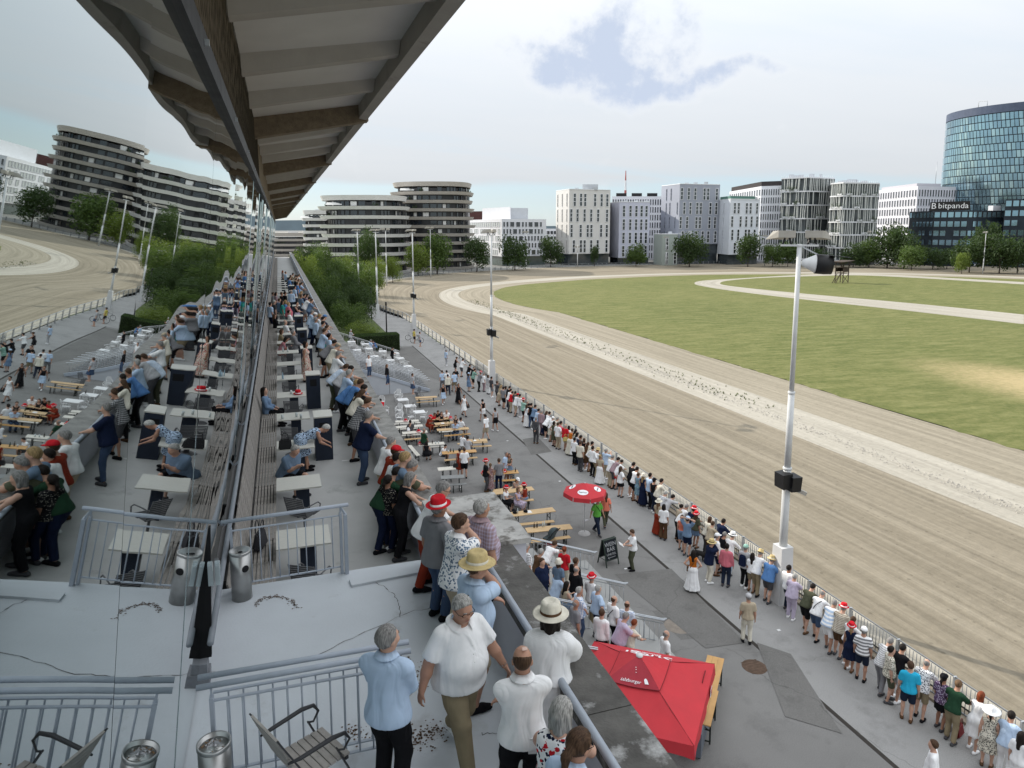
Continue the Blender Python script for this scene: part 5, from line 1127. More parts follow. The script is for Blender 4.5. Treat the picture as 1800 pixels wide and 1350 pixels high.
def build_trees():
    CR = [crown_mesh(s, 3000, .034) for s in range(3)] + [crown_mesh(s + 10, 2600, .034, 'tall') for s in range(2)]; CB = [crown_mesh(s + 20, 7000, .021) for s in range(4)]; TK = [trunk_mesh(s) for s in range(3)]; rg = random.Random(11); used = {}
    def tree(x, y, h, w, m, label, big=False, group=None):
        t = thing('tree', label, 'tree', (x, y, 0), rg.uniform(0, 6.3), group); c = link('crown', rg.choice(CB if big else CR), m, t, own=True); c.scale = (w, w, h); k = link('trunk', rg.choice(TK), BARK, t, own=True); k.scale = (h * .8, h * .8, h)
    # trees of the little park left of the track: (px, py of the crown's middle, distance, height, width)
    park = [(640, 585, 84, 3.6, 5.5, LEAFL, 'low spreading shrub tree at the hedge, nearest the stairs'), (612, 560, 92, 5.5, 6.5, LEAFM, 'round bushy tree just behind the nearest shrub tree'), (585, 552, 98, 7.0, 7, LEAFD, 'dark full tree close to the terrace parapet'), (632, 528, 104, 7.2, 6.5, LEAFD, 'dark red green tree beside the park path'),
            (565, 520, 112, 8.5, 8, LEAFM, 'broad green tree against the terrace parapet'), (600, 505, 116, 8.5, 8, LEAFD, 'dark broad tree in the middle of the park'), (640, 500, 122, 9.0, 8, LEAFM, 'tall green tree by the park path'), (548, 490, 130, 9.5, 8, LEAFL, 'bright green tree hugging the far parapet'), (580, 478, 136, 10, 8.5, LEAFM, 'yellow green tree with a sunny top'), (618, 482, 140, 9.5, 8, LEAFM, 'leafy tree in front of the white banded block'),
            (655, 486, 148, 9.5, 8, LEAFL, 'light leafy tree beside the lamp post at the bend'), (530, 470, 152, 10.5, 9, LEAFL, 'bright tree at the far end of the terrace'), (560, 462, 165, 12, 9, LEAFM, 'high tree below the low rounded block'), (600, 470, 170, 9, 8, LEAFL, 'sunlit small tree under the white balconies'), (690, 470, 185, 8.5, 7, LEAFL, 'young bright tree at the curve of the fence'), (540, 452, 185, 12, 10, LEAFD, 'dark tree in the gap before the low rounded block'), (645, 440, 190, 17, 11, LEAFD, 'tall feathery dark tree before the white balconies')]
    for px, py, d, h, w, m, lb in park:
        x, y, _ = far(px, py, d); tree(x, y, h * .9, w * .72, m, lb, True, 'trees of the park by the bend')
    edge = [(735, 212, 10.5, 8, LEAFL, 'yellow green round tree before the taupe banded block'), (768, 220, 13, 11, LEAFM, 'wide green tree before the taupe banded block'), (838, 232, 11.5, 11, LEAFD, 'dark wide tree between taupe block and white office'), (905, 240, 12.5, 10, LEAFD, 'dark tree in front of the gridded white office'), (968, 262, 12, 9, LEAFD, 'dark green tree between white office and cream slab'), (1045, 266, 8, 4, LEAFD, 'thin tree before the foot of the cream slab'), (1118, 266, 10, 8, LEAFM, 'loose green tree before the lilac slab'),
            (1212, 262, 13.5, 12, LEAFD, 'large dark tree before the slate tower'), (1315, 262, 12.5, 11, LEAFD, 'large dark tree before the white slab'), (1358, 262, 9, 8, LEAFM, 'mid green tree left of the tall lamp post'), (1385, 262, 9.5, 10, LEAFM, 'olive tree behind the tall lamp post'), (1500, 258, 10.5, 9, LEAFD, 'dark tree before the finned block'), (1528, 258, 11.5, 9, LEAFM, 'green tree right beside the distant lamp'), (1560, 256, 17, 13, LEAFD, 'tall dark tree between finned block and chequered office'), (1590, 250, 16, 12, LEAFD, 'tall dark tree before the chequered office'),
            (1603, 240, 9.5, 10, LEAFM, 'light green bushy tree close to the far rail'), (1640, 246, 8.5, 9, LEAFD, 'low dark tree before the curved office'), (1692, 222, 7.5, 5, LEAFL, 'small yellow tree close to the far rail'), (1705, 228, 13, 11, LEAFD, 'broad dark tree behind the small yellow tree'), (1730, 238, 18, 10, LEAFD, 'tall dark tree behind the far lamp post'), (1758, 222, 14, 12, LEAFD, 'wide dark tree right of the far lamp post'), (1790, 224, 12.5, 10, LEAFD, 'dark tree at the right edge'), (1440, 262, 8, 8, LEAFD, 'low dark tree under the left finned block'), (1665, 250, 8, 8, LEAFD, 'low dark bush tree under the dark sign office')]
    for px, d, h, w, m, lb in edge:
        x, y, _ = far(px, 460, d); tree(x, y, h, w, m, lb, False, 'trees along the far rail')
    # clipped hedge at the path
    rg2 = np.random.RandomState(3); k = 9000; p = rg2.rand(k, 3) * np.array([5.6, 2.2, 1.9]); ax = rg2.randint(0, 5, k); p[ax == 0, 0] = 0; p[ax == 1, 0] = 5.6; p[ax == 2, 1] = 0; p[ax == 3, 2] = 1.9; p[ax == 4, 2] = 1.9
    nn = rg2.normal(size=(k, 3)); nn /= np.linalg.norm(nn, axis=1)[:, None]; a = np.cross(nn, rg2.normal(size=(k, 3))); a /= np.linalg.norm(a, axis=1)[:, None]; b = np.cross(nn, a); s = .07; q = np.stack([p - a * s, p - b * s * .6, p + a * s, p + b * s * .6], 1).reshape(-1, 3)
    me = bpy.data.meshes.new('hedge'); me.from_pydata([tuple(v) for v in q], [], [tuple(range(4 * i, 4 * i + 4)) for i in range(k)]); t = thing('hedge', 'dark clipped hedge at the end of the park beside the path', 'hedge', (7.4, 81.0, 0)); link('leaves', me, LEAFD, t); mb = MB(); mb.box(.1, 5.5, .1, 2.1, 0, 1.8); link('core', mb, M('hedge_core', (.02, .03, .012), .95, .3, 4), t)
build_trees(); build_city()
# ------------------------------------------------------------------ lamp posts
def build_lamps():
    LG = M('lamp_housing', (.36, .34, .30), .55, .12, 3); LGl = M('lamp_glass', (.55, .54, .50), .2, .1, 2); PW = M('post_white', (.56, .57, .57), .5, .10, 2.5, stain=((.22, .19, .15), 7.0, .66))
    def floodlights(t, z, fwd, s=1.0):
        c, sn = math.cos(fwd), math.sin(fwd); W = lambda a, b, zz: (a * c - b * sn, a * sn + b * c, zz)
        mb = MB(); mb.bar(W(-.75 * s, 0, z), W(.75 * s, 0, z), .07); link('cross_arm', mb, PW, t)
        for sx in (-1, 1):
            mb = MB(); o = .52 * sx * s
            q = [W(o - .34 * s, -.1, z + .28), W(o + .34 * s, -.1, z + .28), W(o + .46 * s * (1 if sx > 0 else .9) + sx * .35 * s, .5 * s, z + .20), W(o - .46 * s + sx * .35 * s, .5 * s, z + .20), W(o - .34 * s, -.1, z + .62 * s), W(o + .34 * s, -.1, z + .62 * s), W(o + .34 * s + sx * .2 * s, .22 * s, z + .60 * s), W(o - .34 * s + sx * .2 * s, .22 * s, z + .60 * s)]
            mb.hexa(q); link('floodlight', mb, LG, t); mb = MB(); mb.bar(W(o * .6, 0, z), W(o * .8, .05, z + .3), .06); mb.bar(W(o * 1.3, .02, z), W(o * 1.1, .05, z + .3), .05); link('lamp_bracket', mb, BLACKM, t)
    def post(label, x, y, top=13.6, base=True, speakers=False, horn=False, fwd=R(40), r=.125, arm=.85, lean=0):
        t = thing('lamp_post', label, 'lamp post', (x, y, 0), 0, 'floodlight posts along the track')
        if base: mb = MB(); b = .30; mb.hexa([(-b, -b, 0), (b, -b, 0), (b, b, 0), (-b, b, 0), (-b * .86, -b * .86, 2.25), (b * .86, -b * .86, 2.25), (b * .86, b * .86, 2.25), (-b * .86, b * .86, 2.25)]); link('concrete_foot', mb, M('foot_concrete', (.56, .56, .56), .8, .08, 2, stain=((.30, .29, .27), 2, .62)), t)
        for i, (z0, z1, k) in enumerate(((1.6 if base else 0, 5.3, 1.25), (5.3, 8.2, 1.0), (8.2, top, .72))):
            mb = MB(); mb.tube([(0, 0, z0), (0, 0, z1)], [r * k, r * k * .93], 12); link('pole_section', mb, PW, t)
            mb = MB(); mb.lathe([(r * k * 1.0, z1 - .05), (r * k * 1.06, z1 - .04), (r * k * 1.06, z1 + .04), (r * k * .6, z1 + .05)], 12); link('collar', mb, PW, t)
        floodlights(t, top, fwd, arm)
        if speakers:
            for a, zz in ((R(200), 4.9), (R(-60), 4.8)):
                dx, dy = math.cos(a), math.sin(a); mb = MB(); mb.bar((dx * .2, dy * .2, zz - .28), (dx * .24, dy * .24, zz + .28), .5, .42); link('loudspeaker', mb, BLACKM, t); mb = MB(); mb.bar((dx * .05, dy * .05, zz), (dx * .25, dy * .25, zz), .08); link('speaker_bracket', mb, BLACKM, t)
            mb = MB(); mb.bar((.2, -.15, 4.55), (.62, -.35, 4.35), .14); link('camera_box', mb, LG, t)
        if horn:
            ax = Vector((.85, -.52, -.06)).normalized(); p = Vector((0, 0, top - .62)); seq = [(0, .10), (.20, .20), (.42, .31), (.46, .34)]; mb = MB(); mb.tube([p + ax * (s + .1) for s, _ in seq], [q for _, q in seq], 18); link('horn_back', mb, WHITEM, t); mb = MB(); mb.tube([p + ax * .56, p + ax * .85, p + ax * 1.12], [.35, .36, .34], 18); link('horn_drum', mb, BLACKM, t)
            mb = MB(); mb.bar(p + ax * 1.0 + Vector((0, 0, .34)), p + ax * 1.7 + Vector((0, 0, .30)), .6, .02); link('horn_visor', mb, BLACKM, t); mb = MB(); mb.bar((0, 0, top), p + ax * .7 + Vector((0, 0, .3)), .05); link('horn_bracket', mb, GALV, t)
        return t
    post('tallest nearest white floodlight post with loudspeakers and black horn drum', 17.75, 20.72, speakers=True, horn=True, fwd=R(-35))
    post('white floodlight post with black speakers in the middle of the crowd', 18.05, 60.3, speakers=True, r=.12)
    post('white floodlight post beside the cyclists at the fence', 17.7, 97.2, speakers=True, r=.12)
    for q, d, lb in (((632, 545), 0, 'white floodlight post rising among the park trees'), ((664, 560), 0, 'white floodlight post at the start of the bend fence')):
        x, y, _ = g(*q); post(lb, x, y, r=.13)
    for px, d, tp, lb in ((679, 175, 13.6, 'slim floodlight post behind the bend'), (757, 205, 14, 'slim floodlight post before the taupe banded block'), (925, 262, 12.5, 'thin lamp post before the gridded white office'), (1015, 262, 7, 'short lamp post before the cream slab'), (1171, 268, 10.5, 'thin lamp post before the sage annex'), (1344, 268, 11, 'thin lamp post before the white slab'), (1526, 262, 12.6, 'distant twin lamp post before the dark trees'), (1729, 222, 12.6, 'distant twin lamp post beside the small yellow tree')):
        x, y, _ = far(px, 460, d); post(lb, x, y, tp, base=False, r=.13, arm=1.2, fwd=R(20))
    for (px, py, lb) in ((680, 600, 'slim dark lamp pole at the hedge corner'), (653, 560, 'slim dark lamp pole farther along the park path')):
        x, y, _ = g(px, py); t = thing('lamp_pole', lb, 'lamp pole', (x, y, 0)); mb = MB(); mb.tube([(0, 0, 0), (0, 0, 4.6)], [.09, .08], 8); link('pole', mb, BLACKM, t); mb = MB(); mb.lathe([(.08, 4.6), (.11, 4.62), (.11, 5.0), (.02, 5.05)], 10); link('lamp_head', mb, BLACKM, t)
build_lamps()
# ------------------------------------------------------------------ judges' tower in the infield and the trotters on the far straight
def build_infield():
    x, y, _ = g(1479, 497); WD = M('dark_timber', (.055, .04, .03), .85, .25, 2); t = thing('judges_tower', 'dark timber judges stand with stairs on the infield', 'wooden stand', (x, y, 0), R(15)); s = 1.0
    for sx in (-1, 1):
        for sy in (-1, 1): mb = MB(); mb.bar((1.2 * sx, 1.1 * sy, 0), (1.2 * sx, 1.1 * sy, 5.4), .16); link('leg', mb, WD, t)
    for z in (2.5, 4.0): mb = MB(); mb.box(-1.35, 1.35, -1.25, 1.25, z, z + .14); link('platform', mb, WD, t)
    for k, (a, b) in enumerate((((-1.2, -1.1), (1.2, -1.1)), ((1.2, -1.1), (1.2, 1.1)), ((-1.2, 1.1), (1.2, 1.1)))):
        mb = MB(); mb.bar((*a, 3.4), (*b, 3.4), .04, 1.0); link('guard_board', mb, WD, t); mb = MB(); mb.bar((*a, .2), (*b, 2.4), .1); link('brace', mb, WD, t)
    mb = MB(); mb.bar((-1.2, -1.1, 4.2), (-2.4, -1.1, 5.6), .1); mb.bar((1.2, -1.1, 4.2), (2.4, -1.1, 5.6), .1); mb.bar((0, 0, 4.2), (-1.6, 0, 5.5), .1); mb.bar((0, 0, 4.2), (1.6, 0, 5.5), .1); link('roof_strut', mb, WD, t)
    mb = MB(); mb.hexa([(-2.6, -1.8, 5.45), (2.6, -1.8, 5.75), (2.6, 1.8, 5.75), (-2.6, 1.8, 5.45), (-2.6, -1.8, 5.6), (2.6, -1.8, 5.9), (2.6, 1.8, 5.9), (-2.6, 1.8, 5.6)]); link('roof', mb, WD, t)
    mb = MB(); mb.bar((-1.4, -.5, 2.5), (-3.4, -.5, 0), .08, .16); mb.bar((-1.4, .5, 2.5), (-3.4, .5, 0), .08, .16); [mb.bar((-3.4 + 2 * k / 9, -.5, 2.5 * k / 9), (-3.4 + 2 * k / 9, .5, 2.5 * k / 9), .2, .04) for k in range(1, 9)]; link('stairs', mb, WD, t)
    # a trotter: shaped body with jointed legs
    def horse(px, py, head, coat, label, dl):
        x, y, _ = g(px, py); t = thing('horse', label, 'horse', (x, y, 0), head, 'trotters on the far straight'); f = lambda *v: np.array(v, np.float32); C = lambda a, b, ra, rb, k=.08: ('c', f(*a), f(*b), ra, rb, k)
        pr = [C((0, -.55, 1.22), (0, .35, 1.22), .27, .29), ('e', f(0, .42, 1.22), f(.25, .36, .34), None, .1), ('e', f(0, -.62, 1.28), f(.26, .34, .30), None, .1), C((0, .62, 1.36), (0, 1.12, 1.80), .20, .11), C((0, 1.12, 1.84), (0, 1.52, 1.62), .115, .065), C((.04, 1.08, 1.92), (.05, 1.08, 2.03), .03, .012, .02), C((-.04, 1.08, 1.92), (-.05, 1.08, 2.03), .03, .012, .02), C((0, -.92, 1.35), (0, -1.12, .85), .05, .06, .05)]
        for sx, fo in ((-1, .28), (1, -.22)):
            pr += [C((.15 * sx, .45, 1.1), (.15 * sx, .45 + fo, .62), .12, .065), C((.15 * sx, .45 + fo, .62), (.15 * sx, .45 + fo * (1.4 if fo > 0 else 1.9), .10 if fo > 0 else .22), .06, .045)]
            pr += [C((.16 * sx, -.65, 1.1), (.16 * sx, -.52 - fo * .6, .80), .18, .10), C((.16 * sx, -.52 - fo * .6, .80), (.16 * sx, -.80 - fo * 1.1, .50), .10, .06), C((.16 * sx, -.80 - fo * 1.1, .50), (.16 * sx, -.78 - fo * 1.3, .08), .055, .045)]
        me = np_mesh('body', *surf(lambda P: field(pr, P.astype(np.float32)), *bounds(pr), .06)); link('body', me, coat, t); mb = MB(); mb.tube([(0, .95, 1.72), (0, .55, 1.58)], [.05, .05], 6); link('mane', mb, M('mane_black', (.01, .01, .01), .8), t)
        c, s_ = math.cos(head), math.sin(head); W = lambda a, b: (x + a * c - b * s_, y + a * s_ + b * c)
        sx_, sy_ = W(0, -2.0); k = thing('sulky', 'two wheeled racing sulky ' + dl, 'sulky', (sx_, sy_, 0), head, 'sulkies on the far straight')
        for sx in (-1, 1): mb = MB(); mb.lathe([(.30, -.02), (.33, -.025), (.33, .025), (.30, .02), (.30, -.02)], 18); o = link('wheel', mb, BLACKM, k, (.55 * sx, 0, .33)); o.rotation_euler = (0, R(90), 0); mb = MB(); mb.lathe([(0, -.015), (.30, -.01), (.30, .01), (0, .015)], 14); d_ = link('wheel_disc', mb, GALV, o); mb = MB(); mb.tube([(.52 * sx, 0, .4), (.45 * sx, .9, .85), (.40 * sx, 2.3, 1.05)], .03, 6); link('shaft', mb, GALV, k)
        mb = MB(); mb.box(-.25, .25, -.2, .2, .72, .80); mb.bar((-.55, 0, .45), (.55, 0, .45), .05); link('seat', mb, BLACKM, k)
        dx, dy = W(0, -2.0 - .05); person((dx, dy, .30), math.degrees(head) + 90, 'person in racing colours driving the sulky ' + dl, 'sitback', 'm', ('tee', rg.choice(['white', 'red', 'blue'])), ('trousers', 'white'), ('short', 'dark'), ('cap', 'white', 'white'), h=.03, parts=False, group='sulky drivers')
    rg = random.Random(3); BAY = M('bay_coat', (.06, .03, .018), .6, .2, 3); BLK = M('dark_coat', (.018, .014, .012), .6, .2, 3)
    horse(1556, 466, R(60), BLK, 'dark trotter left of the distant lamp post', 'left of the distant lamp post'); horse(1689, 468, R(-120), BAY, 'bay trotter below the small yellow tree', 'below the small yellow tree'); horse(1722, 468.5, R(-120), BLK, 'dark trotter below the far lamp post', 'below the far lamp post')
build_infield()
# ------------------------------------------------------------------ furniture of the terraces and the apron
WOOD = M('beer_table_wood', (.52, .36, .19), .6, .16, 5, .1, 30); WOODO = M('orange_wood', (.50, .29, .11), .6, .14, 5); WOODW = M('bleached_wood', (.60, .57, .50), .6, .08, 4); WOODG = M('grey_wood', (.22, .225, .22), .7, .15, 5); PLASW = M('white_plastic', (.70, .70, .69), .4, .05, 4); LEGM = M('green_black_leg', (.02, .025, .022), .5, .1, 5)
_SH = {}
def shared(key, fn):
    if key not in _SH: _SH[key] = fn()
    return _SH[key]
def beer_piece(kind, a, b, m, label, z=0.0, group=None):
    """folding table or bench between two points of the photograph (middle of each end of its top)"""
    h = .76 if kind == 'table' else .46; wd = .52 if kind == 'table' else .25; A, B = Vector(g(*a, h + z)), Vector(g(*b, h + z)); d = B - A; c = (A + B) / 2; L = max(1.0, min(d.length, 2.4)); an = math.atan2(d.y, d.x)
    return beer_at(kind, c.x, c.y, an, L, m, label, z, group)
def beer_at(kind, x, y, an, L, m, label, z=0.0, group=None):
    h = .76 if kind == 'table' else .46; wd = .52 if kind == 'table' else .25
    t = thing('beer_' + kind, label, kind, (x, y, z), an, group or ('folding tables on the apron' if kind == 'table' else 'folding benches on the apron'))
    def top():
        mb = MB(); n_ = 3 if kind == 'table' else 2
        for i in range(n_): y0 = -wd / 2 + wd * i / n_; mb.box(-.5, .5, y0 + .003, y0 + wd / n_ - .003, h - .03, h)
        return mb.mesh('top')
    o = link('top', shared(('top', kind), top), m, t, own=True); o.scale = (L, 1, 1)
    def leg():
        mb = MB(); q = wd * .42
        for s in (-1, 1): mb.bar((0, q * s, 0), (0, q * s, h - .03), .045, .03)
        mb.bar((0, -q, .08), (0, q, .08), .03); mb.bar((0, -q, h * .55), (0, q, h * .55), .03); mb.bar((0, -q, h - .06), (0, q, h * .5), .02); return mb.mesh('leg_frame')
    lm = shared(('leg', kind), leg)
    for s in (-1, 1): link('leg_frame', lm, LEGM, t, (s * (L / 2 - .28), 0, 0), own=True)
    return t
def plastic_chair(x, y, rz, label, z=0.0, group='white plastic chairs', stack=0):
    t = thing('plastic_chair', label, 'chair', (x, y, z), rz, group)
    def seat(): mb = MB(); mb.hexa([(-.2, -.2, .40), (.2, -.2, .40), (.23, .22, .43), (-.23, .22, .43), (-.2, -.2, .425), (.2, -.2, .425), (.23, .22, .455), (-.23, .22, .455)]); return mb.mesh('seat')
    def back():
        mb = MB(); mb.tube([(-.21, -.20, .42), (-.215, -.27, .72), (-.12, -.30, .84), (.12, -.30, .84), (.215, -.27, .72), (.21, -.20, .42)], .018, 6)
        for i in range(5): xx = -.13 + .065 * i; mb.bar((xx, -.205, .43), (xx, -.295, .83), .03, .012)
        return mb.mesh('backrest')
    def arm(s):
        mb = MB(); mb.tube([(.215 * s, -.26, .66), (.25 * s, .0, .65), (.25 * s, .18, .63), (.24 * s, .22, .42)], .018, 6); return mb.mesh('armrest')
    def leg(): mb = MB(); mb.tube([(0, 0, 0), (0, 0, .42)], [.016, .024], 6); return mb.mesh('leg')
    link('seat', shared('pc_seat', seat), PLASW, t, own=True); link('backrest', shared('pc_back', back), PLASW, t, own=True)
    for s in (-1, 1): link('armrest', shared(('pc_arm', s), lambda: arm(s)), PLASW, t, own=True)
    for sx, sy in ((-1, -1), (1, -1), (1, 1), (-1, 1)): link('leg', shared('pc_leg', leg), PLASW, t, (.21 * sx, .2 * sy, 0), own=True)
    return t
def plastic_table(x, y, label, z=0.0, rz=0.0, s=.42):
    t = thing('plastic_table', label, 'table', (x, y, z), rz, 'white plastic tables')
    def top(): mb = MB(); mb.box(-.5, .5, -.5, .5, .69, .72); mb.box(-.47, .47, -.47, .47, .66, .69); return mb.mesh('top')
    def leg(): mb = MB(); mb.tube([(0, 0, 0), (0, 0, .66)], [.02, .03], 6); return mb.mesh('leg')
    o = link('top', shared('pt_top', top), PLASW, t, own=True); o.scale = (s * 2, s * 2, 1)
    for sx in (-1, 1):
        for sy in (-1, 1): link('leg', shared('pt_leg', leg), PLASW, t, (s * .85 * sx, s * .85 * sy, 0), own=True)
def arm_chair(x, y, head, label, z=ZL):
    """grey metal armchair with a slatted seat and back; head in degrees as for people"""
    t = thing('armchair', label, 'chair', (x, y, z), R(head - 90), 'slatted metal armchairs on the terrace'); m = M('anthracite_steel', (.11, .11, .115), .5, .1, 6)
    def slats():
        mb = MB()
        for i in range(9): y0 = -.20 + i * .047; mb.box(-.22, .22, y0, y0 + .028, .43 + .02 * (i / 8) ** 2, .445 + .02 * (i / 8) ** 2)
        return mb.mesh('seat')
    def back():
        mb = MB()
        for i in range(9): f = i / 8; zz = .50 + f * .36; yy = -.23 - .11 * f; mb.box(-.22, .22, yy - .008, yy + .008, zz - .014, zz + .014)
        for s in (-1, 1): mb.tube([(.225 * s, -.20, .44), (.225 * s, -.24, .52), (.225 * s, -.345, .88)], .012, 6)
        return mb.mesh('backrest')
    def arm(s): mb = MB(); mb.tube([(.245 * s, -.27, .66), (.26 * s, -.1, .68), (.26 * s, .12, .67), (.255 * s, .20, .60), (.25 * s, .17, .46), (.23 * s, .0, .44)], .013, 6); return mb.mesh('armrest')
    def ped(): mb = MB(); mb.tube([(0, 0, 0), (0, 0, .43)], .028, 8); mb.lathe([(0, .02), (.2, .015), (.22, 0)], 16); return mb.mesh('pedestal')
    link('seat', shared('ac_s', slats), m, t, own=True); link('backrest', shared('ac_b', back), m, t, own=True); link('pedestal', shared('ac_p', ped), m, t, own=True)
    for s in (-1, 1): link('armrest', shared(('ac_a', s), lambda: arm(s)), m, t, own=True)
def bottle(x, y, z, label, m, cat='bottle', h=.25, r=.034):
    mb = MB(); mb.lathe([(0, 0), (r, .002), (r, h * .55), (r * .42, h * .72), (r * .38, h), (0, h)], 10); return tag(link('bottle' if cat == 'bottle' else cat.split()[-1], mb, m, None, (x, y, z)), label, cat, 'bottles and glasses on the tables')
GLS = M('clear_glass_drink', (.55, .60, .60), .08, .05, 3, spec=.9); BROWNB = M('brown_bottle', (.03, .015, .008), .12, .1, 3, spec=.8); GREENB = M('green_bottle', (.02, .06, .03), .12, .1, 3, spec=.8)
def glass(x, y, z, label): mb = MB(); mb.lathe([(0, 0), (.032, .001), (.038, .13), (.034, .13), (.030, .01)], 12); return tag(link('drinking_glass', mb, GLS, None, (x, y, z)), label, 'glass', 'bottles and glasses on the tables')
def loose_hat(x, y, z, label, col='red', band='white', kind='fedora'):
    if kind not in HATM: HATM[kind] = tuple(q.mesh(w) for q, w in zip(hat_mesh(kind), ('hat', 'hat_band')))
    t = thing('hat', label, 'hat', (x, y, z + .03), 0, 'hats lying on tables'); link('hat_body', HATM[kind][0], cloth(CLR[col]), t, own=True); link('hat_band', HATM[kind][1], cloth(CLR[band]), t, own=True)
def handbag(x, y, z, label, m, s=1.0, rz=0, kind='tote', cat='bag', group=None):
    t = thing('handbag', label, cat, (x, y, z), rz, group); mb = MB(); w, d, h = .17 * s, .08 * s, .26 * s
    mb.hexa([(-w, -d, 0), (w, -d, 0), (w, d, 0), (-w, d, 0), (-w * .82, -d * .45, h), (w * .82, -d * .45, h), (w * .82, d * .45, h), (-w * .82, d * .45, h)]); bm = bmesh.new(); me = mb.mesh('bag_body'); bm.from_mesh(me); bmesh.ops.bevel(bm, geom=bm.edges[:], offset=.03 * s, segments=2, affect='EDGES'); bm.to_mesh(me); bm.free(); link('bag_body', me, m, t)
    for s2 in (-1, 1): mb = MB(); mb.tube([(-w * .5, d * .45 * s2, h * .95), (-w * .4, d * .5 * s2, h * 1.45), (0, d * .52 * s2, h * 1.6), (w * .4, d * .5 * s2, h * 1.45), (w * .5, d * .45 * s2, h * .95)], .008 * s, 5); link('handle', mb, m, t)
    return t
def build_terrace():
    # long bench: every slat a part
    t = thing('slatted_bench', 'very long grey weathered slatted timber bench along the glass front', 'bench'); sm = MB(); sm.box(-.5, .5, 0, 1, 0, 1)
    seat = [(-.30 - .066 * i, 8.335 + (.012 if i == 0 else 0) - .004 * i) for i in range(7)]; back = [(-.765 - .022 * i, 8.42 + .098 * i) for i in range(7)]
    s1 = MB(); s1.box(-.024, .024, .004, 2.99, 0, .03); s1m = s1.mesh('slat'); s2 = MB(); s2.hexa([(-.012, .004, 0), (.012, .004, 0), (.012, 2.99, 0), (-.012, 2.99, 0), (-.03, .004, .075), (-.006, .004, .075), (-.006, 2.99, .075), (-.03, 2.99, .075)]); s2m = s2.mesh('slat')
    for k in range(18):
        y = 10.35 + 3 * k
        for i, (x, z) in enumerate(seat): link('slat', s1m, SLATW, t, (x, y, z))
        for x, z in back: link('slat', s2m, SLATW, t, (x, y, z))
    mb = MB(); [mb.box(x - .024, x + .024, 64.4, 150, z, z + .03) for x, z in seat]; [mb.box(x - .03, x, 64.4, 150, z, z + .075) for x, z in back]; tag(link('far_slats', mb, SLATW, t), kind='stuff')
    for k in range(47): mb = MB(); y = 10.45 + 3 * k; mb.box(-.74, -.32, y, y + .06, ZL, 8.33); mb.hexa([(-.86, y, 8.33), (-.775, y, 8.33), (-.775, y + .06, 8.33), (-.86, y + .06, 8.33), (-1.02, y, 9.1), (-.93, y, 9.1), (-.93, y + .06, 9.1), (-1.02, y + .06, 9.1)]); link('bench_bracket', mb, BLACKM, t)
    # tables and cabinets
    for k in range(26):
        y0 = 12.25 + 2.9 * k; wh = ['beside the railing', 'before the seated man', 'carrying a black handbag', 'with glasses on it', 'carrying a red hat', 'sixth from the railing', 'seventh from the railing', 'with two water bottles'][k] if k < 8 else None
        t = thing('terrace_table', ('pale topped terrace table ' + wh) if wh else 'pale topped terrace table farther along the bench', 'table', (.2, y0 + .41, ZL), 0, 'terrace tables along the bench'); mb = MB(); mb.box(-.46, .47, -.41, .41, .725, .755); link('table_top', mb, TOPW, t); mb = MB(); mb.box(-.06, .22, -.16, .16, 0, .725); link('pedestal', mb, NAVYP, t)
    for k in range(11):
        y0 = 19.2 + 5.8 * k; wh = ['next to the bending person', 'next to the red hat table', 'third from the railing', 'fourth from the railing'][k] if k < 4 else None
        t = thing('navy_cabinet', ('tall navy terrace cabinet with pale top ' + wh) if wh else 'tall navy terrace cabinet in the crowded far part', 'cabinet', (.96, y0 + .35, ZL), 0, 'navy cabinets on the terrace'); mb = MB(); mb.box(-.23, .23, -.35, .35, 0, 1.2); link('cabinet_body', mb, NAVYP, t); mb = MB(); mb.box(-.25, .25, -.37, .37, 1.2, 1.235); link('cabinet_top', mb, TOPW, t); mb = MB(); mb.box(-.11, .11, -.354, -.351, .82, 1.06); link('slot_opening', mb, DARK, t)
    for i, (x, y, h, lb) in enumerate([(.30, 11.55, 60, 'slatted metal armchair behind the railing'), (.28, 14.55, 50, 'slatted metal armchair in front of the seated man table'), (.15, 20.0, 75, 'slatted metal armchair at the table with glasses'), (.25, 23.1, 75, 'slatted metal armchair at the red hat table'), (.2, 26.0, 80, 'slatted metal armchair at the sixth table'), (.2, 28.9, 80, 'slatted metal armchair at the seventh table'), (.2, 31.8, 80, 'slatted metal armchair at the bottle table')]): arm_chair(x, y, h, lb)
    for k in range(7): arm_chair(.2, 34.6 + 2.9 * k, 80, 'slatted metal armchair farther along the terrace')
    zt = ZL + .757
    handbag(-.05, 18.1, zt, 'black leather handbag standing on a terrace table', M('black_leather', (.012, .012, .013), .45, .1, 4)); handbag(-.55, 13.1, 8.37, 'dark quilted bag leaning on the slatted bench', M('dark_quilt', (.035, .035, .04), .8, .2, 20, .4, 60), 1.25, R(75))
    loose_hat(.42, 24.2, zt, 'red felt hat on a terrace table beside the navy cabinet'); 
    for x, y, lb in ((-.1, 21.1, 'tall glass on the table before the bench mother'), (.42, 21.0, 'tall glass at the cabinet end of the table'), (.3, 21.2, 'middle glass on the table with glasses'), (.2, 24.3, 'empty glass beside the red hat')): glass(x, y, zt, lb)
    for x, y, lb in ((.0, 32.9, 'clear water bottle on the far terrace table'), (.2, 32.8, 'second clear water bottle beside the red flask')): bottle(x, y, zt, lb, GLS)
    bottle(-.05, 26.9, zt, 'blue water bottle on the sixth terrace table', M('water_blue', (.35, .5, .6), .1, .1, 2))
    mb = MB(); mb.box(1.40, 1.62, 18.95, 19.02, ZL + .001, ZL + .006); tag(link('paper_slip', mb, PLASW), 'white paper slip lying on the terrace floor', 'paper')
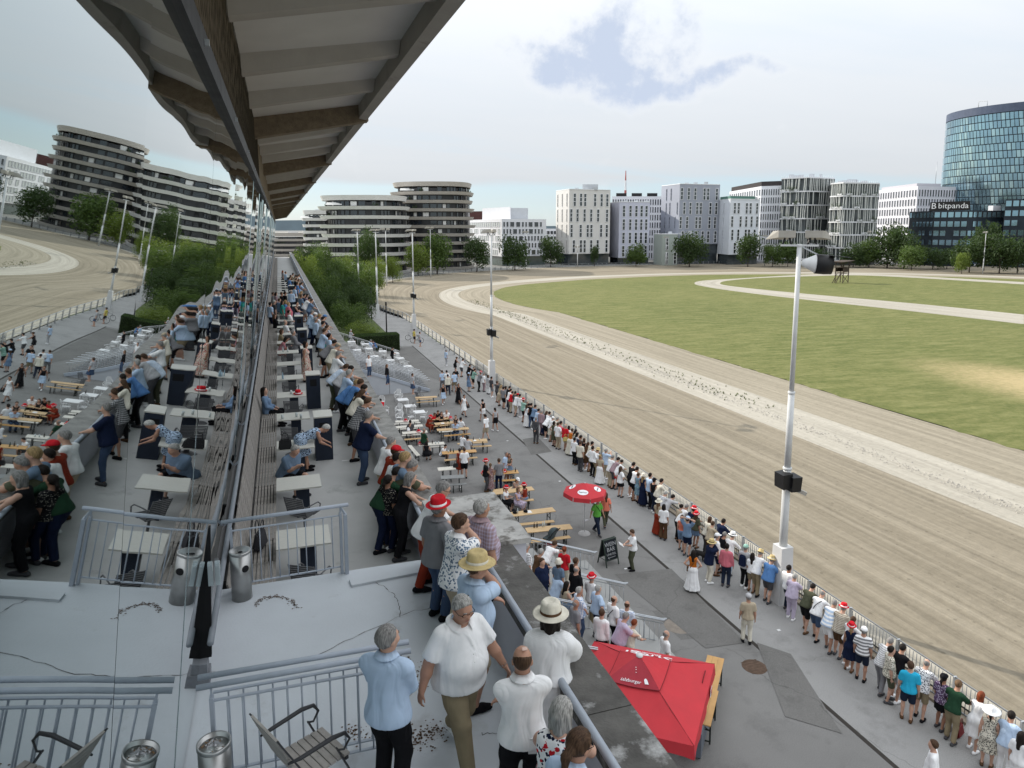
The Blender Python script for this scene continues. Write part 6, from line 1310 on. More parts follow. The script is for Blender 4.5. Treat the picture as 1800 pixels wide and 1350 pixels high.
    # ashtray bins
    def bin_(x, y, label, litter):
        t = thing('ashtray_bin', label, 'ashtray bin', (x, y, ZP), R(-60)); mb = MB(); mb.tube([(0, 0, 0), (0, 0, .66)], .135, 28); link('bin_body', mb, STEEL, t); mb = MB(); mb.lathe([(.135, .66), (.142, .665), (.142, .70), (.125, .70), (.10, .675) if not litter else (.12, .64), (.03, .672) if not litter else (0, .63)], 28); link('bin_top', mb, STEEL, t); mb = MB(); mb.lathe([(0, .0), (.05, 0)], 16); o = link('bin_hole', mb, DARK, t, (.1355, 0, .47)); o.rotation_euler = (0, R(90), 0)
        if not litter: mb = MB(); mb.lathe([(0, .002), (.032, 0)], 14); link('top_hole', mb, DARK, t, (.01, .0, .676)); return
        rg = random.Random(8); mb = MB(); st = MB()
        for i in range(46): a, r = rg.uniform(0, 6.3), .10 * rg.random() ** .5; c = Vector((r * math.cos(a), r * math.sin(a), .645 + .02 * rg.random())); d = Vector((rg.gauss(0, 1), rg.gauss(0, 1), rg.gauss(0, .4))).normalized() * .016; (mb if i % 3 else st).tube([c - d, c + d], .0042, 5)
        link('cigarette_ends', mb, M('cigarette_tan', (.30, .18, .09), .9, .3, 30), t)['kind'] = 'stuff'; link('cigarette_papers', st, PLASW, t)['kind'] = 'stuff'; f = MB()
        for i in range(30): c = Vector((-.03 + rg.gauss(0, .022), rg.gauss(0, .022), .665 + rg.random() * .02)); f.add([c + Vector((rg.gauss(0, .015), rg.gauss(0, .015), rg.gauss(0, .01))) for _ in range(3)], [(0, 1, 2)])
        link('crumpled_wrapper', f, M('wrapper', (.5, .5, .52), .3, .2, 30), t)
    x, y, _ = g(430, 1050, ZP); bin_(x - .03, y, 'steel ashtray bin with a flap hole beside the bench end', False); x, y, _ = g(376, 1306, ZP + .69); bin_(x, y, 'steel ashtray bin full of cigarette ends at the picture bottom', True)
    # wooden folding armchair in front
    t = thing('wooden_armchair', 'weathered timber slat chair with curved steel arms', 'chair', (.10, 5.95, ZP), R(-62)); m = M('chair_steel', (.045, .045, .048), .5, .1, 5); WG = M('silver_timber', (.40, .37, .34), .85, .25, 5, .4, 40)
    for i in range(7): mb = MB(); y0 = -.23 + i * .068; mb.box(-.23, .23, y0, y0 + .056, .44, .462); link('slat', mb, WG, t)
    for i in range(6): mb = MB(); f = i / 5; mb.hexa([(-.23, -.27 - .15 * f, .52 + f * .36), (.23, -.27 - .15 * f, .52 + f * .36), (.23, -.25 - .15 * f, .525 + f * .36), (-.23, -.25 - .15 * f, .525 + f * .36), (-.23, -.295 - .15 * f, .582 + f * .36), (.23, -.295 - .15 * f, .582 + f * .36), (.23, -.275 - .15 * f, .587 + f * .36), (-.23, -.275 - .15 * f, .587 + f * .36)]); link('slat', mb, WG, t)
    for s in (-1, 1):
        mb = MB(); mb.tube([(.235 * s, -.36, .70), (.25 * s, -.25, .70), (.26 * s, .05, .72), (.26 * s, .17, .70), (.26 * s, .22, .62), (.255 * s, .16, .545), (.25 * s, .10, .57)], [.009, .018, .02, .018, .011, .01, .009], 8); link('armrest', mb, m, t); mb = MB(); mb.bar((.24 * s, .10, .58), (.24 * s, .30, .12), .03, .014); mb.bar((.24 * s, -.44, .95), (.24 * s, .0, .12), .03, .014); link('leg', mb, m, t)
    mb = MB(); mb.bar((-.24, -.2, .43), (.24, -.2, .43), .03); mb.bar((-.24, .2, .43), (.24, .2, .43), .03); link('seat_frame', mb, m, t)
build_terrace()
def build_apron():
    rows = [  # kind, ends in the photograph, wood, label
     ('table', (730, 699), (768, 697), WOOD, 'farthest wooden table near the stair foot'), ('bench', (732, 707), (773, 704.5), WOOD, 'bench before the farthest wooden table'), ('bench', (731, 702.5), (760, 701), WOOD, 'bench behind the farthest wooden table'),
     ('table', (695, 741), (736, 739), WOODW, 'bleached table with a red hat on its far end'), ('bench', (691, 745.5), (739, 742.5), WOODW, 'bleached bench right behind the table with red hat'), ('table', (694.5, 751), (743, 747.5), WOODW, 'bleached table with a dark jacket'), ('bench', (699, 754.5), (738, 752), WOODW, 'bench in front of the dark jacket table'),
     ('table', (707, 761), (751, 758), WOODW, 'bleached table with a red hat near the green polo'), ('bench', (706, 765.5), (739, 763.5), WOODW, 'bench close in front of the child in white'), ('bench', (710.5, 772.5), (740, 770), WOOD, 'empty bench left of the green polo person'),
     ('table', (756, 736.5), (792, 734.7), WOOD, 'table around which a red hatted party sits'), ('bench', (754, 745.5), (766, 744.5), WOOD, 'short visible bench end at the red hatted party'), ('table', (764, 745), (797, 742), WOOD, 'wooden table with papers and bottles'), ('bench', (761.5, 749.5), (792, 746.5), WOOD, 'bench along the table with papers'),
     ('table', (768, 755.5), (824, 752.5), WOOD, 'long wooden table under leaning blue shirt person'), ('bench', (774, 759), (795, 757.6), WOODW, 'pale bench behind the long table'), ('bench', (780.6, 766), (827, 762), WOODO, 'orange bench along the long table'),
     ('table', (822, 774.5), (856, 773), WOOD, 'wooden table with white papers near the drain'), ('bench', (826, 785), (864, 783), WOOD, 'bench in front of the papers table near the drain'), ('bench', (804, 780), (857, 776.6), WOOD, 'bench behind the papers table near the drain'),
     ('table', (736, 781.5), (781, 778.6), WOODW, 'bleached table with two wine glasses'), ('bench', (756, 786), (777, 784.5), WOODW, 'bleached bench at the wine glass table'), ('table', (777, 796), (837, 792), WOODO, 'orange table beside the person in red dress'), ('bench', (781, 808.7), (839, 803.6), WOOD, 'bench before the orange table'),
     ('table', (770, 824.5), (800, 822), WOODW, 'small bleached table with a black bag'), ('table', (775, 839), (816, 836.8), WOODG, 'dark grey folding table'), ('bench', (789, 852), (819, 850), WOODG, 'dark grey folding bench'),
     ('table', (846, 832.6), (911, 828.5), WOODO, 'orange table with red hat amid the standing group'), ('bench', (851, 846), (907, 843), WOODO, 'orange bench at the standing group'),
     ('table', (868, 866), (937, 858), WOOD, 'wooden table of the two seated red hats'), ('bench', (884, 881), (938, 878), WOOD, 'bench under the two seated friends'), ('bench', (868, 862), (925, 853), WOOD, 'bench on the far side of the seated friends'),
     ('table', (899, 904), (974, 895), WOOD, 'wooden table with two black caps'), ('bench', (900, 923), (974, 915.5), WOOD, 'empty bench before the two black caps table'), ('table', (925, 932), (1004, 925), WOOD, 'nearest wooden table with a row of bottles'), ('bench', (932, 952), (1002, 943), WOOD, 'nearest bench behind the stroller')]
    for k, a, b, m, lb in rows: beer_piece(k, a, b, m, lb)
    A, B = g(721, 784, .46), g(734, 799, .46); beer_at('bench', (A[0] + B[0]) / 2, (A[1] + B[1]) / 2, math.atan2(B[1] - A[1], B[0] - A[0]), 2.2, WOODW, 'single pale bench standing crosswise')
    for px, py, lb in ((708, 702, 'white plastic table beside the uppermost chair stack'), (721, 713, 'white plastic table with a bottle'), (737, 723.5, 'small white plastic table near the wooden tables'), (661, 709, 'white plastic table under the stair wall')): x, y, _ = g(px, py, .72); plastic_table(x, y, lb)
    for px, py, rz, lb in ((702, 701, 2.6, 'white chair drawn up to the uppermost plastic table'), (723, 720, .3, 'white chair between two plastic tables'), (723, 732, .2, 'white chair with a dark jacket on it'), (744, 732, 1.2, 'white chair standing alone by the red hatted party'), (665, 718, .1, 'left white chair at the table under the stair wall'), (678, 721, -.2, 'right white chair at the table under the stair wall'), (671, 705, 3.0, 'white chair on the far side under the stair wall')):
        x, y, _ = g(px, py, .45); plastic_chair(x, y, rz, lb)
    for k, (px, py, n_) in enumerate(((699, 695, 2), (701, 724, 2), (702, 737, 2))):
        x, y, _ = g(px, py, .45); nm = ('uppermost', 'middle', 'lowest')[k]
        for i in range(n_ + (k > 0)): plastic_chair(x, y - .06 * i, 2.7, 'white chair in the %s stack, %s' % (nm, ('bottom one', 'one above the bottom', 'top one')[i]), .10 * i + .0, stack=i)
    x, y, _ = g(738, 697, .45); arm_chair(x, y, 20, 'dark metal armchair alone at the stair foot', 0); x, y, _ = g(732, 690, .45); arm_chair(x, y, 200, 'dark armchair pushed against the stair end', 0)
    # drinks, hats and papers on the tables
    def on(px, py, z=.762): return g(px, py, z)
    for px, py, lb, k in ((771, 697, 'small bottle on the farthest wooden table', 0), (726, 712, 'dark bottle on the white plastic table', 0), (939, 927.5, 'first dark bottle on the nearest table', 0), (944, 927, 'second dark bottle on the nearest table', 0), (954, 926, 'pale bottle on the nearest table', 2), (957, 925, 'pale jar on the nearest table', 2), (797, 795, 'dark wine bottle on the orange table', 1), (760, 779.5, 'dark bottle on the wine glass table', 0), (784, 743, 'beer bottle among the papers', 0), (790, 742.5, 'beer bottle at the end of the papers table', 1), (832, 774, 'dark bottle on the table near the drain', 0), (906, 829, 'bottle at the end of the orange group table', 0), (910, 902, 'yellow beer glass between the two black caps', 2), (792, 794, 'red drink on the orange table', 0)):
        x, y, z = on(px, py); bottle(x, y, z, lb, (BROWNB, GREENB, GLS)[k])
    for px, py, lb in ((766, 780, 'wine glass left on the bleached table'), (771, 779.5, 'wine glass right on the bleached table'), (843, 773.5, 'beer glass on the table near the drain'), (788, 795, 'glass on the orange table')): x, y, z = on(px, py); glass(x, y, z, lb)
    for px, py, lb in ((713, 740, 'red hat on the bleached table by the white chairs'), (736, 759, 'red hat on the table near the green polo'), (739, 780.5, 'red hat at the end of the wine glass table'), (792, 735.5, 'red hat on the table of the seated party'), (850, 832, 'red hat on the left end of the orange group table'), (886, 829.5, 'red hat in the middle of the orange group table')): x, y, z = on(px, py); loose_hat(x, y, z, lb)
    for px, py, lb in ((905, 902, 'left black cap on the wooden table'), (924, 900, 'right black cap on the wooden table')): x, y, z = on(px, py); loose_hat(x, y, z, lb, 'black', 'black', 'cap')
    for px, py, lb in ((930, 899.5, 'white paper beside the right black cap'), (834, 774.3, 'white papers on the table near the drain'), (778, 744, 'white papers on the wooden table')):
        x, y, z = on(px, py); mb = MB(); mb.box(x - .11, x + .11, y - .15, y + .15, z + .001, z + .004); tag(link('paper_sheet', mb, PLASW), lb, 'paper', 'papers on the tables')
    for px, py, lb in ((892, 775, 'white scrap on the asphalt near the drain line'), (984, 846, 'white scrap on the asphalt by the round parasol'), (1100, 1000, 'white scrap beside the chalkboard'), (1369, 1108, 'white scrap on the walkway'), (808, 857, 'white napkin on the ground by the grey bench')):
        x, y, z = g(px, py); mb = MB(); mb.box(x - .06, x + .06, y - .05, y + .05, .006, .012); tag(link('paper_scrap', mb, PLASW), lb, 'litter', 'paper scraps on the apron')
    handbag(*on(801, 821.5), 'black bag on the small bleached table', M('black_leather', (.012, .012, .013), .45, .1, 4), .9); 
    # big square red parasol: canopy panels, vent, valance, logo patches
    RED = M('parasol_red', (.50, .035, .045), .75, .08, 2.0, .08, 14); RED2 = M('parasol_red_deep', (.36, .035, .05), .75, .12, 2.5, .1, 14); WHT = M('print_white', (.80, .80, .82), .7, .03, 3); c = Vector((8.49, 15.02, 0)); a = Vector((8.28, 17.3, 0)) - c; b = Vector((10.98, 15.26, 0)) - c; ca = [a, b, -a, -b]; ze, za = 2.25, 3.02
    t = thing('square_parasol', 'big square red parasol with white brewery print beside the parapet', 'parasol', (c.x, c.y, 0)); rg = random.Random(6)
    def onp(i, u, v, lift=0):      # point on panel i: v from edge (0) to apex (1), u along the edge
        p = ca[i] * (1 - u) + ca[(i + 1) % 4] * u; q = p * (1 - v); z = ze + (za - ze) * v - .10 * math.sin(math.pi * v) * .5 * math.sin(math.pi * u); return Vector((q.x, q.y, z + lift))
    for i in range(4):
        mb = MB(); nu, nv = 14, 8
        for r in range(nv + 1):
            for s in range(nu + 1): p = onp(i, s / nu, r / nv * .94); p.z += .012 * math.sin(s * 2.1 + i) * math.sin(r * 1.3) ; mb.v.append(tuple(p))
        for r in range(nv):
            for s in range(nu): mb.f.append((r * (nu + 1) + s + 1, r * (nu + 1) + s, (r + 1) * (nu + 1) + s, (r + 1) * (nu + 1) + s + 1)); mb.m.append(0); mb.sm.append(True)
        link('canopy_panel', mb, RED, t)
        mb = MB(); k = 14
        for s in range(k + 1):
            p = onp(i, s / k, 0); o_ = Vector((p.x, p.y, 0)).normalized() * (.03 + .015 * math.sin(s * 1.9)); dz = .30 + (.05 if s in (0, k) else .0); mb.v += [tuple(p), (p.x + o_.x, p.y + o_.y, p.z - dz)]
        for s in range(k): mb.f.append((2 * s, 2 * s + 2, 2 * s + 3, 2 * s + 1)); mb.m.append(0); mb.sm.append(True)
        link('valance', mb, RED, t)
        mb = MB(); k = 10          # raised vent over the middle
        for s in range(k + 1):
            p = onp(i, s / k, .60, .045); mb.v += [(p.x, p.y, p.z), tuple(onp(i, s / k, .80, .12 + .012 * math.sin(s * 2.6))), tuple(onp(i, s / k, .985, .16))]
        for s in range(k):
            for r in (0, 1): mb.f.append((3 * s + 3 + r, 3 * s + r, 3 * s + r + 1, 3 * s + 4 + r)); mb.m.append(0); mb.sm.append(True)
        link('vent_panel', mb, RED2 if i in (2, 0) else RED, t)  # two opposite vent panels take the deeper red
        mb = MB(); mb.tube([onp(i, s / 8, .60, .047) for s in range(9)], .008, 4); link('vent_seam', mb, M('seam_dark', (.16, .015, .02), .8, 0), t)
        mb = MB(); mb.tube([onp(i, 0, v, .006) for v in (0, .3, .6)], .006, 4); link('panel_seam', mb, M('seam_dark', (.16, .015, .02), .8, 0), t)
    mb = MB(); mb.lathe([(0, za + .20), (.06, za + .19), (.09, za + .16), (.09, za + .13)], 16); link('finial', mb, WHITEM, t); mb = MB(); mb.tube([(0, 0, 0), (0, 0, za)], .03, 10); link('pole', mb, GALV, t); mb = MB(); mb.box(-.45, .45, -.45, .45, 0, .09); link('base_plate', mb, M('base_concrete', (.3, .3, .3), .8), t)
    def print_on(i, s, u, v, size, m, flip=False, lift=.02):
        p = onp(i, u, v, lift); ex = (ca[(i + 1) % 4] - ca[i]).normalized(); ey = (onp(i, u, min(v + .05, 1)) - onp(i, u, v)); ey = (ey - ex * ey.dot(ex)).normalized(); n_ = ex.cross(ey)
        if n_.z < 0: ex = -ex; n_ = ex.cross(ey)
        if flip: ex, ey = -ex, -ey
        o = text('lettering', s, size, m, t, .003, 'CENTER'); o.matrix_local = Matrix.Translation(p + n_ * .0) @ Matrix((ex, ey, n_)).transposed().to_4x4(); return o
    print_on(0, 'Stiegl', .50, .30, .62, WHT, lift=.05); print_on(0, 'BRAUWELT', .5, .22, .12, WHT, lift=.05)
    print_on(2, 'Salzburger', .56, .64, .125, WHT, lift=.085)
    for u, v in ((.48, .76), (.50, .80), (.53, .83)): mb = MB(); p = onp(2, u, v, .14); mb.lathe([(0, .012), (.016, 0)], 8, tuple(p)); link('print_dot', mb, WHT, t)
    mb = MB(); q = [onp(2, u, v, .085) for u, v in ((.18, .645), (.26, .645), (.26, .70), (.18, .74))]; mb.add(q, [(0, 1, 2, 3)]); link('print_stairs', mb, WHT, t)
    mb = MB(); q = [onp(0, u, v, .05) for u, v in ((.30, .44), (.72, .44), (.72, .50), (.30, .52))]; mb.add(q, [(0, 1, 2, 3)]); link('print_bar', mb, WHT, t)
    for i, u in ((2, .30), (1, .30)):     # white badges on the valance with red lettering
        p = onp(i, u, 0); ex = (ca[(i + 1) % 4] - ca[i]).normalized(); o_ = Vector((p.x, p.y, 0)); o_ = (o_ - ex * o_.dot(ex)).normalized(); k = MB(); hw, hh = .14, .12; pts = []
        for s in range(20): an = 2 * math.pi * s / 20; pts.append(p + o_ * .055 + ex * (hw * math.copysign(abs(math.cos(an)) ** .4, math.cos(an))) + Vector((0, 0, -.15 + hh * math.copysign(abs(math.sin(an)) ** .4, math.sin(an)))))
        k.add(pts, [tuple(range(20))]); link('valance_badge', k, WHT, t); ex2 = ex if ex.cross(Vector((0, 0, 1))).dot(o_) > 0 else -ex
        o = text('lettering', 'Stiegl', .10, M('print_red', (.5, .02, .03), .7, 0), t, .002, 'CENTER'); o.matrix_local = Matrix.Translation(p + o_ * .062 + Vector((0, 0, -.15))) @ Matrix((ex2, Vector((0, 0, 1)), o_)).transposed().to_4x4()
        mb = MB(); w = p + o_ * .062; mb.add([w + ex2 * -.06 + Vector((0, 0, -.23)), w + ex2 * .06 + Vector((0, 0, -.23)), w + ex2 * .06 + Vector((0, 0, -.18)), w + ex2 * -.06 + Vector((0, 0, -.21))], [(0, 1, 2, 3)]); link('badge_mark', mb, M('print_red', (.5, .02, .03), .7, 0), t)
    mb = MB(); p = onp(1, .12, .10, .02); q = onp(1, .30, .10, .02); mb.tube([p, p.lerp(q, .5) + Vector((0, 0, .02)), q], .012, 5); link('strap', mb, M('seam_dark', (.16, .015, .02), .8, 0), t)
    # serving tables under it
    an = math.atan2((ca[2] - ca[1]).y, (ca[2] - ca[1]).x); x, y, _ = g(1250, 1186, .8); beer_at('table', x, y, an, 2.1, WOODO, 'bamboo coloured serving table sticking out under the square parasol', group='serving tables'); x2, y2, _ = g(1240, 1240, .8); beer_at('table', x2, y2, an, 1.6, WOODO, 'lower serving table edge under the square parasol', .04, 'serving tables')
    x, y, _ = g(1236, 1262, .5); t = thing('serving_counter', 'grey panelled serving counter under the square parasol', 'counter', (x - .25, y, 0), an); mb = MB(); mb.box(-.9, .9, -.3, .3, .08, .78); link('counter_body', mb, M('counter_grey', (.13, .145, .17), .6, .1, 3), t)
    for s in (-1, 1): mb = MB(); mb.tube([(.8 * s, -.25, 0), (.8 * s, -.25, .09)], .03, 8); mb.tube([(.8 * s, .25, 0), (.8 * s, .25, .09)], .03, 8); link('caster', mb, BLACKM, t)
    # round red parasol with white ovals
    x, y, _ = g(1027, 938); t = thing('round_parasol', 'red octagonal coffee parasol with white oval logos on a round base', 'parasol', (x, y, 0), R(12)); K = 8; r0, zb, zt_ = 1.02, 2.08, 2.48
    P = lambda k, f: Vector((r0 * (1 - f) * math.cos(2 * math.pi * (k + .5) / K), r0 * (1 - f) * math.sin(2 * math.pi * (k + .5) / K), zb + (zt_ - zb) * f))
    for k in range(K):
        mb = MB(); mb.add([P(k, 0), P(k + 1, 0), P(0, 1)], [(0, 1, 2)]); link('canopy_panel', mb, RED, t); o_ = (P(k, 0) + P(k + 1, 0)) / 2; o_ = Vector((o_.x, o_.y, 0)).normalized(); mb = MB(); mb.add([P(k, 0) - (P(k, 0) - P(k + 1, 0)) * .02, P(k + 1, 0) + (P(k, 0) - P(k + 1, 0)) * .02, P(k + 1, 0) + (P(k, 0) - P(k + 1, 0)) * .02 + o_ * .02 - Vector((0, 0, .19)), P(k, 0) - (P(k, 0) - P(k + 1, 0)) * .02 + o_ * .02 - Vector((0, 0, .19))], [(3, 2, 1, 0)]); link('valance', mb, RED, t)
        ex = (P(k + 1, 0) - P(k, 0)).normalized(); ey = (P(0, 1) - (P(k, 0) + P(k + 1, 0)) / 2).normalized(); n_ = ex.cross(ey)
        if k % 2 == 0:
            cc = (P(k, 0) + P(k + 1, 0)) / 2 * .62 + P(0, 1) * .38 + n_ * .006; mb = MB(); mb.add([cc + ex * .25 * math.cos(a_) + ey * .17 * math.sin(a_) for a_ in np.linspace(0, 2 * math.pi, 24, endpoint=False)], [tuple(range(24))]); link('logo_oval', mb, WHT, t); o = text('lettering', 'Segafredo', .10, BLACKM, t, .002, 'CENTER'); o.matrix_local = Matrix.Translation(cc + n_ * .004 - ey * .03) @ Matrix((ex, ey, n_)).transposed().to_4x4()
    mb = MB(); mb.tube([(0, 0, .05), (0, 0, zt_)], .018, 8); link('pole', mb, WHITEM, t); mb = MB(); mb.lathe([(0, .09), (.05, .09), (.09, .07), (.26, .05), (.29, .0)], 24); link('base', mb, M('base_stone', (.45, .44, .43), .8, .2, 6), t); mb = MB(); mb.lathe([(0, zt_ + .04), (.025, zt_ + .02), (.03, zt_ - .01)], 10); link('finial', mb, WHITEM, t)
    mb = MB(); mb.box(.02, .20, -.04, .03, .62, .66); link('paper_tag', mb, WHT, t)
    # chalkboard
    x, y, _ = g(1071, 992); t = thing('chalkboard', 'green framed chalkboard sandwich sign with white lettering and arrow', 'sandwich board', (x, y + .1, 0), R(14)); FR = M('board_frame', (.03, .045, .035), .6, .1, 4)
    for s, nm in ((-1, 'front_board'), (1, 'rear_board')):
        mb = MB(); q = lambda xx, f: (xx, s * (.30 - .26 * f), 1.12 * f); w = .33
        mb.bar(q(-w, 0), q(-w, 1), .045, .03); mb.bar(q(w, 0), q(w, 1), .045, .03); mb.bar(q(-w, .98), q(w, .98), .04, .03); mb.bar(q(-w, .24), q(w, .24), .04, .03); link(nm + '_frame', mb, FR, t); mb = MB(); mb.hexa([(-w + .02, s * (.30 - .26 * .25) - .006, .27), (w - .02, s * (.30 - .26 * .25) - .006, .27), (w - .02, s * (.30 - .26 * .25) + .006, .27), (-w + .02, s * (.30 - .26 * .25) + .006, .27), (-w + .02, s * (.30 - .26 * .97) - .006, 1.09), (w - .02, s * (.30 - .26 * .97) - .006, 1.09), (w - .02, s * (.30 - .26 * .97) + .006, 1.09), (-w + .02, s * (.30 - .26 * .97) + .006, 1.09)]); link(nm, mb, M('chalk_black', (.008, .011, .016), .7, .3, 5), t)
    til = math.atan2(.26, 1.12); CH = M('chalk', (.42, .43, .44), .9, .1, 20)
    for s, z, sz in (('WEIN', .83, .24), ('BAR', .62, .24), ('UHRTEIL', .46, .13)): o = text('lettering', s, sz, CH, t, .002, 'CENTER'); f = z / 1.12; o.location = (0, -(.30 - .26 * f) - .016, z); o.rotation_euler = (R(90) - til, 0, 0)
    mb = MB(); f = .37 / 1.12; yy = -(.30 - .26 * f) - .014; mb.bar((-.2, yy, .37), (.2, yy, .38), .006, .02); mb.bar((-.2, yy, .37), (-.13, yy - .012, .32), .006, .02); mb.bar((-.2, yy, .37), (-.17, yy + .01, .41), .006, .02); link('chalk_arrow', mb, CH, t)
    mb = MB(); mb.bar((-.33, -.2, .3), (-.33, .2, .3), .02); link('hinge_stay', mb, FR, t)
    # stroller
    x, y, _ = g(968, 965); t = thing('stroller', 'dark grey folding stroller parked before the nearest bench', 'stroller', (x, y, 0), R(35)); SG = M('stroller_fabric', (.06, .08, .085), .85, .15, 8)
    for sx in (-1, 1):
        mb = MB(); mb.tube([(.24 * sx, .42, .1), (.23 * sx, .05, .5), (.23 * sx, -.35, 1.0)], .013, 6); mb.tube([(.24 * sx, -.35, .12), (.23 * sx, .05, .5)], .013, 6); link('frame_side', mb, BLACKM, t)
        for sy, r in ((.42, .09), (-.35, .13)): mb = MB(); mb.lathe([(.0, -.02), (r, -.02), (r, .02), (0, .02)], 16); o = link('wheel', mb, BLACKM, t, (.26 * sx, sy, r)); o.rotation_euler = (0, R(90), 0)
    mb = MB(); mb.tube([(-.23, -.35, 1.0), (0, -.38, 1.03), (.23, -.35, 1.0)], .018, 6); link('push_bar', mb, BLACKM, t); mb = MB(); mb.hexa([(-.19, -.02, .42), (.19, -.02, .42), (.19, .30, .46), (-.19, .30, .46), (-.19, -.02, .48), (.19, -.02, .48), (.19, .30, .52), (-.19, .30, .52)]); mb.hexa([(-.19, -.06, .46), (.19, -.06, .46), (.19, .0, .46), (-.19, .0, .46), (-.19, -.26, .92), (.19, -.26, .92), (.19, -.20, .95), (-.19, -.20, .95)]); link('seat', mb, SG, t)
    mb = MB(); vs = []
    for i in range(7):
        a_ = R(-15 + i * 18); 
        for s in range(7): b_ = math.pi * s / 6; vs.append((.22 * math.cos(b_), -.22 + .34 * math.sin(a_) * (.3 + .7 * math.sin(b_)), .72 + .34 * math.cos(a_) * (.35 + .65 * math.sin(b_))))
    mb.add(vs, [(i * 7 + s, i * 7 + s + 1, i * 7 + 8 + s, i * 7 + 7 + s) for i in range(6) for s in range(6)], 0, True); link('hood', mb, SG, t); mb = MB(); mb.box(-.18, .18, -.25, .2, .18, .30); link('basket', mb, M('basket_red', (.30, .03, .03), .8, .3, 6), t)
    # stepped stand with handrails (near) running down to the apron
    t = thing('stair_stand', 'pale concrete stepped stand descending from the parapet with four handrails', 'stepped stand'); STP = M('step_concrete', (.30, .30, .29), .85, .12, 1.2, .1, 20)
    for k in range(11):
        x0 = 3.0 + k * .8; z = (11.8 - x0) * .37; mb = MB(); mb.box(x0, x0 + .796, 16.4, 25.6, 0, z); link('step', mb, STP, t)
    def hand_rail(y, x0, x1, label, sl=.37, xe=11.8, cols=2, m=GALV, gap=.45, grp='handrails of the stepped stands'):
        r = thing('handrail', label, 'railing', (0, 0, 0), 0, grp); zf = lambda x: max(0, (xe - x) * sl)
        for dy in (0, .10)[:cols]: mb = MB(); mb.tube([(x0, y + dy, zf(x0) + .98), (x1 - .2, y + dy, zf(x1 - .2) + .98), (x1 - .05, y + .05, zf(x1) + .99)], .027, 8); link('rail', mb, m, r)
        mb = MB(); mb.tube([(x0, y + .02, zf(x0) + .2), (x1 - .2, y + .02, zf(x1 - .2) + .2)], .014, 6); mb.tube([(x0, y + .02, zf(x0) + .86), (x1 - .2, y + .02, zf(x1 - .2) + .86)], .014, 6); link('lower_rail', mb, m, r)
        x = x0 + .1
        while x < x1 - .1:
            mb = MB(); mb.tube([(x, y + .05, zf(x) - .02), (x, y + .05, zf(x) + .98)], .022, 6); link('post', mb, m, r)
            for i in range(1, 8):
                if x + 1.5 * i / 8 < x1 - .2: xx = x + 1.5 * i / 8; mb = shared('hr_bar', lambda: (lambda q: (q.tube([(0, 0, .2), (0, 0, .86)], .008, 5), q.mesh('bar'))[1])(MB())); link('bar', mb, m, r, (xx, y + .02, zf(xx)))
            x += 1.5
    for y, x1, lb in ((24.8, 12.0, 'farthest handrail of the near stepped stand'), (22.1, 12.0, 'second handrail of the near stepped stand'), (19.5, 12.1, 'third handrail of the near stepped stand'), (16.75, 12.0, 'nearest handrail at the edge of the square parasol')): hand_rail(y, 3.6, x1, lb)
    # second stand with white side wall, dense rails and white chairs
    t = thing('seating_stand', 'white walled seating stand with dense rails and plastic chairs', 'stepped stand'); PAN = M('stand_panel', (.47, .49, .52), .6, .05, .6); fz = lambda x: max(0, (12.1 - x) * .37)
    for k in range(3):
        xa, xb = (2.7, 5.3, 8.6, 12.0)[k:k + 2]; mb = MB(); mb.hexa([(xa + .02, 59.46, 0), (xb - .02, 59.46, 0), (xb - .02, 59.5, 0), (xa + .02, 59.5, 0), (xa + .02, 59.46, fz(xa) + .02), (xb - .02, 59.46, fz(xb) + .02), (xb - .02, 59.5, fz(xb) + .02), (xa + .02, 59.5, fz(xa) + .02)]); link('side_panel', mb, PAN, t)
    mb = MB(); mb.bar((2.7, 59.44, fz(2.7) + .1), (12.1, 59.44, .1), .12, .24); link('stringer', mb, GREYM, t)
    for k in range(20): x0 = 2.7 + k * .47; mb = MB(); mb.box(x0, x0 + .466, 59.51, 64.4, 0, fz(x0) - .02); link('step', mb, M('stand_tread', (.13, .13, .13), .85, .1, 1), t)
    for y in (59.6, 60.5, 61.4, 62.3, 63.2, 64.2): hand_rail(y, 3.0, 12.2, 'handrail in the dense rows of the white walled stand', .37, 12.1, 1, M('rail_pale', (.62, .64, .66), .45, .08, 5), grp='dense handrails of the white walled stand')
    for k in range(6): x0 = 2.7 + k * 1.55; mb = MB(); mb.box(x0, x0 + 1.546, 64.45, 75, 0, fz(x0 + .4) - .02); link('deck_step', mb, M('deck_brown', (.20, .19, .18), .85, .12, 1), t)
    hand_rail(68.0, 3.0, 11.9, 'white balustrade between the chair decks', .37, 12.1, 1, WHITEM, grp='white balustrades of the chair decks'); hand_rail(75.0, 3.0, 12.0, 'white balustrade at the far edge of the chair decks', .37, 12.1, 1, WHITEM, grp='white balustrades of the chair decks')
    rg = random.Random(12)
    for k in range(6):
        x0 = 2.7 + k * 1.55; z = fz(x0 + .4) - .02
        for y in (65.6, 70.0, 73.0) if k % 2 else (66.2, 71.4):
            plastic_table(x0 + .8, y, 'white plastic table on the chair decks', z, s=.38)
            for dy in (-.75, .75): plastic_chair(x0 + .8 + rg.uniform(-.15, .15), y + dy, (0 if dy < 0 else math.pi) + rg.uniform(-.5, .5), 'white plastic chair on the chair decks', z, 'white chairs on the decks of the stand')
    # bags and a dog along the rail
    x, y, _ = g(1232, 985); t = thing('dog', 'small black dog standing by the rail', 'dog', (x, y, 0), R(200)); f = lambda *v: np.array(v, np.float32); C = lambda a_, b_, ra, rb, k=.04: ('c', f(*a_), f(*b_), ra, rb, k)
